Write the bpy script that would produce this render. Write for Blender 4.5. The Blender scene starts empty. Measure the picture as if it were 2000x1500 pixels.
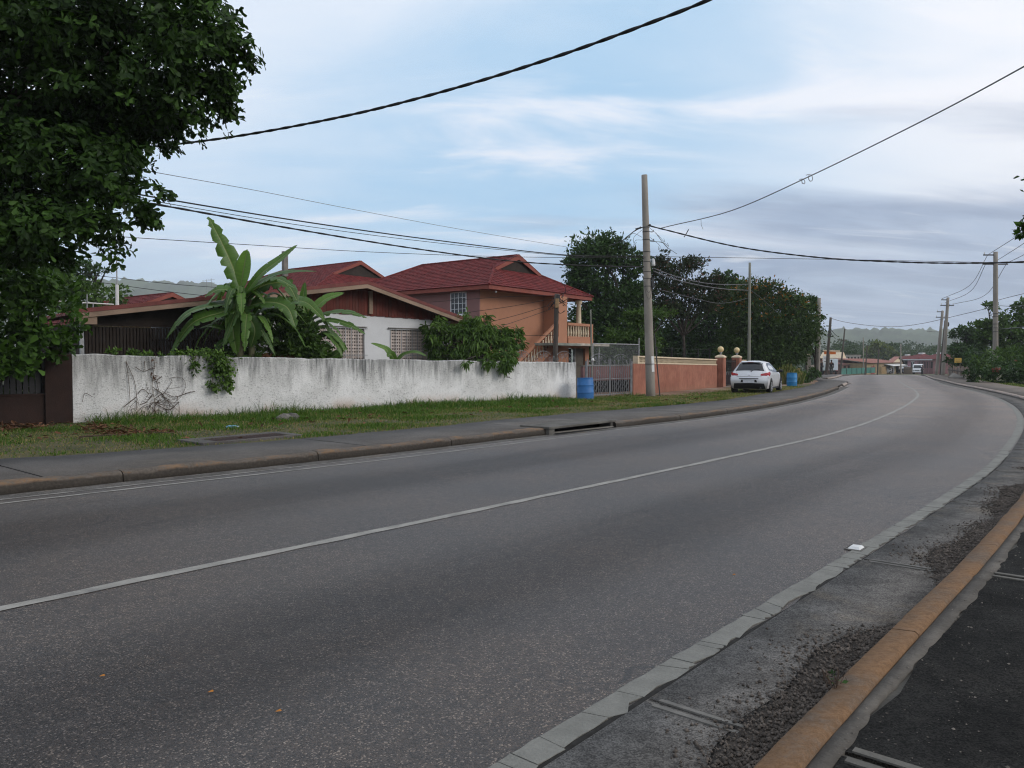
import bpy, math, random
import numpy as np
from mathutils import Vector, Matrix, Quaternion

# ------------------------------------------------------------------ camera, sky, sun, exposure
S = bpy.context.scene
C = S.collection
R = math.radians
PITCH = math.atan(47 / 1500)
EYE = 1.6
cam_d = bpy.data.cameras.new('camera')
cam = bpy.data.objects.new('camera', cam_d)
C.objects.link(cam)
cam.location = (0, 0, EYE)
cam.rotation_euler = (math.pi / 2 - PITCH, 0, 0)
cam_d.sensor_width = 36
cam_d.lens = 27
cam_d.clip_start = 0.05
cam_d.clip_end = 8000
S.camera = cam
S.view_settings.view_transform = 'Standard'
S.view_settings.look = 'None'
S.view_settings.gamma = 1
S.view_settings.exposure = 0.0
S.view_settings.use_curve_mapping = False
S.cycles.use_denoising = True
S.cycles.max_bounces = 6
S.cycles.diffuse_bounces = 3
S.cycles.glossy_bounces = 3
S.cycles.transmission_bounces = 4
S.cycles.volume_bounces = 0
S.cycles.transparent_max_bounces = 6
S.cycles.use_adaptive_sampling = True
S.cycles.adaptive_threshold = 0.02
S.cycles.filter_width = 1.15

SUN_AZ, SUN_EL = R(112), R(24)
W = bpy.data.worlds.new('World')
S.world = W
W.use_nodes = True


def N(nt, typ, **kw):
    n = nt.nodes.new(typ)
    for k, v in kw.items():
        if k.startswith('i_'):
            n.inputs[int(k[2:]) if k[2:].isdigit() else k[2:].replace('_', ' ')].default_value = v
        else:
            setattr(n, k, v)
    return n


def mth(nt, op, a, b=None, c=None, clamp=False):
    n = nt.nodes.new('ShaderNodeMath')
    n.operation = op
    n.use_clamp = clamp
    for i, x in enumerate((a, b, c)):
        if x is None:
            continue
        if isinstance(x, (int, float)):
            n.inputs[i].default_value = x
        else:
            nt.links.new(x, n.inputs[i])
    return n.outputs[0]


def mapr(nt, x, a, b, c=0.0, d=1.0, smooth=True):
    n = nt.nodes.new('ShaderNodeMapRange')
    if smooth:
        n.interpolation_type = 'SMOOTHSTEP'
    nt.links.new(x, n.inputs[0])
    for i, v in zip((1, 2, 3, 4), (a, b, c, d)):
        n.inputs[i].default_value = v
    return n.outputs[0]


def mixc(nt, f, a, b, mode='MIX'):
    n = nt.nodes.new('ShaderNodeMix')
    n.data_type = 'RGBA'
    n.blend_type = mode
    for i, x in ((0, f), (6, a), (7, b)):
        if isinstance(x, (int, float)):
            n.inputs[i].default_value = x
        elif isinstance(x, (tuple, list)):
            n.inputs[i].default_value = (*x[:3], 1)
        else:
            nt.links.new(x, n.inputs[i])
    return n.outputs[2]


def world():
    nt = W.node_tree
    nt.nodes.clear()
    out = N(nt, 'ShaderNodeOutputWorld')
    bg = N(nt, 'ShaderNodeBackground')
    bg.inputs[1].default_value = 0.11
    nt.links.new(bg.outputs[0], out.inputs[0])
    sky = N(nt, 'ShaderNodeTexSky', sky_type='NISHITA', sun_disc=False, sun_elevation=SUN_EL, sun_rotation=SUN_AZ)
    sky.air_density = 1.0
    sky.dust_density = 1.5
    tc = N(nt, 'ShaderNodeTexCoord')
    sep = N(nt, 'ShaderNodeSeparateXYZ')
    nt.links.new(tc.outputs['Generated'], sep.inputs[0])
    x, y, z = sep.outputs
    zz = mth(nt, 'ADD', mth(nt, 'MAXIMUM', z, 0.0), 0.22)
    comb = N(nt, 'ShaderNodeCombineXYZ')
    nt.links.new(mth(nt, 'DIVIDE', x, zz), comb.inputs[0])
    nt.links.new(mth(nt, 'DIVIDE', y, zz), comb.inputs[1])
    uv = comb.outputs[0]

    def noise(scale, rot, stretch, detail=6, rough=0.55, dist=0.0, off=0.0):
        mp = N(nt, 'ShaderNodeMapping')
        mp.inputs['Rotation'].default_value = (0, 0, R(rot))
        mp.inputs['Scale'].default_value = (scale, scale * stretch, 1)
        mp.inputs['Location'].default_value = (off, off * 0.7, off)
        nt.links.new(uv, mp.inputs[0])
        n = N(nt, 'ShaderNodeTexNoise')
        n.inputs['Scale'].default_value = 1
        n.inputs['Detail'].default_value = detail
        n.inputs['Roughness'].default_value = rough
        n.inputs['Distortion'].default_value = dist
        nt.links.new(mp.outputs[0], n.inputs[0])
        return n.outputs[0]
    soft = noise(0.7, 30, 1.4, 5, 0.5, 0.4, 3.1)
    wisps = noise(1.1, -28, 2.6, 8, 0.55, 0.9, 11.7)
    fine = noise(2.4, -20, 2.2, 7, 0.6, 0.7, 5.2)
    # clear upper air
    blue = mixc(nt, 0.82, sky.outputs[0], (3.9, 6.6, 9.3))
    # an open blue lane ahead, between veils to the left and cloud to the right
    lane = mth(nt, 'ABSOLUTE', mth(nt, 'SUBTRACT', mth(nt, 'ADD', x, mth(nt, 'MULTIPLY', z, -0.55)), -0.06))
    lane = mth(nt, 'ADD', lane, mth(nt, 'MULTIPLY', mth(nt, 'SUBTRACT', soft, 0.5), 0.7))
    lane = mth(nt, 'ADD', lane, mth(nt, 'MULTIPLY', mth(nt, 'SUBTRACT', wisps, 0.5), 0.45))
    veil = mapr(nt, mth(nt, 'ADD', lane, mth(nt, 'MULTIPLY', mapr(nt, z, 0.28, 0.50), 0.22)), 0.04, 0.46, 0.10, 0.88)
    veil = mth(nt, 'MULTIPLY', veil, mapr(nt, z, 0.12, 0.30, 0.55, 1.0))
    c = mixc(nt, veil, blue, (7.6, 8.3, 9.4))
    # thin streaks
    f2 = mth(nt, 'MULTIPLY', mapr(nt, wisps, 0.47, 0.72), 0.8)
    c = mixc(nt, f2, c, (8.8, 9.0, 9.8))
    # bright cloud towards the hidden sun
    sx, sy = math.sin(SUN_AZ), math.cos(SUN_AZ)
    dt = mth(nt, 'ADD', mth(nt, 'MULTIPLY', x, sx), mth(nt, 'MULTIPLY', y, sy))
    glow = mth(nt, 'MULTIPLY', mapr(nt, dt, -0.28, 0.40), mapr(nt, soft, 0.26, 0.50))
    c = mixc(nt, mth(nt, 'MULTIPLY', glow, 0.95), c, (9.7, 9.7, 10.1))
    # grey-blue bank low down, higher on the sunward side, ragged upper edge
    strat = noise(0.9, -16, 3.0, 6, 0.5, 0.4, 7.3)
    strat2 = noise(1.7, -14, 3.4, 6, 0.55, 0.6, 1.9)
    edge = mapr(nt, x, -0.35, 0.42, 0.115, 0.205)
    hgt = mth(nt, 'SUBTRACT', mth(nt, 'ADD', z, mth(nt, 'MULTIPLY', mth(nt, 'SUBTRACT', strat, 0.5), -0.34)), edge)
    low = mapr(nt, hgt, 0.045, -0.075)
    gre = mixc(nt, mapr(nt, strat2, 0.34, 0.66), (2.35, 3.15, 4.7), (3.8, 4.8, 6.5))
    gre = mixc(nt, mapr(nt, x, 0.20, -0.45), gre, (4.3, 5.6, 7.6))
    c = mixc(nt, mth(nt, 'MULTIPLY', low, 0.88), c, gre)
    # pale clearing right above the hills and breaks in the bank
    brk = noise(1.5, -10, 4.2, 6, 0.55, 0.5, 21.0)
    bf = mth(nt, 'MULTIPLY', mapr(nt, brk, 0.56, 0.74), low)
    c = mixc(nt, mth(nt, 'MULTIPLY', bf, 0.7), c, (7.9, 8.2, 8.9))
    hz = mth(nt, 'MULTIPLY', mapr(nt, z, 0.07, 0.0), mapr(nt, x, 0.25, -0.25, 0.1, 0.6))
    c = mixc(nt, hz, c, (6.6, 7.6, 8.6))
    c = mixc(nt, mth(nt, 'MULTIPLY', mapr(nt, fine, 0.3, 0.75), 0.10), c, (9.5, 9.6, 10.0))
    nt.links.new(c, bg.inputs[0])


world()
sun_d = bpy.data.lights.new('sun', 'SUN')
sun_d.energy = 1.5
sun_d.angle = R(22)
sun_d.color = (1.0, 0.95, 0.88)
sun = bpy.data.objects.new('sun', sun_d)
C.objects.link(sun)
sdir = Vector((math.sin(SUN_AZ) * math.cos(SUN_EL), math.cos(SUN_AZ) * math.cos(SUN_EL), math.sin(SUN_EL)))
sun.rotation_euler = sdir.to_track_quat('Z', 'Y').to_euler()
sun.location = (30, -10, 40)

# ------------------------------------------------------------------ geometry helpers
rng = np.random.default_rng(7)
rnd = random.Random(11)


def ray(px, py):
    u = (px - 1000) / 1500
    v = (750 - py) / 1500
    return np.array([u, math.cos(PITCH) + math.sin(PITCH) * v, -math.sin(PITCH) + math.cos(PITCH) * v])


def P(px, py, Y):
    """the place at distance Y along the ground that the photograph shows at px, py"""
    d = ray(px, py)
    d = d * (Y / d[1])
    return np.array([d[0], d[1], EYE + d[2]])


def gz(y):
    """the ground is level to 75 m, then falls gently"""
    if y <= 70:
        return 0.0
    if y <= 80:
        return -0.016 * (y - 70) ** 2 / 20
    return -0.016 * (min(y, 460) - 75)


SB, CB = math.sin(R(40)), math.cos(R(40))


def XY(t, n):
    """street frame: t along the street, n to its right"""
    return t * SB + n * CB, t * CB - n * SB


def TN(x, y):
    return x * SB + y * CB, x * CB - y * SB


def pchip(pts):
    xs = np.array([p[0] for p in pts], float)
    ys = np.array([p[1] for p in pts], float)
    h = np.diff(xs)
    d = np.diff(ys) / h
    m = np.zeros(len(xs))
    m[0], m[-1] = d[0], d[-1]
    for i in range(1, len(xs) - 1):
        m[i] = (d[i - 1] * h[i] + d[i] * h[i - 1]) / (h[i] + h[i - 1])

    def f(x):
        x = np.asarray(x, float)
        i = np.clip(np.searchsorted(xs, x) - 1, 0, len(h) - 1)
        t = (x - xs[i]) / h[i]
        t2, t3 = t * t, t * t * t
        r = (2 * t3 - 3 * t2 + 1) * ys[i] + (t3 - 2 * t2 + t) * h[i] * m[i] + (-2 * t3 + 3 * t2) * ys[i + 1] + (t3 - t2) * h[i] * m[i + 1]
        r = np.where(x < xs[0], ys[0] + (x - xs[0]) * m[0], r)
        return np.where(x > xs[-1], ys[-1] + (x - xs[-1]) * m[-1], r)
    return f


def link_mesh(name, me, mat=None, parent=None, loc=None, rotz=None):
    o = bpy.data.objects.new(name, me)
    C.objects.link(o)
    if mat:
        for m in (mat if isinstance(mat, (list, tuple)) else [mat]):
            me.materials.append(m)
    if parent:
        o.parent = parent
    if loc is not None:
        o.location = tuple(loc)
    if rotz is not None:
        o.rotation_euler = (0, 0, rotz)
    return o


def mesh_np(name, v, f, var=None, uv=None, mi=None, smooth=False):
    v = np.asarray(v, np.float32).reshape(-1, 3)
    f = np.asarray(f, np.int32)
    me = bpy.data.meshes.new(name)
    me.vertices.add(len(v))
    me.vertices.foreach_set('co', v.ravel())
    k = f.shape[1]
    me.loops.add(f.size)
    me.loops.foreach_set('vertex_index', f.ravel())
    me.polygons.add(len(f))
    me.polygons.foreach_set('loop_start', np.arange(0, f.size, k, dtype=np.int32))
    if smooth:
        me.polygons.foreach_set('use_smooth', np.ones(len(f), bool))
    if mi is not None:
        me.polygons.foreach_set('material_index', np.asarray(mi, np.int32))
    if var is not None:
        a = me.attributes.new('var', 'FLOAT', 'POINT')
        a.data.foreach_set('value', np.asarray(var, np.float32))
    if uv is not None:
        l = me.uv_layers.new(name='UVMap')
        l.data.foreach_set('uv', np.asarray(uv, np.float32)[f.ravel()].ravel())
    me.update(calc_edges=True)
    me.validate()
    return me


class MB:
    """collects shapes, then links them as one mesh object"""

    def __init__(self):
        self.v, self.f, self.m = [], [], []

    def add(self, vs, fs, mi=0):
        b = len(self.v)
        self.v += [tuple(float(c) for c in p) for p in vs]
        self.f += [tuple(b + i for i in q) for q in fs]
        self.m += [mi] * len(fs)
        return self

    def box(self, x0, x1, y0, y1, z0, z1, mi=0):
        return self.add([(x0, y0, z0), (x1, y0, z0), (x1, y1, z0), (x0, y1, z0), (x0, y0, z1), (x1, y0, z1), (x1, y1, z1), (x0, y1, z1)],
                        [(0, 3, 2, 1), (4, 5, 6, 7), (0, 1, 5, 4), (1, 2, 6, 5), (2, 3, 7, 6), (3, 0, 4, 7)], mi)

    def hexa(self, p, mi=0):
        """eight corners: four below, four above, in order"""
        return self.add(p, [(0, 3, 2, 1), (4, 5, 6, 7), (0, 1, 5, 4), (1, 2, 6, 5), (2, 3, 7, 6), (3, 0, 4, 7)], mi)

    def prism_y(self, poly, y0, y1, mi=0):
        """outline in x, z given depth along y"""
        n = len(poly)
        vs = [(x, y0, z) for x, z in poly] + [(x, y1, z) for x, z in poly]
        fs = [tuple(range(n)), tuple(range(2 * n - 1, n - 1, -1))] + [(i, i + n, (i + 1) % n + n, (i + 1) % n) for i in range(n)]
        return self.add(vs, fs, mi)

    def prism_z(self, poly, z0, z1, mi=0):
        n = len(poly)
        vs = [(x, y, z0) for x, y in poly] + [(x, y, z1) for x, y in poly]
        fs = [tuple(range(n - 1, -1, -1)), tuple(range(n, 2 * n))] + [(i, (i + 1) % n, (i + 1) % n + n, i + n) for i in range(n)]
        return self.add(vs, fs, mi)

    def tube(self, pts, r, n=6, cap=True, mi=0):
        pts = [np.array(p, float) for p in pts]
        k = len(pts)
        rr = [r] * k if isinstance(r, (int, float)) else list(r)
        vs, fs = [], []
        a = None
        for i, p in enumerate(pts):
            t = pts[min(i + 1, k - 1)] - pts[max(i - 1, 0)]
            t = t / (np.linalg.norm(t) + 1e-9)
            if a is None:
                a = np.cross(t, (0, 0, 1.0))
                if np.linalg.norm(a) < 0.1:
                    a = np.cross(t, (1.0, 0, 0))
            a = a - t * np.dot(a, t)
            a = a / (np.linalg.norm(a) + 1e-9)
            b = np.cross(t, a)
            for j in range(n):
                w = 2 * math.pi * j / n
                vs.append(p + rr[i] * (math.cos(w) * a + math.sin(w) * b))
        for i in range(k - 1):
            for j in range(n):
                fs.append((i * n + j, i * n + (j + 1) % n, (i + 1) * n + (j + 1) % n, (i + 1) * n + j))
        if cap:
            fs.append(tuple(range(n - 1, -1, -1)))
            fs.append(tuple(range((k - 1) * n, k * n)))
        return self.add(vs, fs, mi)

    def lathe(self, prof, n=12, c=(0, 0, 0), mi=0):
        vs, fs = [], []
        k = len(prof)
        for r, z in prof:
            for j in range(n):
                w = 2 * math.pi * j / n
                vs.append((c[0] + r * math.cos(w), c[1] + r * math.sin(w), c[2] + z))
        for i in range(k - 1):
            for j in range(n):
                fs.append((i * n + j, i * n + (j + 1) % n, (i + 1) * n + (j + 1) % n, (i + 1) * n + j))
        fs.append(tuple(range(n - 1, -1, -1)))
        fs.append(tuple(range((k - 1) * n, k * n)))
        return self.add(vs, fs, mi)

    def ball(self, c, r, n=12, mi=0, sq=(1, 1, 1)):
        k = n // 2
        pr = [(max(1e-4, math.sin(math.pi * i / k)), -math.cos(math.pi * i / k)) for i in range(k + 1)]
        b = len(self.v)
        self.lathe(pr, n, (0, 0, 0), mi)
        for i in range(b, len(self.v)):
            x, y, z = self.v[i]
            self.v[i] = (c[0] + r * sq[0] * x, c[1] + r * sq[1] * y, c[2] + r * sq[2] * z)
        return self

    def mesh(self, name, smooth=False):
        me = bpy.data.meshes.new(name)
        me.from_pydata(self.v, [], self.f)
        if any(self.m):
            me.polygons.foreach_set('material_index', self.m)
        if smooth:
            me.polygons.foreach_set('use_smooth', [True] * len(me.polygons))
        me.update()
        return me

    def build(self, name, mat, parent=None, loc=None, rotz=None, smooth=False, bevel=0):
        o = link_mesh(name, self.mesh(name, smooth), mat, parent, loc, rotz)
        if bevel:
            b = o.modifiers.new('bevel', 'BEVEL')
            b.width = bevel
            b.segments = 2
            b.limit_method = 'ANGLE'
        return o


def tag(o, label=None, cat=None, group=None, kind=None):
    if label:
        o['label'] = label
    if cat:
        o['category'] = cat
    if group:
        o['group'] = group
    if kind:
        o['kind'] = kind
    return o


def thing(name, label, cat, loc=(0, 0, 0), rotz=0.0, group=None):
    o = bpy.data.objects.new(name, None)
    o.empty_display_size = 0.3
    C.objects.link(o)
    o.location = tuple(loc)
    o.rotation_euler = (0, 0, rotz)
    return tag(o, label, cat, group)


def part(name, me, mat, parent, loc=(0, 0, 0), rot=(0, 0, 0)):
    """a further object on shared mesh data"""
    o = bpy.data.objects.new(name, me)
    C.objects.link(o)
    if mat and not me.materials:
        me.materials.append(mat)
    o.parent = parent
    o.location = tuple(loc)
    o.rotation_euler = rot
    return o


def copy_tree(o, parent=None):
    c = o.copy()
    C.objects.link(c)
    if parent:
        c.parent = parent
    for ch in list(o.children):
        copy_tree(ch, c)
    return c


def smoothline(pts, n=24):
    """Catmull-Rom through the points"""
    p = [np.array(q, float) for q in pts]
    p = [2 * p[0] - p[1]] + p + [2 * p[-1] - p[-2]]
    out = []
    seg = len(p) - 3
    per = max(2, n // seg)
    for i in range(1, len(p) - 2):
        for k in range(per):
            t = k / per
            a, b, c, d = p[i - 1], p[i], p[i + 1], p[i + 2]
            out.append(0.5 * (2 * b + (c - a) * t + (2 * a - 5 * b + 4 * c - d) * t * t + (3 * b - a - 3 * c + d) * t ** 3))
    out.append(p[-2])
    return out


# ------------------------------------------------------------------ materials
def new_mat(name):
    m = bpy.data.materials.new(name)
    m.use_nodes = True
    nt = m.node_tree
    b = nt.nodes['Principled BSDF']
    b.inputs['Roughness'].default_value = 0.8
    b.inputs['Specular IOR Level'].default_value = 0.3
    return m, nt, b


def coords(nt, kind='Object', scale=(1, 1, 1), rot=(0, 0, 0)):
    tc = N(nt, 'ShaderNodeTexCoord')
    mp = N(nt, 'ShaderNodeMapping')
    mp.inputs['Scale'].default_value = scale
    mp.inputs['Rotation'].default_value = rot
    nt.links.new(tc.outputs[kind], mp.inputs[0])
    return mp.outputs[0]


def noise(nt, vec, scale, detail=4, rough=0.55, dist=0.0):
    n = N(nt, 'ShaderNodeTexNoise')
    n.inputs['Scale'].default_value = scale
    n.inputs['Detail'].default_value = detail
    n.inputs['Roughness'].default_value = rough
    n.inputs['Distortion'].default_value = dist
    nt.links.new(vec, n.inputs[0])
    return n.outputs[0]


def vor(nt, vec, scale, feature='F1'):
    n = N(nt, 'ShaderNodeTexVoronoi', feature=feature)
    n.inputs['Scale'].default_value = scale
    nt.links.new(vec, n.inputs[0])
    return n


def bump(nt, b, h, strength=0.3, dist=0.02):
    n = N(nt, 'ShaderNodeBump')
    n.inputs['Strength'].default_value = strength
    n.inputs['Distance'].default_value = dist
    nt.links.new(h, n.inputs['Height'])
    nt.links.new(n.outputs[0], b.inputs['Normal'])


def mul(c, k):
    return tuple(min(1.0, x * k) for x in c[:3])


def plain(name, col, rough=0.7, var=0.18, scale=3.0, fine=40.0, bmp=0.15, spec=0.3, dirt=None, metal=0.0, stretch=(1, 1, 1), bdist=0.01, grit=0.0):
    """painted or weathered surface: two noises of colour, fine relief, optional dirt blotches"""
    m, nt, b = new_mat(name)
    v = coords(nt, 'Object', stretch)
    n1 = noise(nt, v, scale, 5, 0.6)
    n2 = noise(nt, v, fine, 3, 0.6)
    c = mixc(nt, mapr(nt, n1, 0.3, 0.7), mul(col, 1 - var), mul(col, 1 + var))
    c = mixc(nt, mapr(nt, n2, 0.3, 0.7), mixc(nt, 1.0, c, (0.88, 0.88, 0.88), 'MULTIPLY'), c)
    if dirt:
        n3 = noise(nt, v, scale * 0.6, 7, 0.65, 0.4)
        c = mixc(nt, mth(nt, 'MULTIPLY', mapr(nt, n3, 0.52, 0.72), dirt[1]), c, dirt[0])
    if grit:
        gv = vor(nt, v, 150)
        gs = N(nt, 'ShaderNodeSeparateColor')
        nt.links.new(gv.outputs['Color'], gs.inputs[0])
        gn = noise(nt, v, 16, 4, 0.7)
        k = mth(nt, 'ADD', mth(nt, 'MULTIPLY', gs.outputs[0], 0.6), mth(nt, 'MULTIPLY', gn, 0.8))
        lo, hi = 1 - grit, 1 + grit
        c = mixc(nt, mapr(nt, k, 0.35, 1.05), mixc(nt, 1.0, c, (lo, lo, lo), 'MULTIPLY'), mixc(nt, 1.0, c, (hi, hi, hi * 0.97), 'MULTIPLY'))
    nt.links.new(c, b.inputs['Base Color'])
    b.inputs['Roughness'].default_value = rough
    b.inputs['Specular IOR Level'].default_value = spec
    b.inputs['Metallic'].default_value = metal
    if bmp:
        bump(nt, b, n2, bmp, bdist)
    return m


def leafmat(name, dark, light, trans=0.25, rough=0.5, spec=0.35, alt=None):
    rough, spec = max(rough, 0.55), spec * 0.6
    """leaf colour runs from dark to light with the leaf's own 'var' value; alt is the odd yellowed or flowering leaf (var > 1)"""
    m, nt, b = new_mat(name)
    at = N(nt, 'ShaderNodeAttribute', attribute_name='var')
    f = at.outputs['Fac']
    c = mixc(nt, mth(nt, 'MINIMUM', f, 1.0), dark, light)
    if alt:
        c = mixc(nt, mth(nt, 'GREATER_THAN', f, 1.01), c, alt)
    nt.links.new(c, b.inputs['Base Color'])
    b.inputs['Roughness'].default_value = rough
    b.inputs['Specular IOR Level'].default_value = spec
    tr = N(nt, 'ShaderNodeBsdfTranslucent')
    nt.links.new(mixc(nt, 1.0, c, (1.0, 1.15, 0.5), 'MULTIPLY'), tr.inputs[0])
    mx = N(nt, 'ShaderNodeMixShader')
    mx.inputs[0].default_value = trans
    nt.links.new(b.outputs[0], mx.inputs[1])
    nt.links.new(tr.outputs[0], mx.inputs[2])
    nt.links.new(mx.outputs[0], nt.nodes['Material Output'].inputs['Surface'])
    return m


def glassmat(name, col=(0.02, 0.025, 0.03), rough=0.08):
    m, nt, b = new_mat(name)
    b.inputs['Base Color'].default_value = (*col, 1)
    b.inputs['Roughness'].default_value = rough
    b.inputs['Specular IOR Level'].default_value = 0.6
    return m


# ------------------------------------------------------------------ foliage
def unit(a):
    return a / (np.linalg.norm(a, axis=-1, keepdims=True) + 1e-9)


def leaves_np(p, ax, nrm, L, Wd, shape='diamond', cup=0.12):
    """leaf blades at p growing along ax with upper face nrm; returns verts, faces and verts per leaf"""
    n = len(p)
    ax = unit(ax)
    s = unit(np.cross(ax, nrm))
    nn = np.cross(s, ax)
    L = np.asarray(L).reshape(-1, 1) * np.ones((n, 1))
    Wd = np.asarray(Wd).reshape(-1, 1) * np.ones((n, 1))
    if shape == 'diamond':
        v = np.stack([p, p + ax * L * 0.5 + s * Wd / 2 + nn * Wd * cup, p + ax * L, p + ax * L * 0.5 - s * Wd / 2 + nn * Wd * cup], 1)
        f = np.array([[0, 1, 2], [0, 2, 3]])
    elif shape == 'obovate':
        v = np.stack([p,
                      p + ax * L * 0.35 + s * Wd * 0.28 + nn * Wd * cup * 0.6,
                      p + ax * L * 0.78 + s * Wd * 0.5 + nn * Wd * cup,
                      p + ax * L - nn * L * 0.05,
                      p + ax * L * 0.78 - s * Wd * 0.5 + nn * Wd * cup,
                      p + ax * L * 0.35 - s * Wd * 0.28 + nn * Wd * cup * 0.6], 1)
        f = np.array([[0, 1, 2], [0, 2, 3], [0, 3, 4], [0, 4, 5]])
    else:  # blade: long and drooping
        d = np.array([0, 0, -1.0])
        v = np.stack([p,
                      p + ax * L * 0.4 + s * Wd / 2,
                      p + ax * L * 0.75 + s * Wd * 0.32 + d * L * 0.10,
                      p + ax * L * 0.95 + d * L * 0.28,
                      p + ax * L * 0.75 - s * Wd * 0.32 + d * L * 0.10,
                      p + ax * L * 0.4 - s * Wd / 2], 1)
        f = np.array([[0, 1, 2], [0, 2, 3], [0, 3, 4], [0, 4, 5]])
    k = v.shape[1]
    F = (f[None] + (np.arange(n) * k)[:, None, None]).reshape(-1, 3)
    return v.reshape(-1, 3), F, k


def clump_points(clumps, n, g, shell=0.55):
    """points in ellipsoids (cx, cy, cz, rx, ry, rz), denser near their outsides; also outward directions"""
    cl = np.array(clumps, float)
    w = (cl[:, 3] * cl[:, 4] + cl[:, 4] * cl[:, 5] + cl[:, 3] * cl[:, 5])
    idx = g.choice(len(cl), n, p=w / w.sum())
    d = unit(g.normal(size=(n, 3)))
    r = shell + (1 - shell) * g.random((n, 1)) ** 0.8
    r = r * (1 + 0.13 * g.normal(size=(n, 1)))
    off = d * r * cl[idx, 3:6]
    return cl[idx, :3] + off, d, idx


def sub_points(clumps, n, g, shell, sub, per=42):
    """leaves gathered in sprays at twig ends over the clumps, so that outlines are uneven and gaps show"""
    ns = max(6, n // per)
    pc, dc, ic = clump_points(clumps, ns, g, shell)
    cl = np.array(clumps, float)
    si = g.integers(0, ns, n)
    rs = sub * cl[ic, 3:6].mean(1) * (0.6 + 0.8 * g.random(ns))
    off = g.normal(size=(n, 3)) * np.array([0.55, 0.55, 0.36])
    p = pc[si] + off * rs[si][:, None]
    return p, unit(dc[si] * 0.6 + unit(off) * 0.7), ic[si], si, ns


def foliage(clumps, n, L, Wd, g, shape='diamond', shell=0.55, up=0.5, droop=0.0, alt=0.0, altz=None, size_var=0.3, sub=0.30, per=42):
    p, d, idx, si, ns = sub_points(clumps, n, g, shell, sub, per)
    ax = unit(d * 0.8 + g.normal(size=(n, 3)) * 0.7 + np.array([0, 0, -droop]))
    nr = unit(d * (1 - up) + np.array([0, 0, up]) + g.normal(size=(n, 3)) * 0.45)
    ll = L * (1 + size_var * g.normal(size=n)).clip(0.4, 1.8)
    v, F, k = leaves_np(p, ax, nr, ll, ll * Wd / L, shape)
    cv, sv = g.random(len(clumps)), g.random(ns)
    var = (0.28 * g.random(n) + 0.2 * cv[idx] + 0.38 * sv[si] ** 1.5 + 0.25 * g.random(n) ** 3).clip(0, 1)
    if alt > 0:
        z = p[:, 2]
        pr = alt * (np.ones(n) if altz is None else ((z - altz[0]) / (altz[1] - altz[0])).clip(0, 1))
        pr = pr * (0.15 + 2.2 * (sv[si] > 0.6))
        var = np.where(g.random(n) < pr, 1.5, var)
    return v, F, np.repeat(var, k)


def rel(v, base):
    return v - np.array(base)[None]
# ------------------------------------------------------------------ street lines in the street frame
f_mid = pchip([(-40, -5.75), (1.6, -5.66), (6.5, -5.5), (13.6, -5.35), (16.4, -5.33), (20.3, -5.58), (25, -6.09), (32.2, -7.13), (37.9, -8.14), (43.4, -9.42), (52.6, -11.99), (67, -15.92), (81.3, -19.87), (100, -24.6), (140, -34.5)])
f_red = pchip([(-40, -1.95), (2.3, -1.95), (6.2, -1.91), (11, -1.88), (13, -1.9), (16.8, -2.12), (23.8, -2.74), (32.2, -4.01), (38.4, -5.33), (46, -7.4), (55, -10.25), (64.3, -12.7), (81, -16.8), (140, -31.0)])
f_kri = pchip([(-40, -1.15), (2.7, -1.14), (9.4, -1.13), (16, -1.37), (26, -2.2), (36.3, -4.0), (45.9, -6.67), (55.4, -9.65), (61.8, -11.45), (73.6, -14.8), (90, -18.8), (140, -30.6)])
f_left = pchip([(-40, -10.9), (3, -10.46), (8, -10.1), (13, -9.98), (16.5, -9.75), (20.6, -9.7), (25.3, -10.0), (35.7, -11.6), (44, -13.4), (50.8, -15.0), (56, -16.4), (59, -18.3), (63, -20.3), (66.6, -20.9), (88, -26.2), (140, -38.5)])
f_pav = pchip([(-40, -13.5), (3.8, -13.1), (6.1, -12.5), (9.6, -12.15), (15.8, -12.3), (21.2, -12.05), (26, -12.1), (31, -12.8), (36, -13.6), (41, -14.4), (50, -16.7), (56, -18.6), (60, -21), (66, -23.0), (88, -28.6), (140, -41)])
f_wall = pchip([(-40, -31), (0, -22.6), (7.75, -21.07), (13.83, -19.72), (25.53, -18.03), (29.7, -17.89), (41.8, -19.37), (44.9, -19.74), (60, -25.5), (140, -52)])


def sweep(section, ts, closed=True, zoff=True):
    """section(t) -> [(n, z)]; returns verts, quads, uv (metres from the centre line, metres along)"""
    v, uv = [], []
    k = 0
    for t in ts:
        s = section(float(t))
        k = len(s)
        c = float(f_mid(t))
        for n, z in s:
            x, y = XY(float(t), n)
            v.append((x, y, z + (gz(y) if zoff else 0)))
            uv.append((n - c, float(t)))
    m = len(ts)
    f = []
    r = k if closed else k - 1
    for i in range(m - 1):
        for j in range(r):
            f.append((i * k + j, i * k + (j + 1) % k, (i + 1) * k + (j + 1) % k, (i + 1) * k + j))
    if closed:
        # end caps as quads fanned
        for b in (0, (m - 1) * k):
            for j in range(1, k - 1, 2):
                q = (b, b + j, b + j + 1, b + min(j + 2, k - 1))
                if len(set(q)) == 4:
                    f.append(q)
    return np.array(v), np.array(f), np.array(uv)


FINE = [0.35]


def ts_range(a, b):
    out = [a]
    while out[-1] < b - 1e-6:
        d = FINE[0] if out[-1] < 14 else (0.7 if out[-1] < 60 else 2.0)
        out.append(min(b, out[-1] + d))
    return out


def swept(name, section, a, b, mat, parent=None, closed=True, kind=None, smooth=False):
    v, f, uv = sweep(section, ts_range(a, b), closed)
    o = link_mesh(name, mesh_np(name, v, f, uv=uv, smooth=smooth), mat, parent)
    if kind:
        o['kind'] = kind
    return o


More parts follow.
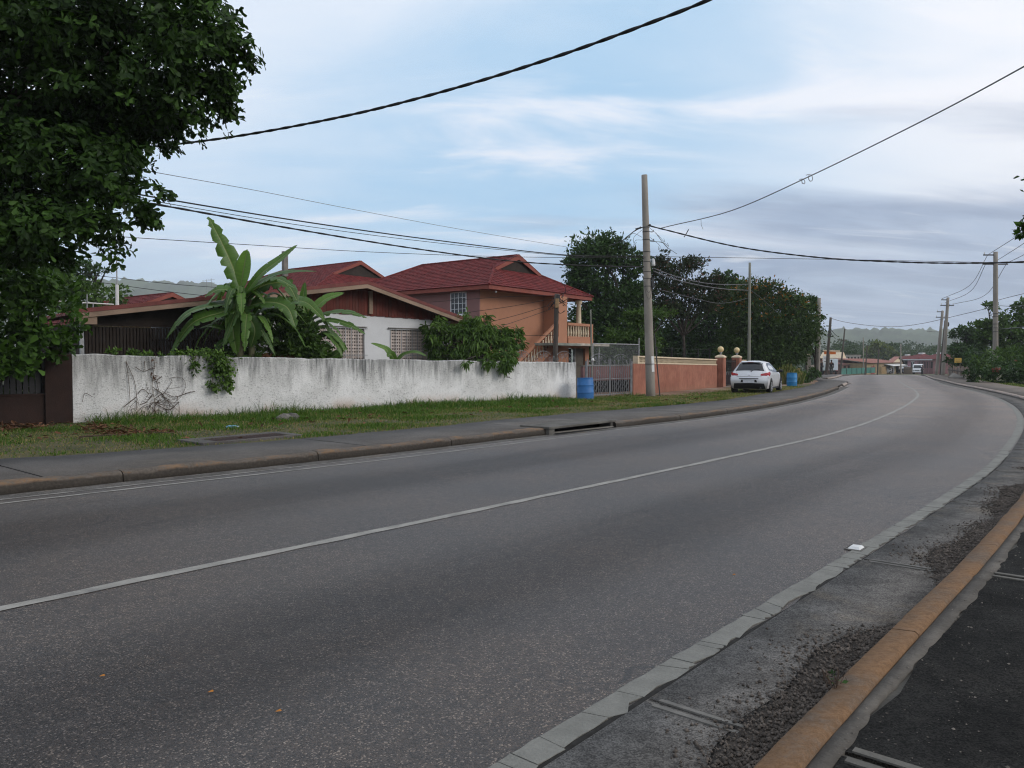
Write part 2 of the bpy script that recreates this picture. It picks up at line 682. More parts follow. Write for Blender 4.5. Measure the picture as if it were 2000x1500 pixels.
# ------------------------------------------------------------------ ground materials
def mat_asphalt():
    m, nt, b = new_mat('asphalt')
    v = coords(nt)
    uvn = N(nt, 'ShaderNodeUVMap')
    sp = N(nt, 'ShaderNodeSeparateXYZ')
    nt.links.new(uvn.outputs[0], sp.inputs[0])
    u, al = sp.outputs[0], sp.outputs[1]
    st = vor(nt, v, 135)
    rv = N(nt, 'ShaderNodeSeparateColor')
    nt.links.new(st.outputs['Color'], rv.inputs[0])
    big = vor(nt, v, 62)
    rb = N(nt, 'ShaderNodeSeparateColor')
    nt.links.new(big.outputs['Color'], rb.inputs[0])
    c = mixc(nt, rv.outputs[0], (0.010, 0.0080, 0.0066), (0.072, 0.0580, 0.0480))
    c = mixc(nt, mth(nt, 'GREATER_THAN', rv.outputs[1], 0.92), c, (0.185, 0.157, 0.13))
    c = mixc(nt, mth(nt, 'MULTIPLY', mth(nt, 'GREATER_THAN', rb.outputs[0], 0.95), mth(nt, 'LESS_THAN', big.outputs['Distance'], 0.30)), c, (0.24, 0.21, 0.18))
    mott = noise(nt, v, 11, 4, 0.7)
    c = mixc(nt, mapr(nt, mott, 0.3, 0.7), mixc(nt, 1.0, c, (0.74, 0.74, 0.76), 'MULTIPLY'), mixc(nt, 1.0, c, (1.25, 1.22, 1.18), 'MULTIPLY'))
    # broad wear: greyer and warmer patches, oily strip along the middle of each lane
    wear = noise(nt, v, 0.45, 6, 0.6)
    c = mixc(nt, mapr(nt, wear, 0.35, 0.7), mixc(nt, 1.0, c, (0.84, 0.84, 0.88), 'MULTIPLY'), mixc(nt, 1.0, c, (1.22, 1.12, 1.04), 'MULTIPLY'))
    patch = noise(nt, v, 1.7, 5, 0.7, 0.8)
    c = mixc(nt, mth(nt, 'MULTIPLY', mapr(nt, patch, 0.58, 0.70), 0.45), c, mixc(nt, 1.0, c, (0.55, 0.55, 0.58), 'MULTIPLY'))
    wv = N(nt, 'ShaderNodeVectorMath', operation='ADD')
    wn = N(nt, 'ShaderNodeTexNoise')
    wn.inputs['Scale'].default_value = 1.3
    wn.inputs['Detail'].default_value = 5
    nt.links.new(v, wn.inputs[0])
    nt.links.new(v, wv.inputs[0])
    nt.links.new(wn.outputs['Color'], wv.inputs[1])
    ck = vor(nt, wv.outputs[0], 0.42, 'DISTANCE_TO_EDGE')
    crack = mth(nt, 'MULTIPLY', mth(nt, 'LESS_THAN', ck.outputs['Distance'], 0.0045), mapr(nt, noise(nt, v, 0.35, 3, 0.5), 0.50, 0.60))
    c = mixc(nt, mth(nt, 'MULTIPLY', crack, 0.8), c, (0.010, 0.009, 0.009))
    spot = noise(nt, v, 5.5, 3, 0.6)
    c = mixc(nt, mth(nt, 'MULTIPLY', mapr(nt, spot, 0.66, 0.74), 0.55), c, (0.02, 0.019, 0.019))
    mp = N(nt, 'ShaderNodeMapping')
    mp.inputs['Scale'].default_value = (1.6, 0.12, 1)
    nt.links.new(uvn.outputs[0], mp.inputs[0])
    st2 = noise(nt, mp.outputs[0], 1.0, 5, 0.6)

    def band(c0, w):
        return mapr(nt, mth(nt, 'ABSOLUTE', mth(nt, 'SUBTRACT', u, c0)), w, w * 0.15)
    oil = mth(nt, 'MAXIMUM', band(1.85, 1.25), band(-2.3, 1.35))
    oil = mth(nt, 'MULTIPLY', oil, mapr(nt, st2, 0.25, 0.6, 0.55, 1.0))
    c = mixc(nt, mth(nt, 'MULTIPLY', oil, 0.62), c, mixc(nt, 1.0, c, (0.50, 0.50, 0.53), 'MULTIPLY'))
    # far road brightened in its colour, standing for the grazing sky sheen
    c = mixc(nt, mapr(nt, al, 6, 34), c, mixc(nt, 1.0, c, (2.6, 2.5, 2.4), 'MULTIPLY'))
    # dusty along the outer edges
    dust = mapr(nt, u, -3.4, -4.9)
    c = mixc(nt, mth(nt, 'MULTIPLY', dust, mapr(nt, st2, 0.3, 0.7, 0.15, 0.6)), c, (0.13, 0.115, 0.10))
    nt.links.new(c, b.inputs['Base Color'])
    b.inputs['Roughness'].default_value = 0.52
    nt.links.new(mapr(nt, oil, 0.0, 1.0, 0.75, 0.4), b.inputs['Specular IOR Level'])
    h = mth(nt, 'ADD', mth(nt, 'MULTIPLY', st.outputs['Distance'], -1.0), mth(nt, 'MULTIPLY', big.outputs['Distance'], -0.6))
    bump(nt, b, h, 0.7, 0.007)
    return m


def mat_verge():
    m, nt, b = new_mat('verge_soil')
    v = coords(nt)
    at = N(nt, 'ShaderNodeAttribute', attribute_name='var')
    n1 = noise(nt, v, 0.8, 6, 0.65)
    n2 = noise(nt, v, 9, 5, 0.65)
    n3 = noise(nt, v, 60, 3, 0.6)
    g = mixc(nt, mapr(nt, n1, 0.35, 0.65), (0.045, 0.055, 0.018), (0.11, 0.10, 0.045))
    g = mixc(nt, mapr(nt, n2, 0.45, 0.75), g, (0.16, 0.125, 0.065))
    d = mixc(nt, mapr(nt, n2, 0.3, 0.7), (0.17, 0.085, 0.05), (0.29, 0.19, 0.13))
    d = mixc(nt, mapr(nt, n1, 0.5, 0.68), d, (0.36, 0.31, 0.25))
    k = mth(nt, 'ADD', at.outputs['Fac'], mth(nt, 'MULTIPLY', mth(nt, 'SUBTRACT', n2, 0.5), 0.9))
    c = mixc(nt, mapr(nt, k, 0.35, 0.65), g, d)
    c = mixc(nt, n3, mixc(nt, 1.0, c, (0.7, 0.7, 0.7), 'MULTIPLY'), c)
    nt.links.new(c, b.inputs['Base Color'])
    b.inputs['Roughness'].default_value = 0.95
    bump(nt, b, n3, 0.6, 0.03)
    return m


def mat_kerb_paint(name, paint, under, wear0, wear1, face=None):
    """paint over concrete, worn through in patches; face: dirt on what lies below that height"""
    m, nt, b = new_mat(name)
    v = coords(nt)
    n1 = noise(nt, v, 2.2, 7, 0.65, 0.3)
    n2 = noise(nt, v, 30, 4, 0.65)
    n3 = noise(nt, v, 140, 2, 0.6)
    w = mapr(nt, mth(nt, 'ADD', n1, mth(nt, 'MULTIPLY', mth(nt, 'SUBTRACT', n2, 0.5), 0.5)), wear0, wear1)
    p = mixc(nt, mapr(nt, n2, 0.3, 0.7), mul(paint, 0.72), mul(paint, 1.15))
    u = mixc(nt, mapr(nt, n2, 0.3, 0.7), mul(under, 0.65), mul(under, 1.2))
    c = mixc(nt, w, p, u)
    if face:
        geo = N(nt, 'ShaderNodeSeparateXYZ')
        nt.links.new(coords(nt), geo.inputs[0])
        z = mth(nt, 'ADD', geo.outputs[2], mth(nt, 'MULTIPLY', mth(nt, 'SUBTRACT', n1, 0.5), 0.16))
        c = mixc(nt, mapr(nt, z, face[0], face[0] - 0.04), c, mixc(nt, mapr(nt, n2, 0.3, 0.7), mul(face[1], 0.7), mul(face[1], 1.2)))
    c = mixc(nt, mapr(nt, n3, 0.3, 0.6), mixc(nt, 1.0, c, (0.75, 0.75, 0.75), 'MULTIPLY'), c)
    nt.links.new(c, b.inputs['Base Color'])
    b.inputs['Roughness'].default_value = 0.85
    bump(nt, b, n2, 0.5, 0.012)
    return m


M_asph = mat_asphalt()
M_verge = mat_verge()
M_line = plain('worn_road_paint', (0.27, 0.262, 0.24), 0.75, 0.16, 4, 60, 0.5, dirt=((0.12, 0.12, 0.12), 0.75))
M_line2 = plain('road_paint_slabs', (0.175, 0.174, 0.158), 0.75, 0.14, 5, 70, 0.6, dirt=((0.13, 0.13, 0.122), 0.8))
M_gut = plain('gutter_concrete', (0.118, 0.112, 0.108), 0.95, 0.28, 2.6, 90, 0.7, dirt=((0.155, 0.132, 0.108), 0.8), spec=0.12, grit=0.45)
M_joint = plain('mortar_joint', (0.14, 0.135, 0.125), 0.85, 0.2, 6, 60, 0.3)
M_pavl = plain('pavement_concrete', (0.088, 0.082, 0.079), 0.85, 0.2, 0.9, 55, 0.4, dirt=((0.14, 0.125, 0.105), 0.6), grit=0.3)
M_pavr = plain('dark_pavement', (0.025, 0.0235, 0.0215), 0.95, 0.4, 2.2, 90, 0.8, dirt=((0.046, 0.041, 0.036), 0.8), spec=0.12, grit=0.6)
M_conc = plain('concrete', (0.17, 0.16, 0.145), 0.85, 0.2, 2.0, 45, 0.4, dirt=((0.10, 0.095, 0.085), 0.6))
M_concd = plain('dark_concrete', (0.10, 0.095, 0.085), 0.9, 0.25, 2.5, 45, 0.5, dirt=((0.045, 0.04, 0.035), 0.7))
M_kerbo = mat_kerb_paint('orange_kerb_paint', (0.180, 0.100, 0.048), (0.115, 0.084, 0.060), 0.42, 0.70)
M_kerbl = mat_kerb_paint('worn_kerb', (0.22, 0.135, 0.075), (0.105, 0.088, 0.073), 0.36, 0.54, face=(0.125, (0.045, 0.038, 0.031)))
M_kerbf = mat_kerb_paint('pale_kerb', (0.42, 0.33, 0.28), (0.24, 0.21, 0.19), 0.42, 0.6, face=(0.07, (0.09, 0.08, 0.07)))
M_soil = plain('dark_soil', (0.055, 0.046, 0.039), 0.95, 0.3, 6, 60, 0.8, bdist=0.03)
M_pebble = plain('pebbles', (0.085, 0.072, 0.062), 0.9, 0.6, 18, 60, 0.2)
M_iron = plain('rusty_iron', (0.055, 0.032, 0.028), 0.8, 0.3, 8, 60, 0.3)
M_black = plain('black_void', (0.01, 0.01, 0.01), 1.0, 0.1, 3, 30, 0)

# ------------------------------------------------------------------ terrain sheet
M_ground = plain('rough_ground', (0.075, 0.08, 0.035), 0.95, 0.35, 0.15, 3.0, 0.3, dirt=((0.15, 0.11, 0.07), 0.5))


def ground_sheet():
    ys = np.concatenate([np.linspace(-1800, -60, 12), np.linspace(-40, 140, 46), np.linspace(160, 500, 18), np.linspace(600, 1900, 10)])
    xs = np.concatenate([np.linspace(-1900, -150, 12), np.linspace(-120, 160, 40), np.linspace(200, 1900, 12)])
    v = [(x, y, gz(y) - 0.10) for y in ys for x in xs]
    k = len(xs)
    f = [(i * k + j, i * k + j + 1, (i + 1) * k + j + 1, (i + 1) * k + j) for i in range(len(ys) - 1) for j in range(k - 1)]
    tag(link_mesh('ground', mesh_np('ground', v, f, smooth=True), M_ground), kind='structure')


ground_sheet()

# road: one sheet from kerb to kerb
NL = 14


def road_sec(t):
    a, b = float(f_left(t)) - 0.1, float(f_kri(t)) + 0.05
    return [(a + (b - a) * i / NL, 0.0) for i in range(NL + 1)]


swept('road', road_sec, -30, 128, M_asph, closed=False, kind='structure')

# markings
def strip(fn, off0, off1, z=0.004):
    return lambda t: [(float(fn(t)) + off0, z), (float(fn(t)) + off1, z)]


lines = thing('road_markings', None, None)
lines['kind'] = 'structure'


def worn_line(name, fn, o0, o1, a, b, wob, parent, mat, z=0.005):
    """painted line with ragged worn edges"""
    ts = ts_range(a, b)
    g = np.random.default_rng(5)
    v, uv = [], []
    for t in ts:
        n = float(fn(t))
        for o, sgn in ((o0, -1), (o1, 1)):
            x, y = XY(t, n + o + g.normal() * wob)
            v.append((x, y, gz(y) + z))
    f = [(2 * i, 2 * i + 1, 2 * i + 3, 2 * i + 2) for i in range(len(ts) - 1)]
    return link_mesh(name, mesh_np(name, np.array(v), np.array(f)), mat, parent)


worn_line('centre_line', f_mid, -0.055, 0.055, -28, 66, 0.006, lines, M_line)
worn_line('gutter_edge_line', f_left, 0.62, 0.68, -28, 14, 0.006, lines, M_line)
worn_line('gutter_seam', f_left, 0.35, 0.39, -28, 12, 0.006, lines, M_line)
worn_line('far_edge_line', f_red, -0.02, 0.12, 16.0, 62, 0.004, lines, M_line2)
worn_line('left_edge_line', f_left, 0.35, 0.42, 15, 46, 0.008, lines, M_line)
worn_line('left_gutter_strip', f_left, 0.03, 0.33, -28, 48, 0.01, lines, M_gut, 0.003)


# thick edge line broken into slabs of paint near the viewer
def edge_slabs():
    g = random.Random(3)
    t = -2.0
    e = (0.0, 0.0)
    while t < 16.0:
        d = g.choice([0.08, 0.12, 0.16, 0.22, 0.3, 0.42])
        t1 = min(16.0, t + d)
        e1 = (g.uniform(-0.04, 0.04), g.uniform(-0.04, 0.04))
        gap = 0.0032
        rag = []
        for side, ee0, ee1 in ((0, e[0], e1[0]), (1, e[1], e1[1])):
            pts = []
            for k in range(4):
                q = k / 3
                tt = (t + ee0 + gap) * (1 - q) + (t1 + ee1 - gap) * q
                o = (-0.02 if side == 0 else 0.115) + g.gauss(0, 0.004 if side == 0 else 0.012)
                pts.append((tt, o))
            rag.append(pts)
        outline = rag[0] + rag[1][::-1]
        m = MB()
        poly = []
        for tt, o in outline:
            poly.append(XY(tt, float(f_red(tt)) + o))
        m.prism_z(poly[::-1], 0.001, 0.006 + g.uniform(0, 0.003))
        m.build('paint_slab', M_line2, lines)
        t, e = t1, e1


edge_slabs()

# cracked dark seam beside the edge line
M_crack = plain('open_crack', (0.018, 0.017, 0.016), 1.0, 0.3, 20, 60, 0)
worn_line('edge_crack', f_red, 0.125, 0.155, -2, 15.5, 0.012, lines, M_crack, 0.0045)

# ------------------------------------------------------------------ right gutter, kerb, pavement
def pieces(root, name, sec, cuts, mat, gap=0.012):
    for a, b in zip(cuts[:-1], cuts[1:]):
        swept(name, sec, a + gap, b - gap, mat, root)


def gut_sec(t):
    a, b = float(f_red(t)) + 0.15, float(f_kri(t)) + 0.02
    return [(a, 0.0), (a, 0.012), (a + (b - a) * 0.5, 0.010), (b, 0.012), (b, 0.0)]


gut = tag(swept('right_gutter', lambda t: [(float(f_red(t)) + 0.14, 0.005), (float(f_kri(t)) + 0.01, 0.005)], -10, 90, M_gut, closed=False), kind='structure')
gcuts = [-3.3, -0.1, 3.12, 6.45, 9.75, 12.9, 16.2, 19.5, 23, 26.5, 30, 34, 38]
pieces(gut, 'gutter_slab', gut_sec, gcuts, M_gut, 0.02)
for tc_ in gcuts[1:6]:
    for o in (-0.035, 0.03):
        m = MB()
        a, b = float(f_red(tc_)) + 0.2, float(f_kri(tc_)) - 0.12
        pl = [XY(tc_ + o - 0.014, a), XY(tc_ + o - 0.010, b), XY(tc_ + o + 0.012, b), XY(tc_ + o + 0.014, a)]
        m.prism_z(pl[::-1], 0.008, 0.017)
        m.build('joint_filler', M_joint, gut)


_tab = np.random.default_rng(77).normal(size=(8, 4000))


def pn(t, k):
    """rough edge noise along the street"""
    q = (t + 60) / 0.07
    i = int(q) % 3990
    f = q - int(q)
    return float(_tab[k][i] * (1 - f) + _tab[k][i + 1] * f)


def kr_sec(t):
    n = float(f_kri(t)) + 0.004 * pn(t * 0.2, 5)
    chip = max(0.0, pn(t * 0.5, 0) - 1.5) * 0.028
    chip2 = max(0.0, pn(t * 0.5, 1) - 1.4) * 0.03
    h = 0.002 * pn(t, 2)
    return [(n - 0.01, -0.05), (n + 0.002 * pn(t, 6), 0.06), (n + 0.035 + chip, 0.105 - chip * 0.5 + h), (n + 0.15 - chip2, 0.115 + h), (n + 0.17, 0.10 - chip2 * 0.6), (n + 0.17, -0.05)]


kerb_r = tag(swept('right_kerb', lambda t: [(float(f_kri(t)) + 0.03, -0.08), (float(f_kri(t)) + 0.03, 0.09), (float(f_kri(t)) + 0.14, 0.09), (float(f_kri(t)) + 0.14, -0.08)], -10, 100, M_conc), kind='structure')
kc = [-6.0, -3.4, -0.8, 1.9, 4.6, 7.2, 9.9, 12.6, 15.4, 18.2]
FINE[0] = 0.06
pieces(kerb_r, 'kerb_stone', kr_sec, kc, M_kerbo, 0.004)
FINE[0] = 0.35
kc2 = [18.2, 22, 26, 30, 34, 38, 42, 46, 50, 54, 58, 64, 70, 78, 88, 98]
pieces(kerb_r, 'kerb_stone', kr_sec, kc2, M_kerbf, 0.01)
# concrete haunch behind the kerb
def haunch(t):
    n = float(f_kri(t)) + 0.172
    w = 0.085 + 0.016 * math.sin(t * 1.3) + 0.006 * pn(t, 3) + 0.008 * pn(t * 0.25, 4)
    return [(n, -0.02), (n, 0.092), (n + w, 0.088), (n + w, -0.02)]


FINE[0] = 0.04
swept('kerb_haunch', haunch, -1, 30, plain('haunch_mortar', (0.088, 0.08, 0.07), 0.9, 0.3, 4, 50, 0.6, dirt=((0.05, 0.046, 0.04), 0.7)), kerb_r)
FINE[0] = 0.35


def pr_base(t):
    n = float(f_kri(t))
    return [(n + 0.171, 0.072), (n + 2.6, 0.072)]


pav_r = tag(swept('right_pavement', pr_base, -20, 98, M_concd, closed=False), kind='structure')


def pr_sec(t):
    n = float(f_kri(t))
    a = n + 0.25 + 0.025 * math.sin(t * 5.3)
    return [(a, 0.06), (a, 0.086), (n + 1.4, 0.09), (n + 2.6, 0.09), (n + 2.6, 0.06)]


pc = [-9.0, -5.6, -2.0, 0.2, 3.05, 6.3, 9.6, 13, 16.5, 20, 24, 28]
pieces(pav_r, 'pavement_slab', pr_sec, pc, M_pavr, 0.02)
for t0 in pc[3:6]:
    for o in (-0.05, 0.045):
        a = float(f_kri(t0)) + 0.27
        m = MB()
        pl = [XY(t0 + o - 0.02, a), XY(t0 + o - 0.02, a + 1.9), XY(t0 + o + 0.02, a + 1.9), XY(t0 + o + 0.02, a)]
        m.prism_z(pl[::-1], 0.07, 0.0945)
        m.build('joint_filler', M_concd, pav_r)
M_pavf = plain('far_pavement', (0.15, 0.125, 0.105), 0.9, 0.2, 0.8, 30, 0.3, dirt=((0.08, 0.07, 0.055), 0.6))
pieces(pav_r, 'pavement_slab', pr_sec, [28, 33, 38, 43, 48, 54, 60, 68, 78, 88, 98], M_pavf, 0.02)


# gravel washed against the kerb
def gravel():
    g = np.random.default_rng(21)

    def width(t):
        return max(0.0, 0.24 + 0.09 * math.sin(t * 1.9 + 0.6) + 0.07 * math.sin(t * 4.7) - 0.30 * max(0, math.cos((t - 5.6) * 0.9)) ** 8)

    def sec(t):
        n = float(f_kri(t))
        w = width(t) + 0.02
        w *= 0.72
        return [(n + 0.005, 0.01), (n + 0.005, 0.042), (n - w * 0.4, 0.030), (n - w * 0.8, 0.018), (n - w, 0.0125)]
    v, f, uv = sweep(sec, ts_range(-2, 13.5), True)
    k = 30000
    t = -1.5 + 15 * g.random(k) ** 1.25
    w = np.array([width(a) for a in t])
    q = np.abs(g.normal(size=k)) * 0.55
    n = f_kri(t) - np.minimum(q * w, 0.6)
    x, y = t * SB + n * CB, t * CB - n * SB
    z = 0.0135 + 0.032 * np.maximum(0, 1 - q)
    r = 0.0032 + 0.0105 * g.random(k) ** 3.2
    o = np.array([[1, 0, 0], [0, 1, 0], [-1, 0, 0], [0, -1, 0], [0, 0, 0.8], [0, 0, -0.6]], float)
    ang = g.random(k) * 6.28
    ca, sa = np.cos(ang), np.sin(ang)
    oo = o[None] * (0.6 + 0.8 * g.random((k, 6, 1)))
    rx = oo[..., 0] * ca[:, None] - oo[..., 1] * sa[:, None]
    ry = oo[..., 0] * sa[:, None] + oo[..., 1] * ca[:, None]
    pv = np.stack([x[:, None] + rx * r[:, None], y[:, None] + ry * r[:, None], z[:, None] + oo[..., 2] * r[:, None]], -1).reshape(-1, 3)
    F = np.array([[0, 1, 4], [1, 2, 4], [2, 3, 4], [3, 0, 4], [1, 0, 5], [2, 1, 5], [3, 2, 5], [0, 3, 5]])
    F = (F[None] + (np.arange(k) * 6)[:, None, None]).reshape(-1, 3)
    me = mesh_np('gravel', pv, F)
    tag(link_mesh('gravel', me, M_pebble), 'loose dark gravel washed along the orange kerb', 'gravel', kind='stuff')
    tag(link_mesh('silt', mesh_np('silt', v, f), M_soil), kind='structure')


gravel()


def pavement_grit():
    g = np.random.default_rng(23)
    k = 2600
    t = -1.5 + 11 * g.random(k)
    n = f_kri(t) + 0.2 + 1.6 * g.random(k) ** 1.6
    x, y = t * SB + n * CB, t * CB - n * SB
    r = 0.0022 + 0.006 * g.random(k) ** 4
    o = np.array([[1, 0, 0], [-.5, .87, 0], [-.5, -.87, 0], [0, 0, .8]], float)
    oo = o[None] * (0.6 + 0.8 * g.random((k, 4, 1)))
    pv = np.stack([x[:, None] + oo[..., 0] * r[:, None], y[:, None] + oo[..., 1] * r[:, None], 0.0905 + oo[..., 2] * r[:, None]], -1).reshape(-1, 3)
    F = np.array([[0, 1, 3], [1, 2, 3], [2, 0, 3]])
    F = (F[None] + (np.arange(k) * 4)[:, None, None]).reshape(-1, 3)
    tag(link_mesh('grit', mesh_np('grit', pv, F), plain('pale_grit', (0.13, 0.115, 0.10), 0.9, 0.6, 18, 60, 0.2)), 'pale grit scattered on the dark near pavement', 'grit', kind='stuff')


pavement_grit()

# ------------------------------------------------------------------ left gutter, kerb, pavement, verge
INLET = (13.1, 15.5)


def kl_sec(t):
    n = float(f_left(t))
    w = 0.010 * math.sin(t * 2.7) + 0.006 * math.sin(t * 6.1) + 0.003 * pn(t, 2)
    c1 = max(0.0, pn(t * 0.4, 0) - 1.2) * 0.035
    drop = 1.0
    if 44 < t < 47.5 or t > 51.5:
        drop = 0.35
    h = 0.15 * drop + w
    return [(n + 0.02, -0.05), (n + 0.01, h - 0.045 - c1 * 0.4), (n - 0.03 - c1, h - 0.012 - c1 * 0.3), (n - 0.15, h), (n - 0.17, h - 0.02), (n - 0.17, -0.05)]


kerb_l = tag(swept('left_kerb', lambda t: [(float(f_left(t)) - 0.05, -0.08), (float(f_left(t)) - 0.05, 0.03), (float(f_left(t)) - 0.15, 0.03), (float(f_left(t)) - 0.15, -0.08)], -20, 58, M_conc), kind='structure')
lk = [-20, -15, -11, -7.5, -4.5, -1.6, 1.4, 4.4, 7.3, 10.2, INLET[0]]
FINE[0] = 0.1
pieces(kerb_l, 'kerb_stone', kl_sec, lk, M_kerbl, 0.006)
FINE[0] = 0.35
pieces(kerb_l, 'kerb_stone', kl_sec, [INLET[1], 18.5, 21.5, 24.5, 28, 32, 36, 40, 44], M_kerbl, 0.008)
pieces(kerb_l, 'kerb_stone', kl_sec, [44, 47.5, 51.5, 55, 58], M_kerbf, 0.01)
pieces(kerb_l, 'kerb_stone', lambda t: [(a - 0.0, z) for a, z in [(float(f_left(t)) + 0.02, -0.05), (float(f_left(t)), 0.14), (float(f_left(t)) - 0.2, 0.15), (float(f_left(t)) - 0.2, -0.05)]], [65, 69, 74, 80, 88, 98], M_kerbf, 0.01)


def pl_edge(t):
    return float(f_left(t)) - (0.75 if INLET[0] < t < INLET[1] else 0.171)


def pl_base(t):
    return [(pl_edge(t), 0.115), (float(f_pav(t)), 0.115)]


pav_l = tag(swept('left_pavement', pl_base, -20, 98, M_concd, closed=False), kind='structure')


def pl_sec(t):
    a, b = pl_edge(t), float(f_pav(t)) + 0.05 * math.sin(t * 1.7) + 0.04 * math.sin(t * 4.3)
    return [(a, 0.10), (a, 0.139), ((a + b) / 2, 0.142), (b, 0.135), (b, 0.10)]


pieces(pav_l, 'pavement_slab', pl_sec, [-20, -12, -6, -1, 3.55, 8.4, INLET[0]], M_pavl, 0.015)
pieces(pav_l, 'pavement_slab', pl_sec, [INLET[0], INLET[1]], M_pavl, 0.002)
pieces(pav_l, 'pavement_slab', pl_sec, [INLET[1], 19.6, 24.5, 30, 36, 42, 48, 56, 64, 74, 86, 98], M_pavl, 0.015)


def verge():
    ts = ts_range(-25, 98)
    k = 16
    v, var = [], []
    g = np.random.default_rng(2)
    for t in ts:
        a, b = float(f_pav(t)) + 0.06, float(f_wall(t)) - 4.5
        for i in range(k + 1):
            q = i / k
            n = a + (b - a) * q
            dd = n - float(f_wall(t))
            x, y = XY(t, n)
            z = 0.128 * max(0, 1 - q * 1.6) + 0.005 + 0.02 * math.sin(x * 1.3) * math.sin(y * 1.1) * min(1, q * 6)
            v.append((x, y, z + gz(y)))
            e = 0.0
            if 27 < t < 52:
                e = min(1, (t - 27) / 4) * min(1, (52 - t) / 4) * (0.95 - 0.16 * max(0, dd - 0.4))
            if 48 < t:
                e = 0.6
            if 20 < t < 26 and dd < 0.8:
                e = 0.5
            if t < 7:
                e = max(e, 0.35 if dd < 2.5 else 0)
            var.append(max(0, e))
    f = [(i * (k + 1) + j, i * (k + 1) + j + 1, (i + 1) * (k + 1) + j + 1, (i + 1) * (k + 1) + j) for i in range(len(ts) - 1) for j in range(k)]
    tag(link_mesh('verge_ground', mesh_np('verge_ground', v, f, var=var, smooth=True), M_verge), kind='structure')


verge()


def verge_z(t, n):
    a, b = f_pav(t) + 0.06, f_wall(t) - 4.5
    q = (n - a) / (b - a)
    x, y = t * SB + n * CB, t * CB - n * SB
    return 0.128 * np.maximum(0, 1 - q * 1.6) + 0.005 + 0.02 * np.sin(x * 1.3) * np.sin(y * 1.1) * np.minimum(1, q * 6)


M_grass = leafmat('verge_grass', (0.036, 0.082, 0.011), (0.105, 0.185, 0.026), 0.25, 0.6, 0.2, alt=(0.235, 0.195, 0.085))


def grass_mesh(name, t, n, h, w, straw, g, z=None):
    k = len(t)
    x, y = t * SB + n * CB, t * CB - n * SB
    z = verge_z(t, n) if z is None else z
    p = np.stack([x, y, z - 0.01], -1)
    ang = g.random(k) * 6.28
    s = np.stack([np.cos(ang), np.sin(ang), np.zeros(k)], -1) * (w / 2)[:, None]
    lean = g.normal(size=(k, 3)) * 0.42
    lean[:, 2] = 1
    tip = p + unit(lean) * h[:, None]
    tip2 = tip + np.stack([lean[:, 0] * h * 0.5, lean[:, 1] * h * 0.5, -0.1 * h], -1)
    midp = p * 0.35 + tip * 0.65
    v = np.stack([p - s, p + s, midp + s * 0.8, tip2, midp - s * 0.8], 1).reshape(-1, 3)
    F = np.array([[0, 1, 2], [0, 2, 4], [4, 2, 3]])
    F = (F[None] + (np.arange(k) * 5)[:, None, None]).reshape(-1, 3)
    var = np.where(g.random(k) < straw, 1.5, g.random(k) ** 1.3 * 0.9)
    return mesh_np(name, v, F, var=np.repeat(var, 5))


def verge_grass():
    g = np.random.default_rng(31)
    k = 190000
    t = -4 + 46 * g.random(k)
    q = g.random(k)
    a, b = f_pav(t) + 0.02, f_wall(t) + 0.12
    n = a + (b - a) * q
    keep = np.ones(k, bool)
    x, y = t * SB + n * CB, t * CB - n * SB
    patch = (np.sin(x * 1.7 + 1.3 * np.sin(y * 0.9)) + np.sin(y * 2.3 + 0.8 * np.sin(x * 1.9))) / 2
    dwall = n - f_wall(t)
    dirt = np.clip((t - 26.5) / 4, 0, 1) * np.clip(1.15 - 0.20 * dwall, 0, 1) * (t > 26)
    keep &= g.random(k) > dirt * 1.05
    keep &= ~((t < 7.2) & (dwall < 2.2) & (g.random(k) < 0.75))
    keep &= g.random(k) < np.where((q < 0.42) & (patch < 0.05), 0.38, 1)
    near = np.exp(-((dwall - 0.4) / 2.3) ** 2)
    lush = np.clip(near * (t > 8) * (t < 24) + 0.35 * np.clip(patch, 0, 1), 0, 1.2)
    h = (0.035 + 0.035 * g.random(k) + lush * (0.07 + 0.16 * g.random(k) ** 2)) * (1 + 0.2 * patch)
    h = np.where(dwall < 0.35, h * 1.6, h)
    straw = np.clip(0.42 - 0.42 * lush - 0.25 * q + 0.20 * (t > 22) - 0.25 * patch, 0.04, 0.8)
    w = 0.008 + 0.010 * g.random(k) + 0.006 * (y > 24)
    t, n, h, w, straw = [z[keep] for z in (t, n, h, w, straw)]
    tag(link_mesh('grass', grass_mesh('grass', t, n, h, w, straw, g), M_grass), 'short patchy grass on the roadside verge', 'grass', kind='stuff')
    # right-hand far verge
    k = 16000
    t = 30 + 55 * g.random(k)
    n = f_kri(t) + 2.6 + 1.3 * g.random(k)
    y = t * CB - n * SB
    z = np.array([gz(b) for b in y]) - 0.02
    tag(link_mesh('far_grass', grass_mesh('far_grass', t, n, 0.06 + 0.12 * g.random(k), 0.03 + 0.03 * g.random(k), np.full(k, 0.35), g, z), M_grass), 'grass strip below the hedge across the road', 'grass', kind='stuff')


verge_grass()


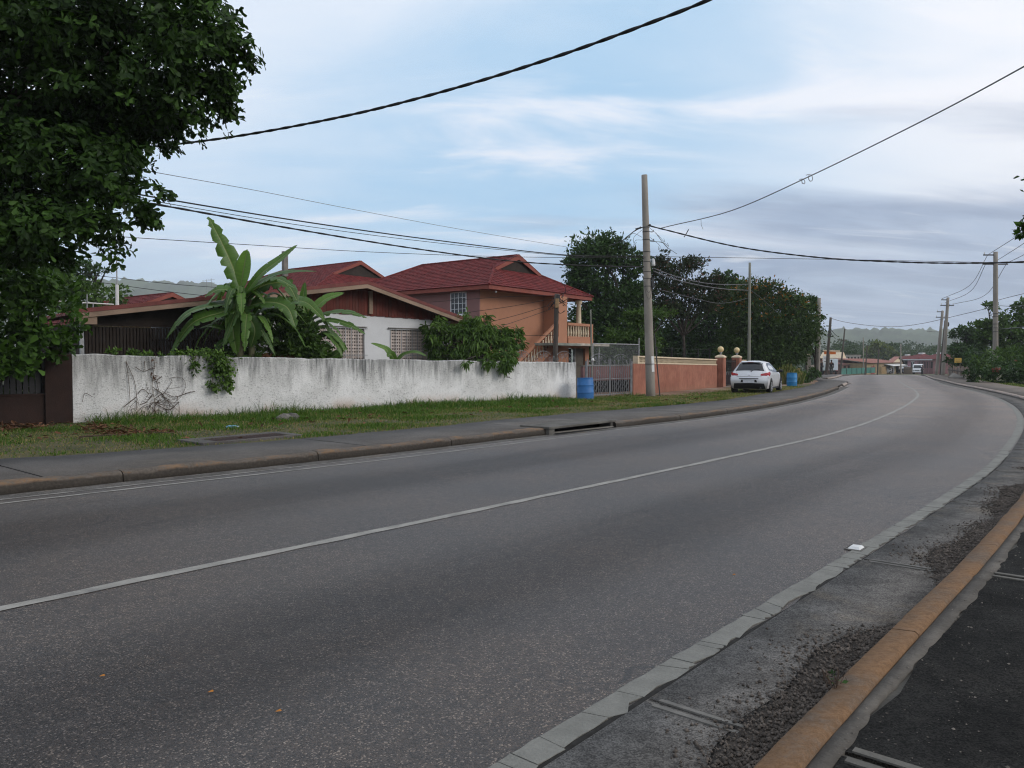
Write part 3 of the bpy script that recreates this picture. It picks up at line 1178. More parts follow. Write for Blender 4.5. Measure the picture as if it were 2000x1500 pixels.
# ------------------------------------------------------------------ pieces set into the pavement
def drain_inlet():
    a, b = INLET
    tm = (a + b) / 2
    n0 = float(f_left(tm))
    x, y = XY(tm, n0)
    r = thing('storm_drain_inlet', 'dark storm drain mouth under a concrete slab in the left kerb', 'drain', (x, y, 0), R(50))
    L = (b - a) / 2
    m = MB().box(-L - 0.12, L + 0.12, -0.04, 0.78, 0.12, 0.172)
    m.build('lintel', M_concd, r, bevel=0.012)
    m = MB().box(-L + 0.02, L - 0.02, 0.70, 0.76, -0.5, 0.119)
    m.box(-L + 0.02, L - 0.02, -0.06, 0.70, -0.5, -0.46)
    m.box(-L - 0.02, -L + 0.02, 0.0, 0.74, -0.46, 0.119)
    m.box(L - 0.02, L + 0.02, 0.0, 0.74, -0.46, 0.119)
    m.build('chamber', M_black, r)
    m = MB().box(-L + 0.02, L - 0.02, -0.14, 0.66, 0.0045, 0.0055)
    m.build('throat', M_black, r)
    for s in (-1, 1):
        MB().box(s * L - 0.10, s * L + 0.10, -0.02, 0.3, -0.02, 0.119).build('cheek', M_concd, r, bevel=0.01)


drain_inlet()


def grate():
    x, y = XY(7.72, -12.92)
    r = thing('drain_grate', 'rusty iron drain grate in a concrete frame beside the pavement', 'grate', (x, y, 0.0), R(50))
    # outer frame in concrete
    f = MB()
    f.box(-1.05, 0.98, -0.40, -0.33, 0.0, 0.175).box(-1.05, 0.98, 0.30, 0.52, 0.0, 0.175)
    f.box(-1.05, -0.74, -0.33, 0.30, 0.0, 0.173).box(0.78, 0.98, -0.33, 0.30, 0.0, 0.173)
    f.build('frame', M_pavl, r, bevel=0.008)
    MB().box(-0.74, 0.78, -0.33, 0.30, 0.02, 0.10).build('pit', M_iron, r)
    me = MB().box(-0.02, 0.02, -0.325, 0.295, 0.12, 0.165).mesh('bar')
    k = 22
    for i in range(k):
        part('bar', me, M_iron, r, (-0.71 + 1.46 * i / (k - 1), 0, 0))
    me = MB().box(-0.735, 0.775, -0.012, 0.012, 0.13, 0.158).mesh('cross_bar')
    for yy in (-0.15, 0.12):
        part('cross_bar', me, M_iron, r, (0, yy, 0))


grate()
# ------------------------------------------------------------------ boundary walls
class Plane:
    """a vertical plane through (x, y) whose local x runs at angle a; turns what the photo shows into local x, z"""

    def __init__(self, x, y, a, off=0.0):
        self.o = np.array([x, y])
        self.d = np.array([math.cos(a), math.sin(a)])
        self.e = np.array([-math.sin(a), math.cos(a)])
        self.a = a
        self.off = off

    def at(self, px, py, off=None):
        off = self.off if off is None else off
        r = ray(px, py)
        q = self.o + self.e * off
        # r.xy * s = q + d * l
        A = np.array([[r[0], -self.d[0]], [r[1], -self.d[1]]])
        s, l = np.linalg.solve(A, q)
        return float(l), float(EYE + r[2] * s)

    def depth(self, l, off=0.0):
        return self.o + self.d * l + self.e * off


def mat_whitewall():
    m, nt, b = new_mat('stained_white_plaster')
    v = coords(nt)
    geo = N(nt, 'ShaderNodeSeparateXYZ')
    nt.links.new(v, geo.inputs[0])
    z = geo.outputs[2]
    vs = coords(nt, 'Object', (1, 1, 0.10))
    streak = noise(nt, vs, 3.2, 6, 0.65)
    streak2 = noise(nt, vs, 11, 4, 0.6)
    blot = noise(nt, v, 1.1, 7, 0.65, 0.5)
    fine = noise(nt, v, 26, 4, 0.7, 0.6)
    fleck = noise(nt, coords(nt, 'Object', (1, 1, 1.5)), 17, 6, 0.72, 0.8)
    c = mixc(nt, mapr(nt, blot, 0.3, 0.7), (0.60, 0.60, 0.59), (0.79, 0.79, 0.785))
    # black algae running down from the top
    top = mapr(nt, mth(nt, 'ADD', z, mth(nt, 'MULTIPLY', mth(nt, 'SUBTRACT', streak, 0.5), 2.2)), 0.70, 1.62)
    zone = noise(nt, coords(nt, 'Object', (1, 1, 0.05)), 0.42, 3, 0.5)
    k = mth(nt, 'MULTIPLY', mth(nt, 'MULTIPLY', top, mapr(nt, streak2, 0.25, 0.7, 0.25, 1.0)), mapr(nt, zone, 0.34, 0.54, 0.30, 1.0))
    c = mixc(nt, mth(nt, 'MULTIPLY', k, 0.96), c, (0.075, 0.078, 0.078))
    # grey flecks in the rough cast
    c = mixc(nt, mth(nt, 'MULTIPLY', mth(nt, 'MULTIPLY', mapr(nt, fleck, 0.53, 0.62), mapr(nt, blot, 0.35, 0.62, 1.0, 0.45)), 0.72), c, (0.12, 0.12, 0.12))
    # ochre where the render is bare near the ground
    base = mth(nt, 'MULTIPLY', mapr(nt, z, 0.55, 0.0), mapr(nt, blot, 0.45, 0.65))
    c = mixc(nt, mth(nt, 'MULTIPLY', base, 0.75), c, (0.40, 0.27, 0.19))
    splash = mth(nt, 'MULTIPLY', mapr(nt, z, 0.30, 0.02), mapr(nt, fine, 0.35, 0.65))
    c = mixc(nt, mth(nt, 'MULTIPLY', splash, 0.55), c, (0.20, 0.17, 0.13))
    nt.links.new(c, b.inputs['Base Color'])
    b.inputs['Roughness'].default_value = 0.9
    h = mth(nt, 'ADD', mth(nt, 'MULTIPLY', fleck, 0.8), mth(nt, 'MULTIPLY', fine, 0.7))
    bump(nt, b, h, 0.9, 0.03)
    return m


M_white = mat_whitewall()
M_whitehouse = plain('white_house_paint', (0.62, 0.63, 0.645), 0.8, 0.04, 1.5, 40, 0.25, dirt=((0.52, 0.52, 0.5), 0.35))
M_brown = plain('dark_brown_wall', (0.026, 0.013, 0.010), 0.85, 0.2, 3, 40, 0.4)
M_orange = plain('apricot_wall_paint', (0.37, 0.178, 0.108), 0.8, 0.07, 1.0, 50, 0.15, dirt=((0.275, 0.14, 0.095), 0.6))
M_mauve = plain('mauve_brown_paint', (0.235, 0.125, 0.118), 0.8, 0.07, 1.0, 50, 0.15)
M_redroof = plain('red_roof_tiles', (0.125, 0.0225, 0.0225), 0.8, 0.34, 2.5, 25, 0.2, dirt=((0.070, 0.020, 0.021), 0.75), spec=0.12)
M_trim = plain('red_brown_trim', (0.22, 0.060, 0.044), 0.7, 0.12, 3, 30, 0.2)
M_cream = plain('cream_balusters', (0.60, 0.50, 0.36), 0.8, 0.12, 5, 40, 0.2)
M_winwhite = plain('white_window_frame', (0.72, 0.74, 0.76), 0.6, 0.05, 5, 40, 0.0)
M_glass = glassmat('dark_window_glass', (0.012, 0.016, 0.024), 0.25)
M_wood = plain('weathered_fascia', (0.27, 0.19, 0.14), 0.85, 0.22, 2, 30, 0.4, dirt=((0.13, 0.09, 0.07), 0.7), stretch=(0.3, 1, 1))
M_woodred = plain('red_brown_boards', (0.125, 0.030, 0.022), 0.8, 0.25, 2, 30, 0.3, dirt=((0.06, 0.02, 0.016), 0.6), stretch=(1, 1, 0.25))
M_roofedge = plain('dark_red_sheet', (0.16, 0.045, 0.04), 0.7, 0.2, 2, 30, 0.2)
M_slat = plain('dark_brown_slats', (0.026, 0.018, 0.014), 0.8, 0.3, 3, 30, 0.2)
M_terra = None


def mat_terra():
    m, nt, b = new_mat('combed_terracotta_render')
    v = coords(nt)
    geo = N(nt, 'ShaderNodeSeparateXYZ')
    nt.links.new(v, geo.inputs[0])
    rib = noise(nt, coords(nt, 'Object', (1, 1, 0.09)), 24, 4, 0.7, 0.3)
    blot = noise(nt, v, 1.4, 6, 0.6)
    c = mixc(nt, mapr(nt, blot, 0.3, 0.7), (0.29, 0.115, 0.078), (0.385, 0.17, 0.115))
    c = mixc(nt, mapr(nt, rib, 0.35, 0.65), mixc(nt, 1.0, c, (0.68, 0.66, 0.66), 'MULTIPLY'), c)
    low = mapr(nt, mth(nt, 'ADD', geo.outputs[2], mth(nt, 'MULTIPLY', mth(nt, 'SUBTRACT', blot, 0.5), 0.5)), 0.35, 0.05)
    c = mixc(nt, mth(nt, 'MULTIPLY', low, 0.5), c, (0.27, 0.14, 0.09))
    nt.links.new(c, b.inputs['Base Color'])
    b.inputs['Roughness'].default_value = 0.9
    bump(nt, b, rib, 0.9, 0.03)
    return m


M_terra = mat_terra()
M_metal = plain('galvanised_metal', (0.33, 0.34, 0.35), 0.55, 0.2, 6, 40, 0.1, metal=0.3)
M_ironw = plain('pale_grey_ironwork', (0.20, 0.205, 0.215), 0.6, 0.2, 6, 40, 0.1)
M_blackmetal = plain('black_painted_iron', (0.016, 0.016, 0.018), 0.6, 0.2, 5, 40, 0.1)


def white_wall():
    a = math.atan2(31.15 - 19.48, 2.6 + 11.15)
    L = math.hypot(2.6 + 11.15, 31.15 - 19.48)
    r = thing('boundary_wall', 'long stained white plastered garden wall behind the grass verge', 'wall', (-11.15, 19.48, 0), a)
    g = np.random.default_rng(4)
    k = 70
    m = MB()
    th = 0.17
    xs = [L * i / k for i in range(k + 1)]
    top = [1.745 + (1.50 - 1.745) * i / k + g.normal() * 0.008 + 0.012 * math.sin(i * 0.7) for i in range(k + 1)]
    v, f = [], []
    for x, z in zip(xs, top):
        v += [(x, 0, -0.25), (x, 0.004 * g.normal(), z - 0.03), (x, 0.025, z), (x, th - 0.02, z), (x, th, z - 0.03), (x, th, -0.25)]
    for i in range(k):
        for j in range(5):
            f.append((i * 6 + j, (i + 1) * 6 + j, (i + 1) * 6 + j + 1, i * 6 + j + 1))
    f += [(0, 1, 2, 3), (0, 3, 4, 5)]
    e = k * 6
    f += [(e + 3, e + 2, e + 1, e), (e + 5, e + 4, e + 3, e)]
    m.add(v, f)
    m.build('plaster_body', M_white, r)
    return Plane(-11.15, 19.48, a), L


PW, LW = white_wall()


def spiral(cx, cz, r0, r1, turns, start, flip=1, n=26):
    """a scroll in local x, z"""
    out = []
    for i in range(n + 1):
        q = i / n
        w = start + flip * turns * 2 * math.pi * q
        rr = r0 + (r1 - r0) * q
        out.append((cx + rr * math.cos(w), 0, cz + rr * math.sin(w)))
    return out


def scroll_panel(m_add, x0, x1, z0, h, r=0.011):
    """arched ornamental top between x0 and x1: two outer sweeps and four curls; m_add(name, points, radius)"""
    w = x1 - x0
    c = (x0 + x1) / 2
    arc = [(x0 + w * i / 20, 0, z0 + h * (0.25 + 0.75 * math.sin(math.pi * (i / 20)) ** 0.8)) for i in range(3, 18)]
    m_add(arc, r)
    for s in (-1, 1):
        m_add(spiral(c + s * w * 0.13, z0 + h * 0.60, 0.005, h * 0.24, 1.6, 0.4, s), r * 0.9)
        m_add(spiral(c + s * w * 0.30, z0 + h * 0.26, 0.005, h * 0.20, 1.5, 2.0, -s), r * 0.9)
        m_add([(c + s * w * 0.13, 0, z0), (c + s * w * 0.10, 0, z0 + h * 0.3), (c + s * w * 0.02, 0, z0 + h * 0.5), (c + s * w * 0.0, 0, z0 + h * 0.9)], r * 0.9)
        m_add(smoothline([(c + s * w * 0.44, 0, z0), (c + s * w * 0.45, 0, z0 + h * 0.4), (c + s * w * 0.49, 0, z0 + h * 0.55), (c + s * w * 0.5, 0, z0 + h * 0.2)], 12), r * 0.9)


def wall_cresting():
    xs = PW.at(1000, 703)[0]
    r = thing('iron_cresting', 'pale scrolled ironwork cresting on the end of the white wall', 'ironwork', (*PW.depth(xs, 0.085), 1.49), PW.a)
    L = LW - xs - 0.03
    MB().tube([(0, 0, 0.02), (L, 0, 0.0)], 0.012, 5).build('base_rail', M_ironw, r)
    k = 3
    for i in range(k):
        def add(pts, rr):
            MB().tube(pts, rr, 4).build('scroll', M_ironw, r)
        scroll_panel(add, L * i / k, L * (i + 1) / k, 0.02, 0.44)


wall_cresting()


def left_wall():
    r = thing('dark_pier', 'dark brown end pier beside the left end of the white wall', 'pier', (-11.16, 19.48, 0), PW.a)
    MB().box(-0.60, -0.004, -0.02, 0.42, -0.2, 1.74).build('pier_body', M_brown, r, bevel=0.01)
    r = thing('low_brown_wall', 'low dark brown wall with a black slatted fence in the tree shade', 'wall', (-11.16, 19.48, 0), PW.a)
    MB().box(-9.0, -0.605, 0.06, 0.26, -0.2, 0.72).build('wall_base', M_brown, r)
    MB().box(-9.0, -0.605, 0.04, 0.28, 0.722, 0.76).build('coping', M_brown, r)
    me = MB().box(-0.055, 0.055, -0.012, 0.012, 0.765, 1.95).mesh('slat')
    for i in range(62):
        part('slat', me, M_blackmetal, r, (-0.72 - 0.133 * i, 0.17, 0))
    for z in (0.95, 1.75):
        MB().box(-9.0, -0.61, 0.185, 0.22, z, z + 0.05).build('rail', M_blackmetal, r)
    t = thing('tall_dark_post', 'tall dark post rising through the shrub by the dark pier', 'post', (*PW.depth(-0.62, 0.55), 0), PW.a)
    MB().tube([(0, 0, -0.1), (0.02, 0, 3.2)], [0.07, 0.06], 8).build('shaft', M_blackmetal, t)
    MB().box(-0.05, 0.09, -0.07, 0.07, 3.2, 3.24).build('cap', M_blackmetal, t)


left_wall()


# ------------------------------------------------------------------ tiled roof slopes
def tile_slope(m, p00, p10, p11, p01, pitch=0.37, wave=0.30, amp=0.016, step=0.022, nsub=6):
    """courses of pressed tiles on the quad (eave p00-p10, top p01-p11); every course laps over the one below"""
    p00, p10, p11, p01 = [np.array(q, float) for q in (p00, p10, p11, p01)]
    ls = max(np.linalg.norm(p01 - p00), np.linalg.norm(p11 - p10))
    nr = max(1, int(round(ls / pitch)))
    nrm = np.cross(p10 - p00, p01 - p00)
    nrm = nrm / np.linalg.norm(nrm)
    if nrm[2] < 0:
        nrm = -nrm
    ev = p10 - p00
    eL = np.linalg.norm(ev)
    ev = ev / eL
    for i in range(nr):
        q0, q1 = i / nr, (i + 1) / nr + 0.10 / nr
        a0, b0 = p00 + (p01 - p00) * q0, p10 + (p11 - p10) * q0
        a1, b1 = p00 + (p01 - p00) * min(1, q1), p10 + (p11 - p10) * min(1, q1)
        w = np.linalg.norm(b0 - a0)
        nc = max(2, int(w / wave * nsub))
        vs = []
        for j in range(nc + 1):
            s = j / nc
            lo, hi = a0 + (b0 - a0) * s, a1 + (b1 - a1) * s
            ph = np.dot(lo - p00, ev) / wave
            hh = amp * (0.5 + 0.5 * math.cos(2 * math.pi * ph))
            ph2 = np.dot(hi - p00, ev) / wave
            h2 = amp * (0.5 + 0.5 * math.cos(2 * math.pi * ph2))
            vs += [lo + nrm * (hh + step - 0.035), lo + nrm * (hh + step), hi + nrm * h2]
        fs = []
        for j in range(nc):
            a = j * 3
            fs += [(a, a + 3, a + 4, a + 1), (a + 1, a + 4, a + 5, a + 2)]
        m.add(vs, fs)
    return m


def hip_roof(root, x0, x1, y0, yg, yr, y1, ze, zr, gw, mat=None, two_gablets=False):
    """hipped roof with a small gable (gablet) at the front: eave rectangle x0..x1, y0..y1 at ze, ridge along y at zr from yg to yr"""
    mat = mat or M_redroof
    xc = (x0 + x1) / 2
    zg = zr - (zr - ze) * gw / ((x1 - x0) / 2) - 0.02
    gl, gr = (xc - gw, yg, zg), (xc + gw, yg, zg)
    apexf, apexb = (xc, yg, zr), (xc, yr, zr)
    # left slope: from hip line up to the ridge, made of two quads (below and above the gablet foot)
    yl = y1
    kz = (zg - ze) / (zr - ze)
    bl = (x0 + (xc - x0) * kz, y1 + (yr - y1) * kz, zg)
    br = (x1 + (xc - x1) * kz, y1 + (yr - y1) * kz, zg)
    for nm, quads in (('roof_slope', [((x0, y1, ze), (x0, y0, ze), gl, bl), (bl, gl, apexf, apexb)]),
                      ('roof_slope', [((x1, y0, ze), (x1, y1, ze), br, gr), (gr, br, apexb, apexf)]),
                      ('hip_slope', [((x0, y0, ze), (x1, y0, ze), gr, gl)]),
                      ('hip_slope', [((x1, y1, ze), (x0, y1, ze), apexb, apexb)])):
        m = MB()
        for q in quads:
            tile_slope(m, *q)
        tag(m.build(nm, mat, root), kind='stuff')
    # ridge and hip caps
    for a, b in ((apexf, apexb), (gl, (x0, y0, ze)), (gr, (x1, y0, ze)), (apexb, (x0, y1, ze)), (apexb, (x1, y1, ze))):
        a, b = np.array(a) + (0, 0, 0.02), np.array(b) + (0, 0, 0.02)
        MB().tube([a, b], 0.07, 6).build('ridge_cap', mat, root)
    # gablet verge boards and its louvred triangle
    for s in (-1, 1):
        m = MB()
        e = 0.14
        lo, hi = np.array([xc + s * (gw + 0.06), yg - e, zg + 0.02]), np.array([xc, yg - e, zr + 0.04])
        d = np.array([0, 0.05, 0])
        dn = np.array([0, 0, -0.26])
        m.hexa([lo + dn * 0.7, hi + dn, hi + dn + d, lo + dn * 0.7 + d, lo, hi, hi + d, lo + d])
        m.build('verge_board', M_trim, root)
        m = MB()
        lo2, hi2 = lo + (0, 0, 0.03), hi + (0, 0, 0.03)
        m.hexa([lo, hi, hi + (0, e + .1, 0), lo + (0, e + .1, 0), lo2, hi2, hi2 + (0, e + .1, 0), lo2 + (0, e + .1, 0)])
        m.build('verge_cap', mat, root)
    MB().prism_y([(xc - gw * 0.9, zg), (xc + gw * 0.9, zg), (xc, zr - 0.12)], yg + 0.02, yg + 0.07).build('gable_vent', M_slat, root)
    # fascia and soffit
    m = MB()
    m.box(x0 + 0.05, x1 - 0.05, y0 + 0.04, y0 + 0.07, ze - 0.20, ze - 0.012)
    m.build('fascia', M_trim, root)
    m = MB()
    m.box(x0 + 0.04, x0 + 0.07, y0 + 0.04, y1 - 0.05, ze - 0.20, ze - 0.013)
    m.build('fascia', M_trim, root)
    m = MB()
    m.box(x1 - 0.07, x1 - 0.04, y0 + 0.04, y1 - 0.05, ze - 0.20, ze - 0.014)
    m.build('fascia', M_trim, root)
    MB().box(x0 + 0.08, x1 - 0.08, y0 + 0.08, y1 - 0.08, ze - 0.15, ze - 0.12).build('soffit', M_trim, root)


def window(root, nx, nz, w, h, x, y, z, axis='x', mat=None, glass=None, name='window', t=0.05, bars=0.018, sill=True):
    """framed window with panes in a wall: axis x lies on the front face (facing -y), axis y on the left face (facing -x)"""
    f = MB()
    b = 0.036
    f.box(-w / 2, -w / 2 + b, -t, 0.01, 0, h).box(w / 2 - b, w / 2, -t, 0.01, 0, h)
    f.box(-w / 2 + b, w / 2 - b, -t, 0.01, h - b, h).box(-w / 2 + b, w / 2 - b, -t, 0.01, 0, b)
    o = f.build(name, mat or M_winwhite, root, (x, y, z), 0 if axis == 'x' else -math.pi / 2)
    for i in range(1, nx):
        xx = -w / 2 + w * i / nx
        bb = bars * (1.6 if i * 2 == nx else 1)
        MB().box(xx - bb / 2, xx + bb / 2, -t + 0.008, -0.002, b, h - b).build('glazing_bar', mat or M_winwhite, o)
    for i in range(1, nz):
        zz = h * i / nz
        MB().box(-w / 2 + b, w / 2 - b, -t + 0.010, -0.004, zz - bars / 2, zz + bars / 2).build('glazing_bar', mat or M_winwhite, o)
    MB().box(-w / 2 + b, w / 2 - b, -0.012, 0.0, b, h - b).build('pane', glass or M_glass, o)
    if sill:
        MB().box(-w / 2 - 0.06, w / 2 + 0.06, -t - 0.06, 0.008, -0.07, -0.002).build('sill', mat or M_winwhite, o)
    return o


BALUSTER = [(0.045, 0), (0.05, 0.03), (0.03, 0.06), (0.055, 0.13), (0.066, 0.22), (0.045, 0.34), (0.03, 0.46), (0.042, 0.52), (0.035, 0.55), (0.05, 0.58), (0.05, 0.62)]


# ------------------------------------------------------------------ the apricot two-storey house
def orange_house():
    A = R(52.6)
    r = thing('apricot_house', 'two storey apricot house with a red tiled roof and a baluster balcony', 'house', (-1.59, 37.70, 0), A)
    Lx, Ly, ze = 8.55, 9.6, 5.2
    MB().box(0.05, 6.9, 0, Ly, -0.3, 5.06).build('wall', M_orange, r)
    MB().box(0, 0.049, 0.002, Ly, -0.3, 5.05).build('side_wall', M_mauve, r)['label'] = 'side wall painted a duller mauve brown'
    # far upper wall behind the balcony
    hip_roof(r, -0.5, 9.0, -1.0, 0.9, 8.0, 10.5, ze, 7.22, 2.0)
    window(r, 4, 4, 1.05, 1.12, -0.006, 1.34, 3.86, 'y')
    window(r, 2, 3, 0.66, 1.06, 6.27, -0.006, 3.98, 'x', glass=M_glass)
    # pillar and balcony
    MB().box(5.42, 6.25, -1.02, -0.01, -0.3, 5.04).build('pillar', M_orange, r)
    MB().box(6.255, 8.85, -1.10, 2.4, 2.50, 2.78).build('balcony_slab', M_orange, r)
    MB().box(6.26, 8.80, -1.06, -0.90, 2.785, 2.90).build('balcony_kerb', M_orange, r)
    b = MB().box(6.26, 8.86, -1.08, -0.88, 3.50, 3.64).build('balcony_rail', M_orange, r)
    MB().box(8.60, 8.84, -1.09, -0.86, 2.785, 3.499).build('balcony_post', M_orange, r)
    MB().box(8.62, 8.80, -0.85, 2.3, 3.50, 3.63).build('balcony_rail', M_orange, r)
    me = MB().lathe(BALUSTER, 9).mesh('baluster', True)
    for i in range(9):
        part('baluster', me, M_cream, r, (6.42 + 0.255 * i, -0.98, 2.895))
    for i in range(8):
        part('baluster', me, M_cream, r, (8.71, -0.62 + 0.34 * i, 2.87))
    col = [(0.19, 0), (0.19, 0.1), (0.15, 0.14), (0.145, 1.0), (0.125, 1.95), (0.15, 1.98), (0.19, 2.06), (0.19, 2.30)]
    o = MB().lathe(col, 14).build('column', M_cream, r, (8.05, -0.62, 2.78), smooth=True)
    MB().box(-0.23, 0.23, -0.23, 0.23, 2.18, 2.30).build('capital', M_trim, o)
    # lower storey under the balcony: doorway, lintel, recess
    MB().box(6.26, 6.42, -1.0, -0.8, -0.2, 2.24).build('jamb', M_orange, r)
    MB().box(8.15, 8.55, -1.0, -0.8, -0.2, 2.24).build('jamb', M_orange, r)
    MB().box(6.26, 8.55, -1.004, -0.8, 2.245, 2.495).build('lintel', M_orange, r)
    d = MB().box(7.22, 8.14, -0.88, -0.84, 0, 2.2).build('door', plain('dull_brown_door', (0.10, 0.085, 0.07), 0.7, 0.2, 3, 30, 0.1), r)
    MB().box(7.18, 7.23, -0.92, -0.80, 0, 2.23).build('door_frame', M_metal, d)
    MB().box(6.43, 7.17, -0.70, -0.66, 0, 2.22).build('dark_doorway', M_black, r)
    # canopy slabs over the ground floor
    c1 = plain('mossy_canopy', (0.22, 0.235, 0.205), 0.9, 0.25, 3, 40, 0.4, dirt=((0.10, 0.11, 0.09), 0.7))
    c2 = plain('pale_canopy', (0.46, 0.42, 0.36), 0.9, 0.2, 3, 40, 0.4, dirt=((0.25, 0.24, 0.2), 0.5))
    MB().box(3.2, 5.68, -2.25, -0.99, 2.34, 2.47).build('canopy_slab', c1, r, bevel=0.01)
    MB().box(5.69, 9.05, -2.05, -1.105, 2.36, 2.49).build('canopy_slab', c2, r, bevel=0.01)
    MB().tube([(8.15, -1.9, 0), (8.15, -1.9, 2.35)], 0.035, 6).build('canopy_post', M_metal, r)
    MB().box(4.0, 5.415, -1.02, -0.95, -0.2, 2.335).build('under_stair_wall', plain('dusky_brown_wall', (0.17, 0.075, 0.05), 0.85, 0.1, 2, 40, 0.1), r)
    # outside stair climbing along the front to the pillar
    n = 15
    st = MB()
    for i in range(n):
        x1 = 5.40 - 0.30 * i
        z1 = 2.72 - 0.18 * i
        st.box(x1 - 0.30, x1, -0.93, -0.02, z1 - 0.34, z1)
    st.build('stair', M_orange, r)
    x0, x1 = 0.95, 5.40
    sl = 0.18 / 0.30
    m = MB()

    def zz(x, o):
        return 2.72 - (5.40 - x) * sl + o
    for lo, hi, nm in ((0.86, 1.02, 'stair_rail'), (-0.30, 0.14, 'stringer')):
        MB().hexa([(x0, -1.06, zz(x0, lo)), (x1, -1.06, zz(x1, lo)), (x1, -0.94, zz(x1, lo)), (x0, -0.94, zz(x0, lo)),
                   (x0, -1.06, zz(x0, hi)), (x1, -1.06, zz(x1, hi)), (x1, -0.94, zz(x1, hi)), (x0, -0.94, zz(x0, hi))]).build(nm, M_orange, r)
    for i in range(17):
        x = 5.25 - 0.255 * i
        part('baluster', me, M_cream, r, (x, -1.0, zz(x, 0.15)))
    # thin security light under the eave corner
    MB().ball((0.35, -0.75, 4.92), 0.055, 8).build('eave_lamp', M_winwhite, r)
    # hanging plant pot on the balcony end
    return r


orange_house()


# ------------------------------------------------------------------ white house in front
def white_house():
    a = math.atan2(31.5 - 22.0, -1.575 + 12.47)
    ox, oy = -12.47, 22.0
    PF = Plane(ox, oy, a)           # plane of the roof edge
    L = PF.at(925, 630)[0]
    r = thing('white_house', 'low white house with red gable boards and a shallow pitched roof', 'house', (ox, oy, 0), a)
    Wy = 0.65                       # wall face behind the roof edge
    px = lambda x, y, off=0.0: PF.at(x, y, off)
    lx, lz = px(150, 607)
    ax, az = px(717, 551)
    rx, rz = px(926, 629)
    D = 9.0
    th = 0.07
    # roof sheets
    for (x0, z0, x1, z1) in ((lx, lz, ax, az), (rx, rz, ax, az)):
        m = MB()
        k = 26
        vs, fs = [], []
        m.hexa([(x0, 0.0, z0 - th), (x1, 0.0, z1 - th), (x1, D, z1 - th), (x0, D, z0 - th), (x0, 0.0, z0), (x1, 0.0, z1), (x1, D, z1), (x0, D, z0)])
        # standing seams along the slope
        m.build('roof_sheet', M_roofedge, r)
        me = MB().hexa([(x0, -0.02, z0), (x1, -0.02, z1), (x1, 0.02, z1), (x0, 0.02, z0), (x0, -0.015, z0 + 0.03), (x1, -0.015, z1 + 0.03), (x1, 0.015, z1 + 0.03), (x0, 0.015, z0 + 0.03)]).mesh('roof_rib')
        for i in range(18):
            part('roof_rib', me, M_roofedge, r, (0, 0.15 + i * 0.5, 0.002))
    # barge boards
    fb = 0.15
    for (x0, z0, x1, z1, mt) in ((lx, lz, ax - 0.0, az, M_wood), (ax, az, rx, rz, M_wood)):
        m = MB()
        m.hexa([(x0, -0.035, z0 - th - fb), (x1, -0.035, z1 - th - fb), (x1, -0.003, z1 - th - fb), (x0, -0.003, z0 - th - fb),
                (x0, -0.035, z0 - 0.075), (x1, -0.035, z1 - 0.075), (x1, -0.003, z1 - 0.075), (x0, -0.003, z0 - 0.075)])
        m.build('barge_board', mt, r)
        m = MB()
        m.hexa([(x0, -0.05, z0 - 0.07), (x1, -0.05, z1 - 0.07), (x1, -0.004, z1 - 0.07), (x0, -0.004, z0 - 0.07),
                (x0, -0.05, z0 + 0.05), (x1, -0.05, z1 + 0.05), (x1, -0.004, z1 + 0.05), (x0, -0.004, z0 + 0.05)])
        m.build('roof_flashing', M_roofedge, r)
    # beam at the low left corner
    bx0, bx1 = px(150, 620)[0], px(190, 620)[0]
    MB().box(bx0, bx1, 0.01, 0.30, px(170, 633)[1], lz - 0.16).build('corner_beam', M_wood, r)
    # white wall (x from the carport to the right end), gable top follows the boards
    wx0, wz = px(441, 640, Wy)[0], px(640, 608, Wy)[1]
    wx1 = px(880, 640, Wy)[0]
    ztopl, ztopr = px(575, 603, Wy)[1], px(880, 627, Wy)[1]
    m = MB()
    # openings for the two block-grille windows
    w1 = (px(622, 640, Wy)[0], px(711, 640, Wy)[0])
    w2 = (px(762, 641, Wy)[0], px(835, 641, Wy)[0])
    wt, wb = px(712, 640, Wy)[1], 0.75
    segs = [wx0, w1[0], w1[1], w2[0], w2[1], wx1]

    def zt(x):
        return ztopl + (ztopr - ztopl) * max(0, min(1, (x - wx0) / (wx1 - wx0)))
    for i in range(5):
        a0, a1 = segs[i], segs[i + 1]
        if i in (1, 3):
            m.hexa([(a0, Wy, wt), (a1, Wy, wt), (a1, Wy + 0.16, wt), (a0, Wy + 0.16, wt), (a0, Wy, zt(a0)), (a1, Wy, zt(a1)), (a1, Wy + 0.16, zt(a1)), (a0, Wy + 0.16, zt(a0))])
            m.box(a0, a1, Wy, Wy + 0.16, -0.2, wb)
        else:
            m.hexa([(a0, Wy, -0.2), (a1, Wy, -0.2), (a1, Wy + 0.16, -0.2), (a0, Wy + 0.16, -0.2), (a0, Wy, zt(a0)), (a1, Wy, zt(a1)), (a1, Wy + 0.16, zt(a1)), (a0, Wy + 0.16, zt(a0))])
    m.box(wx1 - 0.16, wx1, Wy + 0.161, D - 0.2, -0.2, rz - 0.25)
    m.box(wx0, wx0 + 0.16, Wy + 0.161, D - 0.2, -0.2, 3.0)
    m.build('wall', M_whitehouse, r)
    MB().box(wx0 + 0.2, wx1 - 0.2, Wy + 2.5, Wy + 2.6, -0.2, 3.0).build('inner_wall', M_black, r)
    # block grilles: pale perforated blocks with iron bars before them
    M_block = plain('pale_pink_blocks', (0.50, 0.43, 0.39), 0.85, 0.12, 6, 50, 0.2)
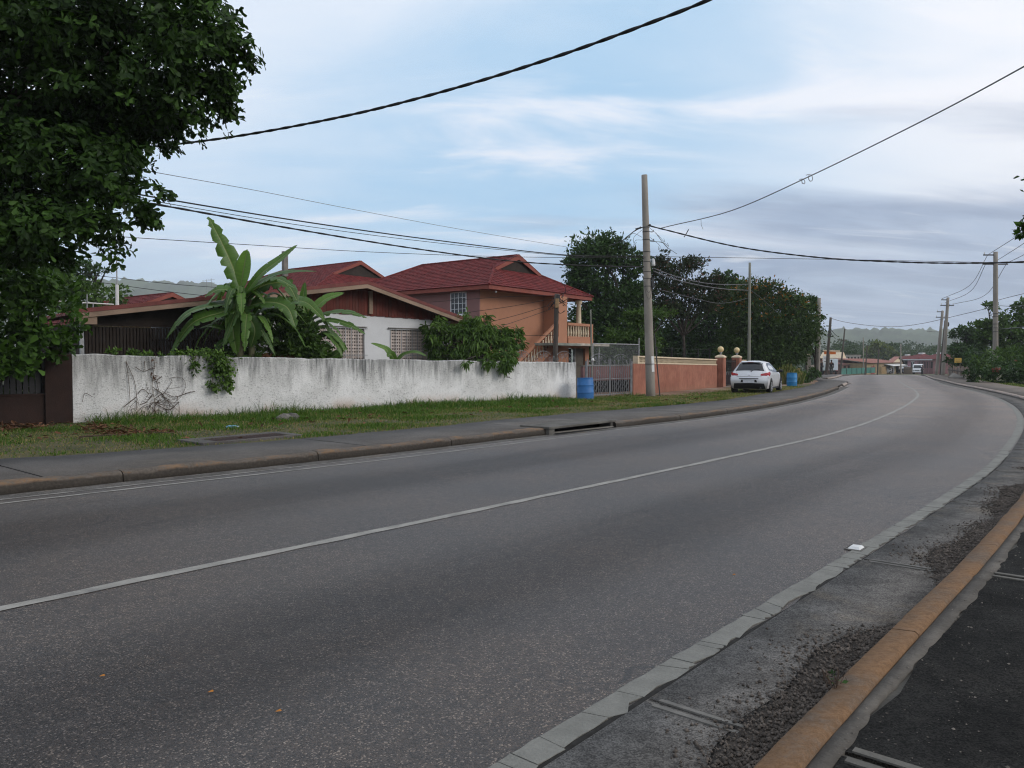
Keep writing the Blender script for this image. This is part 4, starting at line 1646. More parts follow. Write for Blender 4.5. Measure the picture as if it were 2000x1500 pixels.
    for wl, wr in (w1, w2):
        gm = MB()
        n = int((wr - wl) / 0.10)
        h = wt - wb
        k = int(h / 0.115)
        for j in range(k + 1):
            z = wb + h * j / k
            gm.box(wl, wr, Wy + 0.05, Wy + 0.11, z - 0.033, z + 0.033)
        for i in range(n + 1):
            x = wl + (wr - wl) * i / n
            gm.box(x - 0.022, x + 0.022, Wy + 0.056, Wy + 0.105, wb - 0.03, wt + 0.03)
        o = gm.build('block_grille', M_block, r)
        o['kind'] = 'stuff'
        for i in range(8):
            x = wl + (wr - wl) * i / 7
            MB().box(x - 0.011, x + 0.011, Wy - 0.03, Wy - 0.01, wb - 0.02, wt + 0.02).build('window_bar', M_metal, o)
        for z in (wb + 0.1, (wb + wt) / 2, wt - 0.03):
            MB().box(wl - 0.14, wr + 0.14, Wy - 0.042, Wy - 0.031, z - 0.012, z + 0.012).build('window_rail', M_metal, o)
        MB().box(wl - 0.10, wr + 0.10, Wy - 0.07, Wy - 0.001, wt + 0.005, wt + 0.035).build('window_head', M_conc, o)
    # gable boards, one by one, under the sloping roof
    gx0, gx1 = px(441, 600, Wy)[0], px(884, 626, Wy)[0]
    x = gx0
    g = random.Random(9)
    mats = [M_woodred, plain('red_brown_board_faded', (0.105, 0.034, 0.026), 0.85, 0.25, 2, 30, 0.3, stretch=(1, 1, 0.25))]

    def zroof(x):
        if x < ax:
            return lz + (az - lz) * (x - lx) / (ax - lx)
        return rz + (az - rz) * (rx - x) / (rx - ax)
    while x < gx1:
        w = g.uniform(0.11, 0.15)
        xe = min(gx1, x + w)
        zb = zt(x) - 0.02 + g.uniform(-0.012, 0.012)
        t0, t1 = zroof(x) - th - 0.02, zroof(xe) - th - 0.02
        yo = Wy - 0.03 + g.uniform(-0.006, 0.006)
        if min(t0, t1) > zb + 0.05:
            MB().hexa([(x, yo, zb), (xe - 0.008, yo, zb), (xe - 0.008, yo + 0.022, zb), (x, yo + 0.022, zb), (x, yo, t0), (xe - 0.008, yo, t1), (xe - 0.008, yo + 0.022, t1), (x, yo + 0.022, t0)]).build('gable_board', mats[g.random() < 0.35], r)
        x = xe
    # post in the gable
    pxl, pxr = px(721, 600, Wy - 0.1)[0], px(728, 600, Wy - 0.1)[0]
    MB().box(pxl, pxr, Wy - 0.12, Wy - 0.04, px(724, 613, Wy - 0.1)[1], zroof(pxr) - 0.12).build('gable_post', M_wood, r)
    # dark board band under the roof of the right slope is the soffit itself; carport at the left
    cx0, cx1 = px(165, 640, Wy)[0], wx0 - 0.01
    zc = lz - 0.30
    sl = MB().box(-0.036, 0.036, -0.015, 0.015, 0.12, zc - 0.1).mesh('grille_slat')
    n = 44
    for i in range(n):
        part('grille_slat', sl, M_slat, r, (cx0 + (cx1 - cx0) * (i + 0.5) / n, Wy, 0))
    for z in (0.5, 1.55, 2.2):
        MB().box(cx0, cx1, Wy + 0.02, Wy + 0.06, z, z + 0.05).build('grille_rail', M_slat, r)
    m = MB()
    m.hexa([(cx0, Wy, zc - 0.08), (cx1, Wy, zc - 0.08), (cx1, Wy + 0.05, zc - 0.08), (cx0, Wy + 0.05, zc - 0.08),
            (cx0, Wy, zroof(cx0) - th - 0.02), (cx1, Wy, zroof(cx1) - th - 0.02), (cx1, Wy + 0.05, zroof(cx1) - th - 0.02), (cx0, Wy + 0.05, zroof(cx0) - th - 0.02)])
    m.build('carport_gable', M_slat, r)
    MB().box(cx0 - 0.12, cx0 - 0.02, Wy - 0.02, Wy + 0.10, -0.1, zc).build('carport_post', M_metal, r)
    MB().box(cx0 - 0.1, cx1, D - 0.4, D - 0.3, -0.1, 2.9).build('carport_back', M_brown, r)
    MB().box(cx0 - 0.12, cx0 - 0.02, Wy + 0.2, D - 0.5, -0.1, 2.7).build('carport_side', M_brown, r)
    MB().box(cx0, cx1, Wy + 0.1, D - 0.5, -0.05, 0.01).build('carport_floor', M_concd, r)
    return PF


PF = white_house()


# ------------------------------------------------------------------ other red roofs behind
def back_house():
    # apex seen at 703, 511
    p = P(703, 511, 56.0)
    A = R(52.6)
    s = 1.25
    base = np.array([p[0], p[1]])
    d = np.array([math.cos(A), math.sin(A)])
    e = np.array([-math.sin(A), math.cos(A)])
    o = base - d * 4.25 * s - e * 0.9 * s
    r = thing('red_roofed_house', 'house behind the white one showing only its red tiled gablet roof', 'house', (o[0], o[1], 0), A)
    zr = p[2]
    MB().box(0.4, 8.2 * s, 0.3, 10 * s, -0.2, zr - 2.7).build('wall', M_orange, r)
    hip_roof(r, -0.5 * s, 9.0 * s, -1.0 * s, 0.9 * s, 8.0 * s, 10.5 * s, zr - 2.5, zr, 2.0 * s)
    MB().box(3.0, 3.35, 6.9, 7.2, zr - 0.9, zr + 1.0).build('chimney', M_conc, r)
    p = P(335, 573, 48.0)
    o = np.array([p[0], p[1]]) - d * 4.25 - e * 0.9
    r = thing('small_red_roof_house', 'far house at the left showing a low red roof above the carport roof', 'house', (o[0], o[1], 0), A)
    zr = p[2]
    MB().box(0.3, 8.2, 0.3, 10, -0.2, zr - 2.1).build('wall', M_cream, r)
    hip_roof(r, -0.5, 9.0, -1.0, 0.9, 8.0, 10.5, zr - 1.9, zr, 1.6)


back_house()


# ------------------------------------------------------------------ gate, chain-link, terracotta wall, pillars
def iron_gate():
    x0, y0, x1, y1 = 3.05, 31.5, 5.30, 34.15
    a = math.atan2(y1 - y0, x1 - x0)
    L = math.hypot(x1 - x0, y1 - y0)
    r = thing('iron_gate', 'grey scrolled double iron gate between the white wall and the terracotta wall', 'gate', (x0, y0, 0), a)
    for x in (0.0, L):
        MB().box(x - 0.04, x + 0.04, -0.04, 0.04, -0.1, 1.55).build('gate_post', M_ironw, r)
    for k in range(2):
        l0, l1 = 0.06 + k * (L / 2), L / 2 - 0.02 + k * (L / 2) - (0.04 if k else 0)
        lf = MB()
        for z in (0.12, 0.78, 1.36):
            lf.box(l0, l1, -0.016, 0.016, z, z + 0.032)
        lf.box(l0 - 0.02, l0 + 0.012, -0.017, 0.017, 0.05, 1.62).box(l1 - 0.012, l1 + 0.02, -0.017, 0.017, 0.05, 1.62)
        o = lf.build('gate_leaf', M_ironw, r)
        n = 10
        me = MB().box(-0.009, 0.009, -0.009, 0.009, 0.15, 1.40).mesh('gate_bar')
        for i in range(1, n):
            part('gate_bar', me, M_ironw, o, (l0 + (l1 - l0) * i / n, 0, 0))

        def add(pts, rr):
            MB().tube(pts, rr, 4).build('scroll', M_ironw, o)
        scroll_panel(add, l0, l1, 1.39, 0.46, 0.012)
        add(spiral((l0 + l1) / 2, 1.05, 0.01, 0.17, 1.6, 1.2), 0.010)
        # lattice low in the leaf
        for i in range(5):
            q0, q1 = l0 + (l1 - l0) * (0.1 + 0.16 * i), l0 + (l1 - l0) * (0.26 + 0.16 * i)
            add([(q0, -0.02, 0.16), (q1, -0.02, 0.44)], 0.008)
            add([(q1, -0.024, 0.16), (q0, -0.024, 0.44)], 0.008)
            add([(q0, -0.02, 0.44), (q1, -0.02, 0.72)], 0.008)
            add([(q1, -0.024, 0.44), (q0, -0.024, 0.72)], 0.008)
    # low purple wall within the yard
    w = thing('low_yard_wall', 'low dusky pink yard wall seen through the iron gate', 'wall', (3.4, 36.8, 0), R(45))
    MB().box(0, 5.4, 0.02, 0.14, -0.1, 0.58).build('dark_garden_panel', M_black, w)  # black panel added under the pink band, standing for the dark garden
    MB().box(0, 5.4, 0, 0.15, 0.581, 1.28).build('wall_body', plain('dusky_pink_wall', (0.17, 0.095, 0.098), 0.85, 0.12, 2, 40, 0.2), w)
    MB().box(-0.02, 5.42, -0.03, 0.18, 1.282, 1.34).build('coping', M_conc, w)


iron_gate()


def chain_link():
    p0, p1 = P(1158, 671, 39.0), P(1248, 671, 41.5)
    a = math.atan2(p1[1] - p0[1], p1[0] - p0[0])
    L = math.hypot(p1[0] - p0[0], p1[1] - p0[1])
    h = p0[2]
    r = thing('chain_link_fence', 'tall chain link fence panel behind the iron gate', 'fence', (p0[0], p0[1], 0), a)
    for x in (0, L):
        MB().tube([(x, 0, -0.1), (x, 0, h + (0.35 if x else 0.0))], 0.032, 6).build('fence_post', M_metal, r)
    MB().tube([(0, 0, h), (L, 0, h)], 0.026, 6).build('top_rail', M_metal, r)
    m = MB()
    s = 0.085
    n = int((L + h) / s)
    for i in range(n):
        c = i * s
        for sg in (1, -1):
            x0, z0 = (max(0, c - h), max(0.0, h - c)) if sg > 0 else (max(0, c - h), min(h, c))
            if sg > 0:   # rising
                x0 = max(0.0, c - h); z0 = x0 - (c - h)
                x1 = min(L, c); z1 = x1 - (c - h)
            else:        # falling
                x0 = max(0.0, c - h); z0 = c - x0
                x1 = min(L, c); z1 = c - x1
            if x1 - x0 > 0.02:
                m.tube([(x0, 0.004 * sg, z0), (x1, 0.004 * sg, z1)], 0.0045, 3, cap=False)
    tag(m.build('wire_mesh', M_metal, r), kind='stuff')


chain_link()


def terracotta():
    x0, y0, x1, y1 = 5.42, 34.3, 11.75, 44.05
    a = math.atan2(y1 - y0, x1 - x0)
    L = math.hypot(x1 - x0, y1 - y0)
    r = thing('terracotta_wall', 'combed terracotta wall topped with cream openwork blocks', 'wall', (x0, y0, 0), a)
    MB().hexa([(0, 0, -0.2), (L, 0, -0.2), (L, 0.18, -0.2), (0, 0.18, -0.2), (0, 0, 1.44), (L, 0, 1.29), (L, 0.18, 1.29), (0, 0.18, 1.44)]).build('wall_body', M_terra, r)
    # openwork coping: two rails, two rows of little bars, a middle band of diamonds
    s = 0.55
    Lc = L - s - 0.02
    dz = -0.15 / L
    zb = lambda x: 1.442 + dz * x

    def rail(nm, lo, hi, y0=-0.02, y1=0.2):
        MB().hexa([(s, y0, zb(s) + lo), (L - 0.01, y0, zb(L) + lo), (L - 0.01, y1, zb(L) + lo), (s, y1, zb(s) + lo),
                   (s, y0, zb(s) + hi), (L - 0.01, y0, zb(L) + hi), (L - 0.01, y1, zb(L) + hi), (s, y1, zb(s) + hi)]).build(nm, M_cream, r)
    rail('coping_rail', 0.002, 0.06)
    rail('coping_rail', 0.29, 0.355, -0.03, 0.21)
    rail('coping_band', 0.135, 0.15, 0.03, 0.15)
    rail('coping_band', 0.205, 0.22, 0.03, 0.15)
    me = MB().box(-0.022, 0.022, 0.03, 0.15, 0, 0.076).mesh('coping_bar')
    n = 70
    for i in range(n):
        x = s + 0.04 + (Lc - 0.08) * i / (n - 1)
        part('coping_bar', me, M_cream, r, (x, 0, zb(x) + 0.06))
        part('coping_bar', me, M_cream, r, (x, 0, zb(x) + 0.218))
    me = MB().prism_y([(-0.05, 0), (0, -0.028), (0.05, 0), (0, 0.028)], 0.04, 0.14).mesh('coping_diamond')
    for i in range(n):
        x = s + 0.04 + (Lc - 0.08) * i / (n - 1)
        part('coping_diamond', me, M_cream, r, (x, 0, zb(x) + 0.1775))
    MB().box(s - 0.14, s - 0.004, -0.03, 0.21, 1.43, 1.79).build('coping_end', M_cream, r)
    # gate pillars with globe lamps
    M_globe = plain('cream_globe', (0.66, 0.52, 0.27), 0.35, 0.06, 4, 30, 0.0, spec=0.5)
    for k, (px, Y, lab) in enumerate(((1407, 44.4, 'terracotta gate pillar with a cream globe lamp, joined to the openwork wall'),
                                      (1438.5, 48.0, 'terracotta gate pillar with a cream globe lamp, close behind the white car'))):
        p = P(px, 757, Y)
        q = thing('gate_pillar', lab, 'gate pillar', (p[0], p[1], 0), a, 'globe topped gate pillars')
        h = 1.72
        MB().box(-0.24, 0.24, -0.24, 0.24, -0.2, h).build('pillar_shaft', M_terra, q)
        MB().lathe([(0.36, h + 0.002), (0.38, h + 0.06), (0.30, h + 0.12), (0.12, h + 0.18)], 4).build('pillar_cap', M_cream, q, rotz=math.pi / 4)
        MB().lathe([(0.05, h + 0.18), (0.05, h + 0.26), (0.09, h + 0.28), (0.09, h + 0.32)], 8).build('lamp_stem', M_metal, q)
        MB().ball((0, 0, h + 0.49), 0.178, 16).build('lamp_globe', M_globe, q, smooth=True)
        if k == 0:
            MB().box(-0.42, 0.5, -0.5, -0.25, -0.1, 0.06).build('pillar_foot', M_conc, q, bevel=0.02)
    # black gate between the pillars
    p0, p1 = P(1407, 757, 44.4), P(1438.5, 757, 48.0)
    a2 = math.atan2(p1[1] - p0[1], p1[0] - p0[0])
    L2 = math.hypot(p1[0] - p0[0], p1[1] - p0[1])
    g = thing('black_gate', 'black barred gate between the two globe topped pillars', 'gate', (p0[0], p0[1], 0), a2)
    me = MB().box(-0.012, 0.012, -0.012, 0.012, 0.06, 1.62).mesh('gate_bar')
    n = 20
    for i in range(n):
        part('gate_bar', me, M_blackmetal, g, (0.32 + (L2 - 0.64) * i / (n - 1), 0, 0))
    for z in (0.1, 0.86, 1.5):
        MB().box(0.28, L2 - 0.28, -0.018, 0.018, z, z + 0.04).build('gate_rail', M_blackmetal, g)
    me = MB().box(-0.02, 0.02, -0.025, -0.013, 0.70, 0.86).mesh('pale_tip')
    for i in range(8):
        part('pale_tip', me, M_ironw, g, (0.42 + (L2 - 0.84) * i / 7, 0, 0))
    MB().box(0.28, L2 - 0.28, 0.02, 0.03, 0.1, 0.84).build('kick_panel', plain('dull_mauve_panel', (0.13, 0.09, 0.10), 0.7, 0.15, 3, 30, 0.1), g)
    # stub of wall and rail right of the second pillar
    q = P(1463, 700, 50.5)
    w = thing('pole_stay', 'pale horizontal rail from the second pillar to the pole behind the car', 'rail', (p1[0], p1[1], 1.55), math.atan2(q[1] - p1[1], q[0] - p1[0]))
    MB().box(0.25, 2.2, -0.03, 0.03, 0, 0.06).build('rail_bar', M_cream, w)
    # dark yard fence line behind the wall
    f = thing('dark_yard_fence', 'thin dark wire fence above the terracotta wall under the trees', 'fence', (7.2, 38.2, 0), a)
    for i in range(5):
        MB().tube([(i * 2.0, 0, 0), (i * 2.0, 0, 2.25)], 0.03, 5).build('fence_post', M_blackmetal, f)
    for z in (2.2, 1.95):
        MB().tube([(0, 0, z), (8.0, 0, z)], 0.006, 4).build('fence_wire', M_blackmetal, f)


terracotta()
# ------------------------------------------------------------------ foliage materials
M_almond = leafmat('almond_leaf', (0.008, 0.020, 0.005), (0.080, 0.175, 0.024), 0.2, 0.5, 0.3)
M_dark = leafmat('dark_tree_leaf', (0.014, 0.031, 0.009), (0.056, 0.118, 0.027), 0.2, 0.55, 0.3)
M_sparse = leafmat('sparse_tree_leaf', (0.014, 0.024, 0.010), (0.045, 0.062, 0.024), 0.2, 0.6, 0.2, alt=(0.10, 0.05, 0.035))
M_flame = leafmat('flame_tree_leaf', (0.016, 0.034, 0.010), (0.064, 0.115, 0.024), 0.22, 0.55, 0.25, alt=(0.30, 0.12, 0.015))
M_light = leafmat('light_tree_leaf', (0.030, 0.062, 0.014), (0.090, 0.16, 0.030), 0.25, 0.5, 0.3)
M_mango = leafmat('drooping_bush_leaf', (0.026, 0.066, 0.012), (0.135, 0.23, 0.042), 0.25, 0.45, 0.35)
M_yell = leafmat('yellow_green_leaf', (0.05, 0.075, 0.014), (0.15, 0.19, 0.035), 0.25, 0.5, 0.3)
M_forest = leafmat('wood_leaf', (0.018, 0.040, 0.012), (0.060, 0.105, 0.028), 0.2, 0.6, 0.2)
M_banana = None
M_bark = plain('bark', (0.085, 0.068, 0.052), 0.9, 0.3, 5, 40, 0.6, bdist=0.03)
M_barkd = plain('dark_bark', (0.04, 0.032, 0.026), 0.9, 0.3, 5, 40, 0.6, bdist=0.03)
M_twig = plain('dry_twig', (0.085, 0.058, 0.042), 0.9, 0.3, 9, 40, 0.3)
M_reed = leafmat('tall_grass_leaf', (0.07, 0.11, 0.025), (0.19, 0.22, 0.07), 0.25, 0.55, 0.25, alt=(0.28, 0.23, 0.10))
M_dryleaf = leafmat('dry_leaf', (0.065, 0.030, 0.018), (0.17, 0.088, 0.05), 0.1, 0.8, 0.15)


def pxblob(px, py, Y, rx, rz, ry=None):
    """an ellipsoid of foliage where the photo shows it: radii in photo pixels at distance Y, depth in metres"""
    s = Y / 1500
    return (*P(px, py, Y), rx * s, ry if ry is not None else 0.85 * rx * s, rz * s)


def limbs(m, base, fork, clumps, r0, g, n=7, wob=0.12, reach=0.9):
    """trunk to the fork, then a limb into every clump"""
    base, fork = np.array(base, float), np.array(fork, float)
    mid = (base + fork) / 2 + np.array([g.normal() * wob, g.normal() * wob, 0]) * 2
    m.tube(smoothline([base, mid, fork], 10), list(np.linspace(r0, r0 * 0.72, len(smoothline([base, mid, fork], 10)))), 9)
    for c in clumps:
        rad = np.array(c[3:6])
        c = np.array(c[:3])
        c = fork + (c - fork) * (1 if reach > 0.6 else 0.9)
        k = (fork + c) / 2 + np.array([g.normal(), g.normal(), 0.3 * g.normal()]) * wob * np.linalg.norm(c - fork) * 0.6
        pts = smoothline([fork - (0, 0, 0.1), k, c], 10)
        m.tube(pts, list(np.linspace(r0 * 0.5, r0 * 0.1, len(pts))), n - 1)
        for q in range(3):
            e = c + np.array([g.normal(), g.normal(), g.normal()]).clip(-1, 1) * rad * reach * 0.7
            s = pts[int(len(pts) * (0.45 + 0.15 * q))]
            m.tube(smoothline([s, (s + e) / 2 + g.normal(size=3) * 0.1, e], 6), r0 * 0.08, 4)


def tree(name, label, base, fork, clumps, n, L, Wd, mat, g, r0=0.2, group=None, cat='tree', bark=None, crown='crown', shape='diamond', trunk=True, **kw):
    base = np.array(base, float)
    r = thing(name, label, cat, base, 0, group)
    if trunk:
        m = MB()
        limbs(m, base, fork, clumps, r0, g)
        m.v = [tuple(np.array(q) - base) for q in m.v]
        m.build('trunk', bark or M_barkd, r, smooth=True)
    v, F, var = foliage(clumps, n, L, Wd, g, shape, **kw)
    link_mesh(crown, mesh_np(crown, rel(v, base), F, var=var), mat, r)
    return r


# ------------------------------------------------------------------ the almond tree at the upper left
def almond():
    g = np.random.default_rng(101)
    cl = [pxblob(*b) for b in [
        (-260, 120, 14.5, 300, 200, 2.4), (20, -40, 14.0, 260, 130, 2.2), (60, 90, 13.6, 230, 110, 1.8), (250, 95, 13.4, 170, 95, 1.6), (300, -10, 13.4, 150, 70, 1.3),
        (385, 105, 13.6, 95, 75, 1.0), (350, 185, 13.8, 85, 50, 0.9), (436, 45, 13.8, 52, 55, 0.7), (425, 165, 13.9, 45, 38, 0.6), (470, 100, 13.8, 40, 28, 0.5), (150, 190, 14.2, 190, 65, 1.6), (255, 215, 14.0, 130, 38, 1.2),
        (-120, 330, 14.4, 240, 110, 1.8), (70, 315, 13.8, 165, 75, 1.4), (190, 335, 13.6, 105, 52, 1.0), (268, 378, 13.8, 55, 26, 0.6), (285, 312, 13.8, 26, 18, 0.4), (240, 300, 13.8, 45, 25, 0.5),
        (-60, 455, 14.2, 190, 65, 1.5), (80, 440, 13.8, 150, 55, 1.2), (190, 445, 13.9, 85, 42, 0.9), (262, 432, 14.1, 38, 24, 0.5), (60, 500, 14.2, 110, 22, 1.0), (180, 250, 14.6, 120, 40, 1.2), (90, 400, 14.6, 150, 60, 1.0), (60, 250, 14.8, 200, 60, 1.2)]]
    base = np.array([-15.2, 16.6, 0.0])
    r = thing('almond_tree', 'large broad-leaved tree hanging into the upper left of the view', 'tree', base)
    m = MB()
    limbs(m, base, base + (0.3, -0.4, 3.6), [c for c in cl[1:] if c[3] > 1.3], 0.24, g, reach=0.45)
    m.v = [tuple(np.array(q) - base) for q in m.v]
    m.build('trunk', M_bark, r, smooth=True)
    # leaves grow in rosettes at twig ends
    nros = 9500
    p, d, idx, si_, ns_ = sub_points(cl, nros, g, 0.5, 0.30, 11)
    k = 8
    pp = np.repeat(p, k, 0)
    tw = unit(d + np.array([0, -0.15, 0.55]) + g.normal(size=d.shape) * 0.35)
    a = np.repeat(unit(np.cross(tw, g.normal(size=tw.shape))), k, 0)
    t2 = np.repeat(tw, k, 0)
    b = np.cross(t2, a)
    w = np.tile(np.arange(k) / k * 6.283, nros) + np.repeat(g.random(nros) * 6.28, k) + g.normal(size=nros * k) * 0.55
    ax = (np.cos(w)[:, None] * a + np.sin(w)[:, None] * b) + t2 * (0.05 + 0.75 * g.random((nros * k, 1))) + np.array([0, 0, -0.40])
    nr = t2 + g.normal(size=t2.shape) * 0.55
    L = (0.095 + 0.10 * g.random(nros * k))
    pp = pp + g.normal(size=pp.shape) * 0.045
    v, F, kk = leaves_np(pp, ax, nr, L, L * 0.46, 'obovate', 0.10)
    cv = g.random(nros)
    var = (0.25 * g.random(nros * k) + 0.30 * np.repeat(cv ** 2, k) + 0.55 * np.repeat((g.random(nros) < 0.15), k) * g.random(nros * k)).clip(0, 1)
    # the 300 leaves that show largest are leaves of their own
    v3 = v.reshape(-1, kk, 3)
    c = v3.mean(1)
    dist = np.linalg.norm(c - np.array([0, 0, EYE]), axis=1)
    vis = (c[:, 0] / c[:, 1] > -0.665) & (c[:, 2] < EYE + 0.52 * c[:, 1])
    order = np.argsort(np.where(vis, dist, 99))[:290]
    mask = np.zeros(len(c), bool)
    mask[order] = True
    f3 = F.reshape(-1, 4, 3)[~mask].reshape(-1, 3)
    used = np.unique(f3)
    remap = -np.ones(len(v), int)
    remap[used] = np.arange(len(used))
    tag(link_mesh('crown', mesh_np('crown', rel(v[used], base), remap[f3], var=np.repeat(var, kk)[used]), M_almond, r), kind='stuff')
    # proto leaf meshes in a local frame: axis +y, face +z
    protos = []
    for q in range(4):
        lv, lf, _ = leaves_np(np.zeros((1, 3)), np.array([[0, 1.0, 0]]), np.array([[0, 0, 1.0]]), 1.0, 0.46, 'obovate', 0.10)
        me = mesh_np('leaf', lv, lf, var=np.full(6, [0.15, 0.35, 0.6, 0.95][q]))
        me.materials.append(M_almond)
        protos.append(me)
    for i in order:
        q0 = v3[i][0]
        y = unit(v3[i][3] - q0)
        x = unit(v3[i][2] - v3[i][4])
        z = np.cross(x, y)
        x = np.cross(y, z)
        me = protos[int(np.argmin([abs(var[i] - t) for t in (0.15, 0.35, 0.6, 0.95)]))]
        o = bpy.data.objects.new('leaf', me)
        C.objects.link(o)
        o.parent = r
        M = Matrix(((x[0], y[0], z[0]), (x[1], y[1], z[1]), (x[2], y[2], z[2])))
        o.rotation_mode = 'QUATERNION'
        o.rotation_quaternion = M.to_quaternion()
        o.location = tuple(q0 - base)
        o.scale = (L[i],) * 3


almond()


def left_shrubs():
    g = np.random.default_rng(55)
    cl = [pxblob(*b) for b in [(40, 590, 18.3, 95, 75, 0.9), (95, 640, 18.5, 50, 70, 0.5), (20, 680, 18.0, 75, 55, 0.6), (128, 665, 18.75, 24, 55, 0.3), (-90, 620, 17.6, 110, 110, 0.8), (70, 545, 18.6, 75, 35, 0.7), (30, 725, 17.8, 45, 25, 0.3)]]
    tree('shade_shrub', 'big leafed dark shrub under the overhanging tree at the pier', (-12.3, 18.3, 0), (-12.2, 18.35, 1.2), cl, 5200, 0.17, 0.10, M_almond, g, 0.06, cat='shrub', shape='obovate', shell=0.3)
    # trees behind the carport, seen between crown and roof
    for nm, lab, base, fork, blobs, n, L in (
        ('flat_crowned_tree', 'flat crowned acacia-like tree behind the carport roof near the antenna mast', (187, 700, 46.0), (187, 570, 46.0),
         [(165, 518, 46, 32, 7, 1.0), (195, 527, 46, 30, 8, 1.0), (150, 534, 46, 40, 8, 1.2), (210, 521, 46, 18, 7, 0.7), (120, 522, 47, 30, 8, 1.0)], 1500, 0.20),
        ('leafy_tree', 'rounded green trees low behind the carport roof', (120, 700, 43.0), (140, 620, 43.0),
         [(120, 560, 43, 55, 22, 1.5), (205, 580, 43, 38, 20, 1.3), (60, 560, 42, 60, 35, 1.5), (160, 590, 43, 70, 22, 1.4), (240, 592, 44, 18, 12, 0.6), (20, 540, 41, 60, 30, 1.4)], 3800, 0.26)):
        b = P(*base)
        tree(nm, lab, (b[0], b[1], 0), P(*fork), [pxblob(*q) for q in blobs], n, L, L * 0.55, M_dark if 'flat' in nm else M_light, g, 0.16, shell=0.3)


left_shrubs()


def backing_hedge():  # hedge added as dark backing so no bright ground shows between the slats
    g = np.random.default_rng(57)
    cl = []
    for i in range(8):
        q = PW.depth(-0.9 - i * 0.95, 1.1 + 0.3 * math.sin(i * 2))
        cl.append((q[0], q[1], 0.7, 0.8, 0.5, 0.9))
        cl.append((q[0], q[1] + 0.3, 1.7, 0.8, 0.5, 0.8))
    base = np.array([*PW.depth(-3.0, 1.2), 0])
    v, F, var = foliage(cl, 7000, 0.2, 0.11, g, 'obovate', shell=0.2)
    tag(link_mesh('backing_hedge', mesh_np('backing_hedge', rel(v, base), F, var=var), M_almond, None, base), 'hedge added as dark backing behind the black slatted fence under the tree', 'hedge')


backing_hedge()


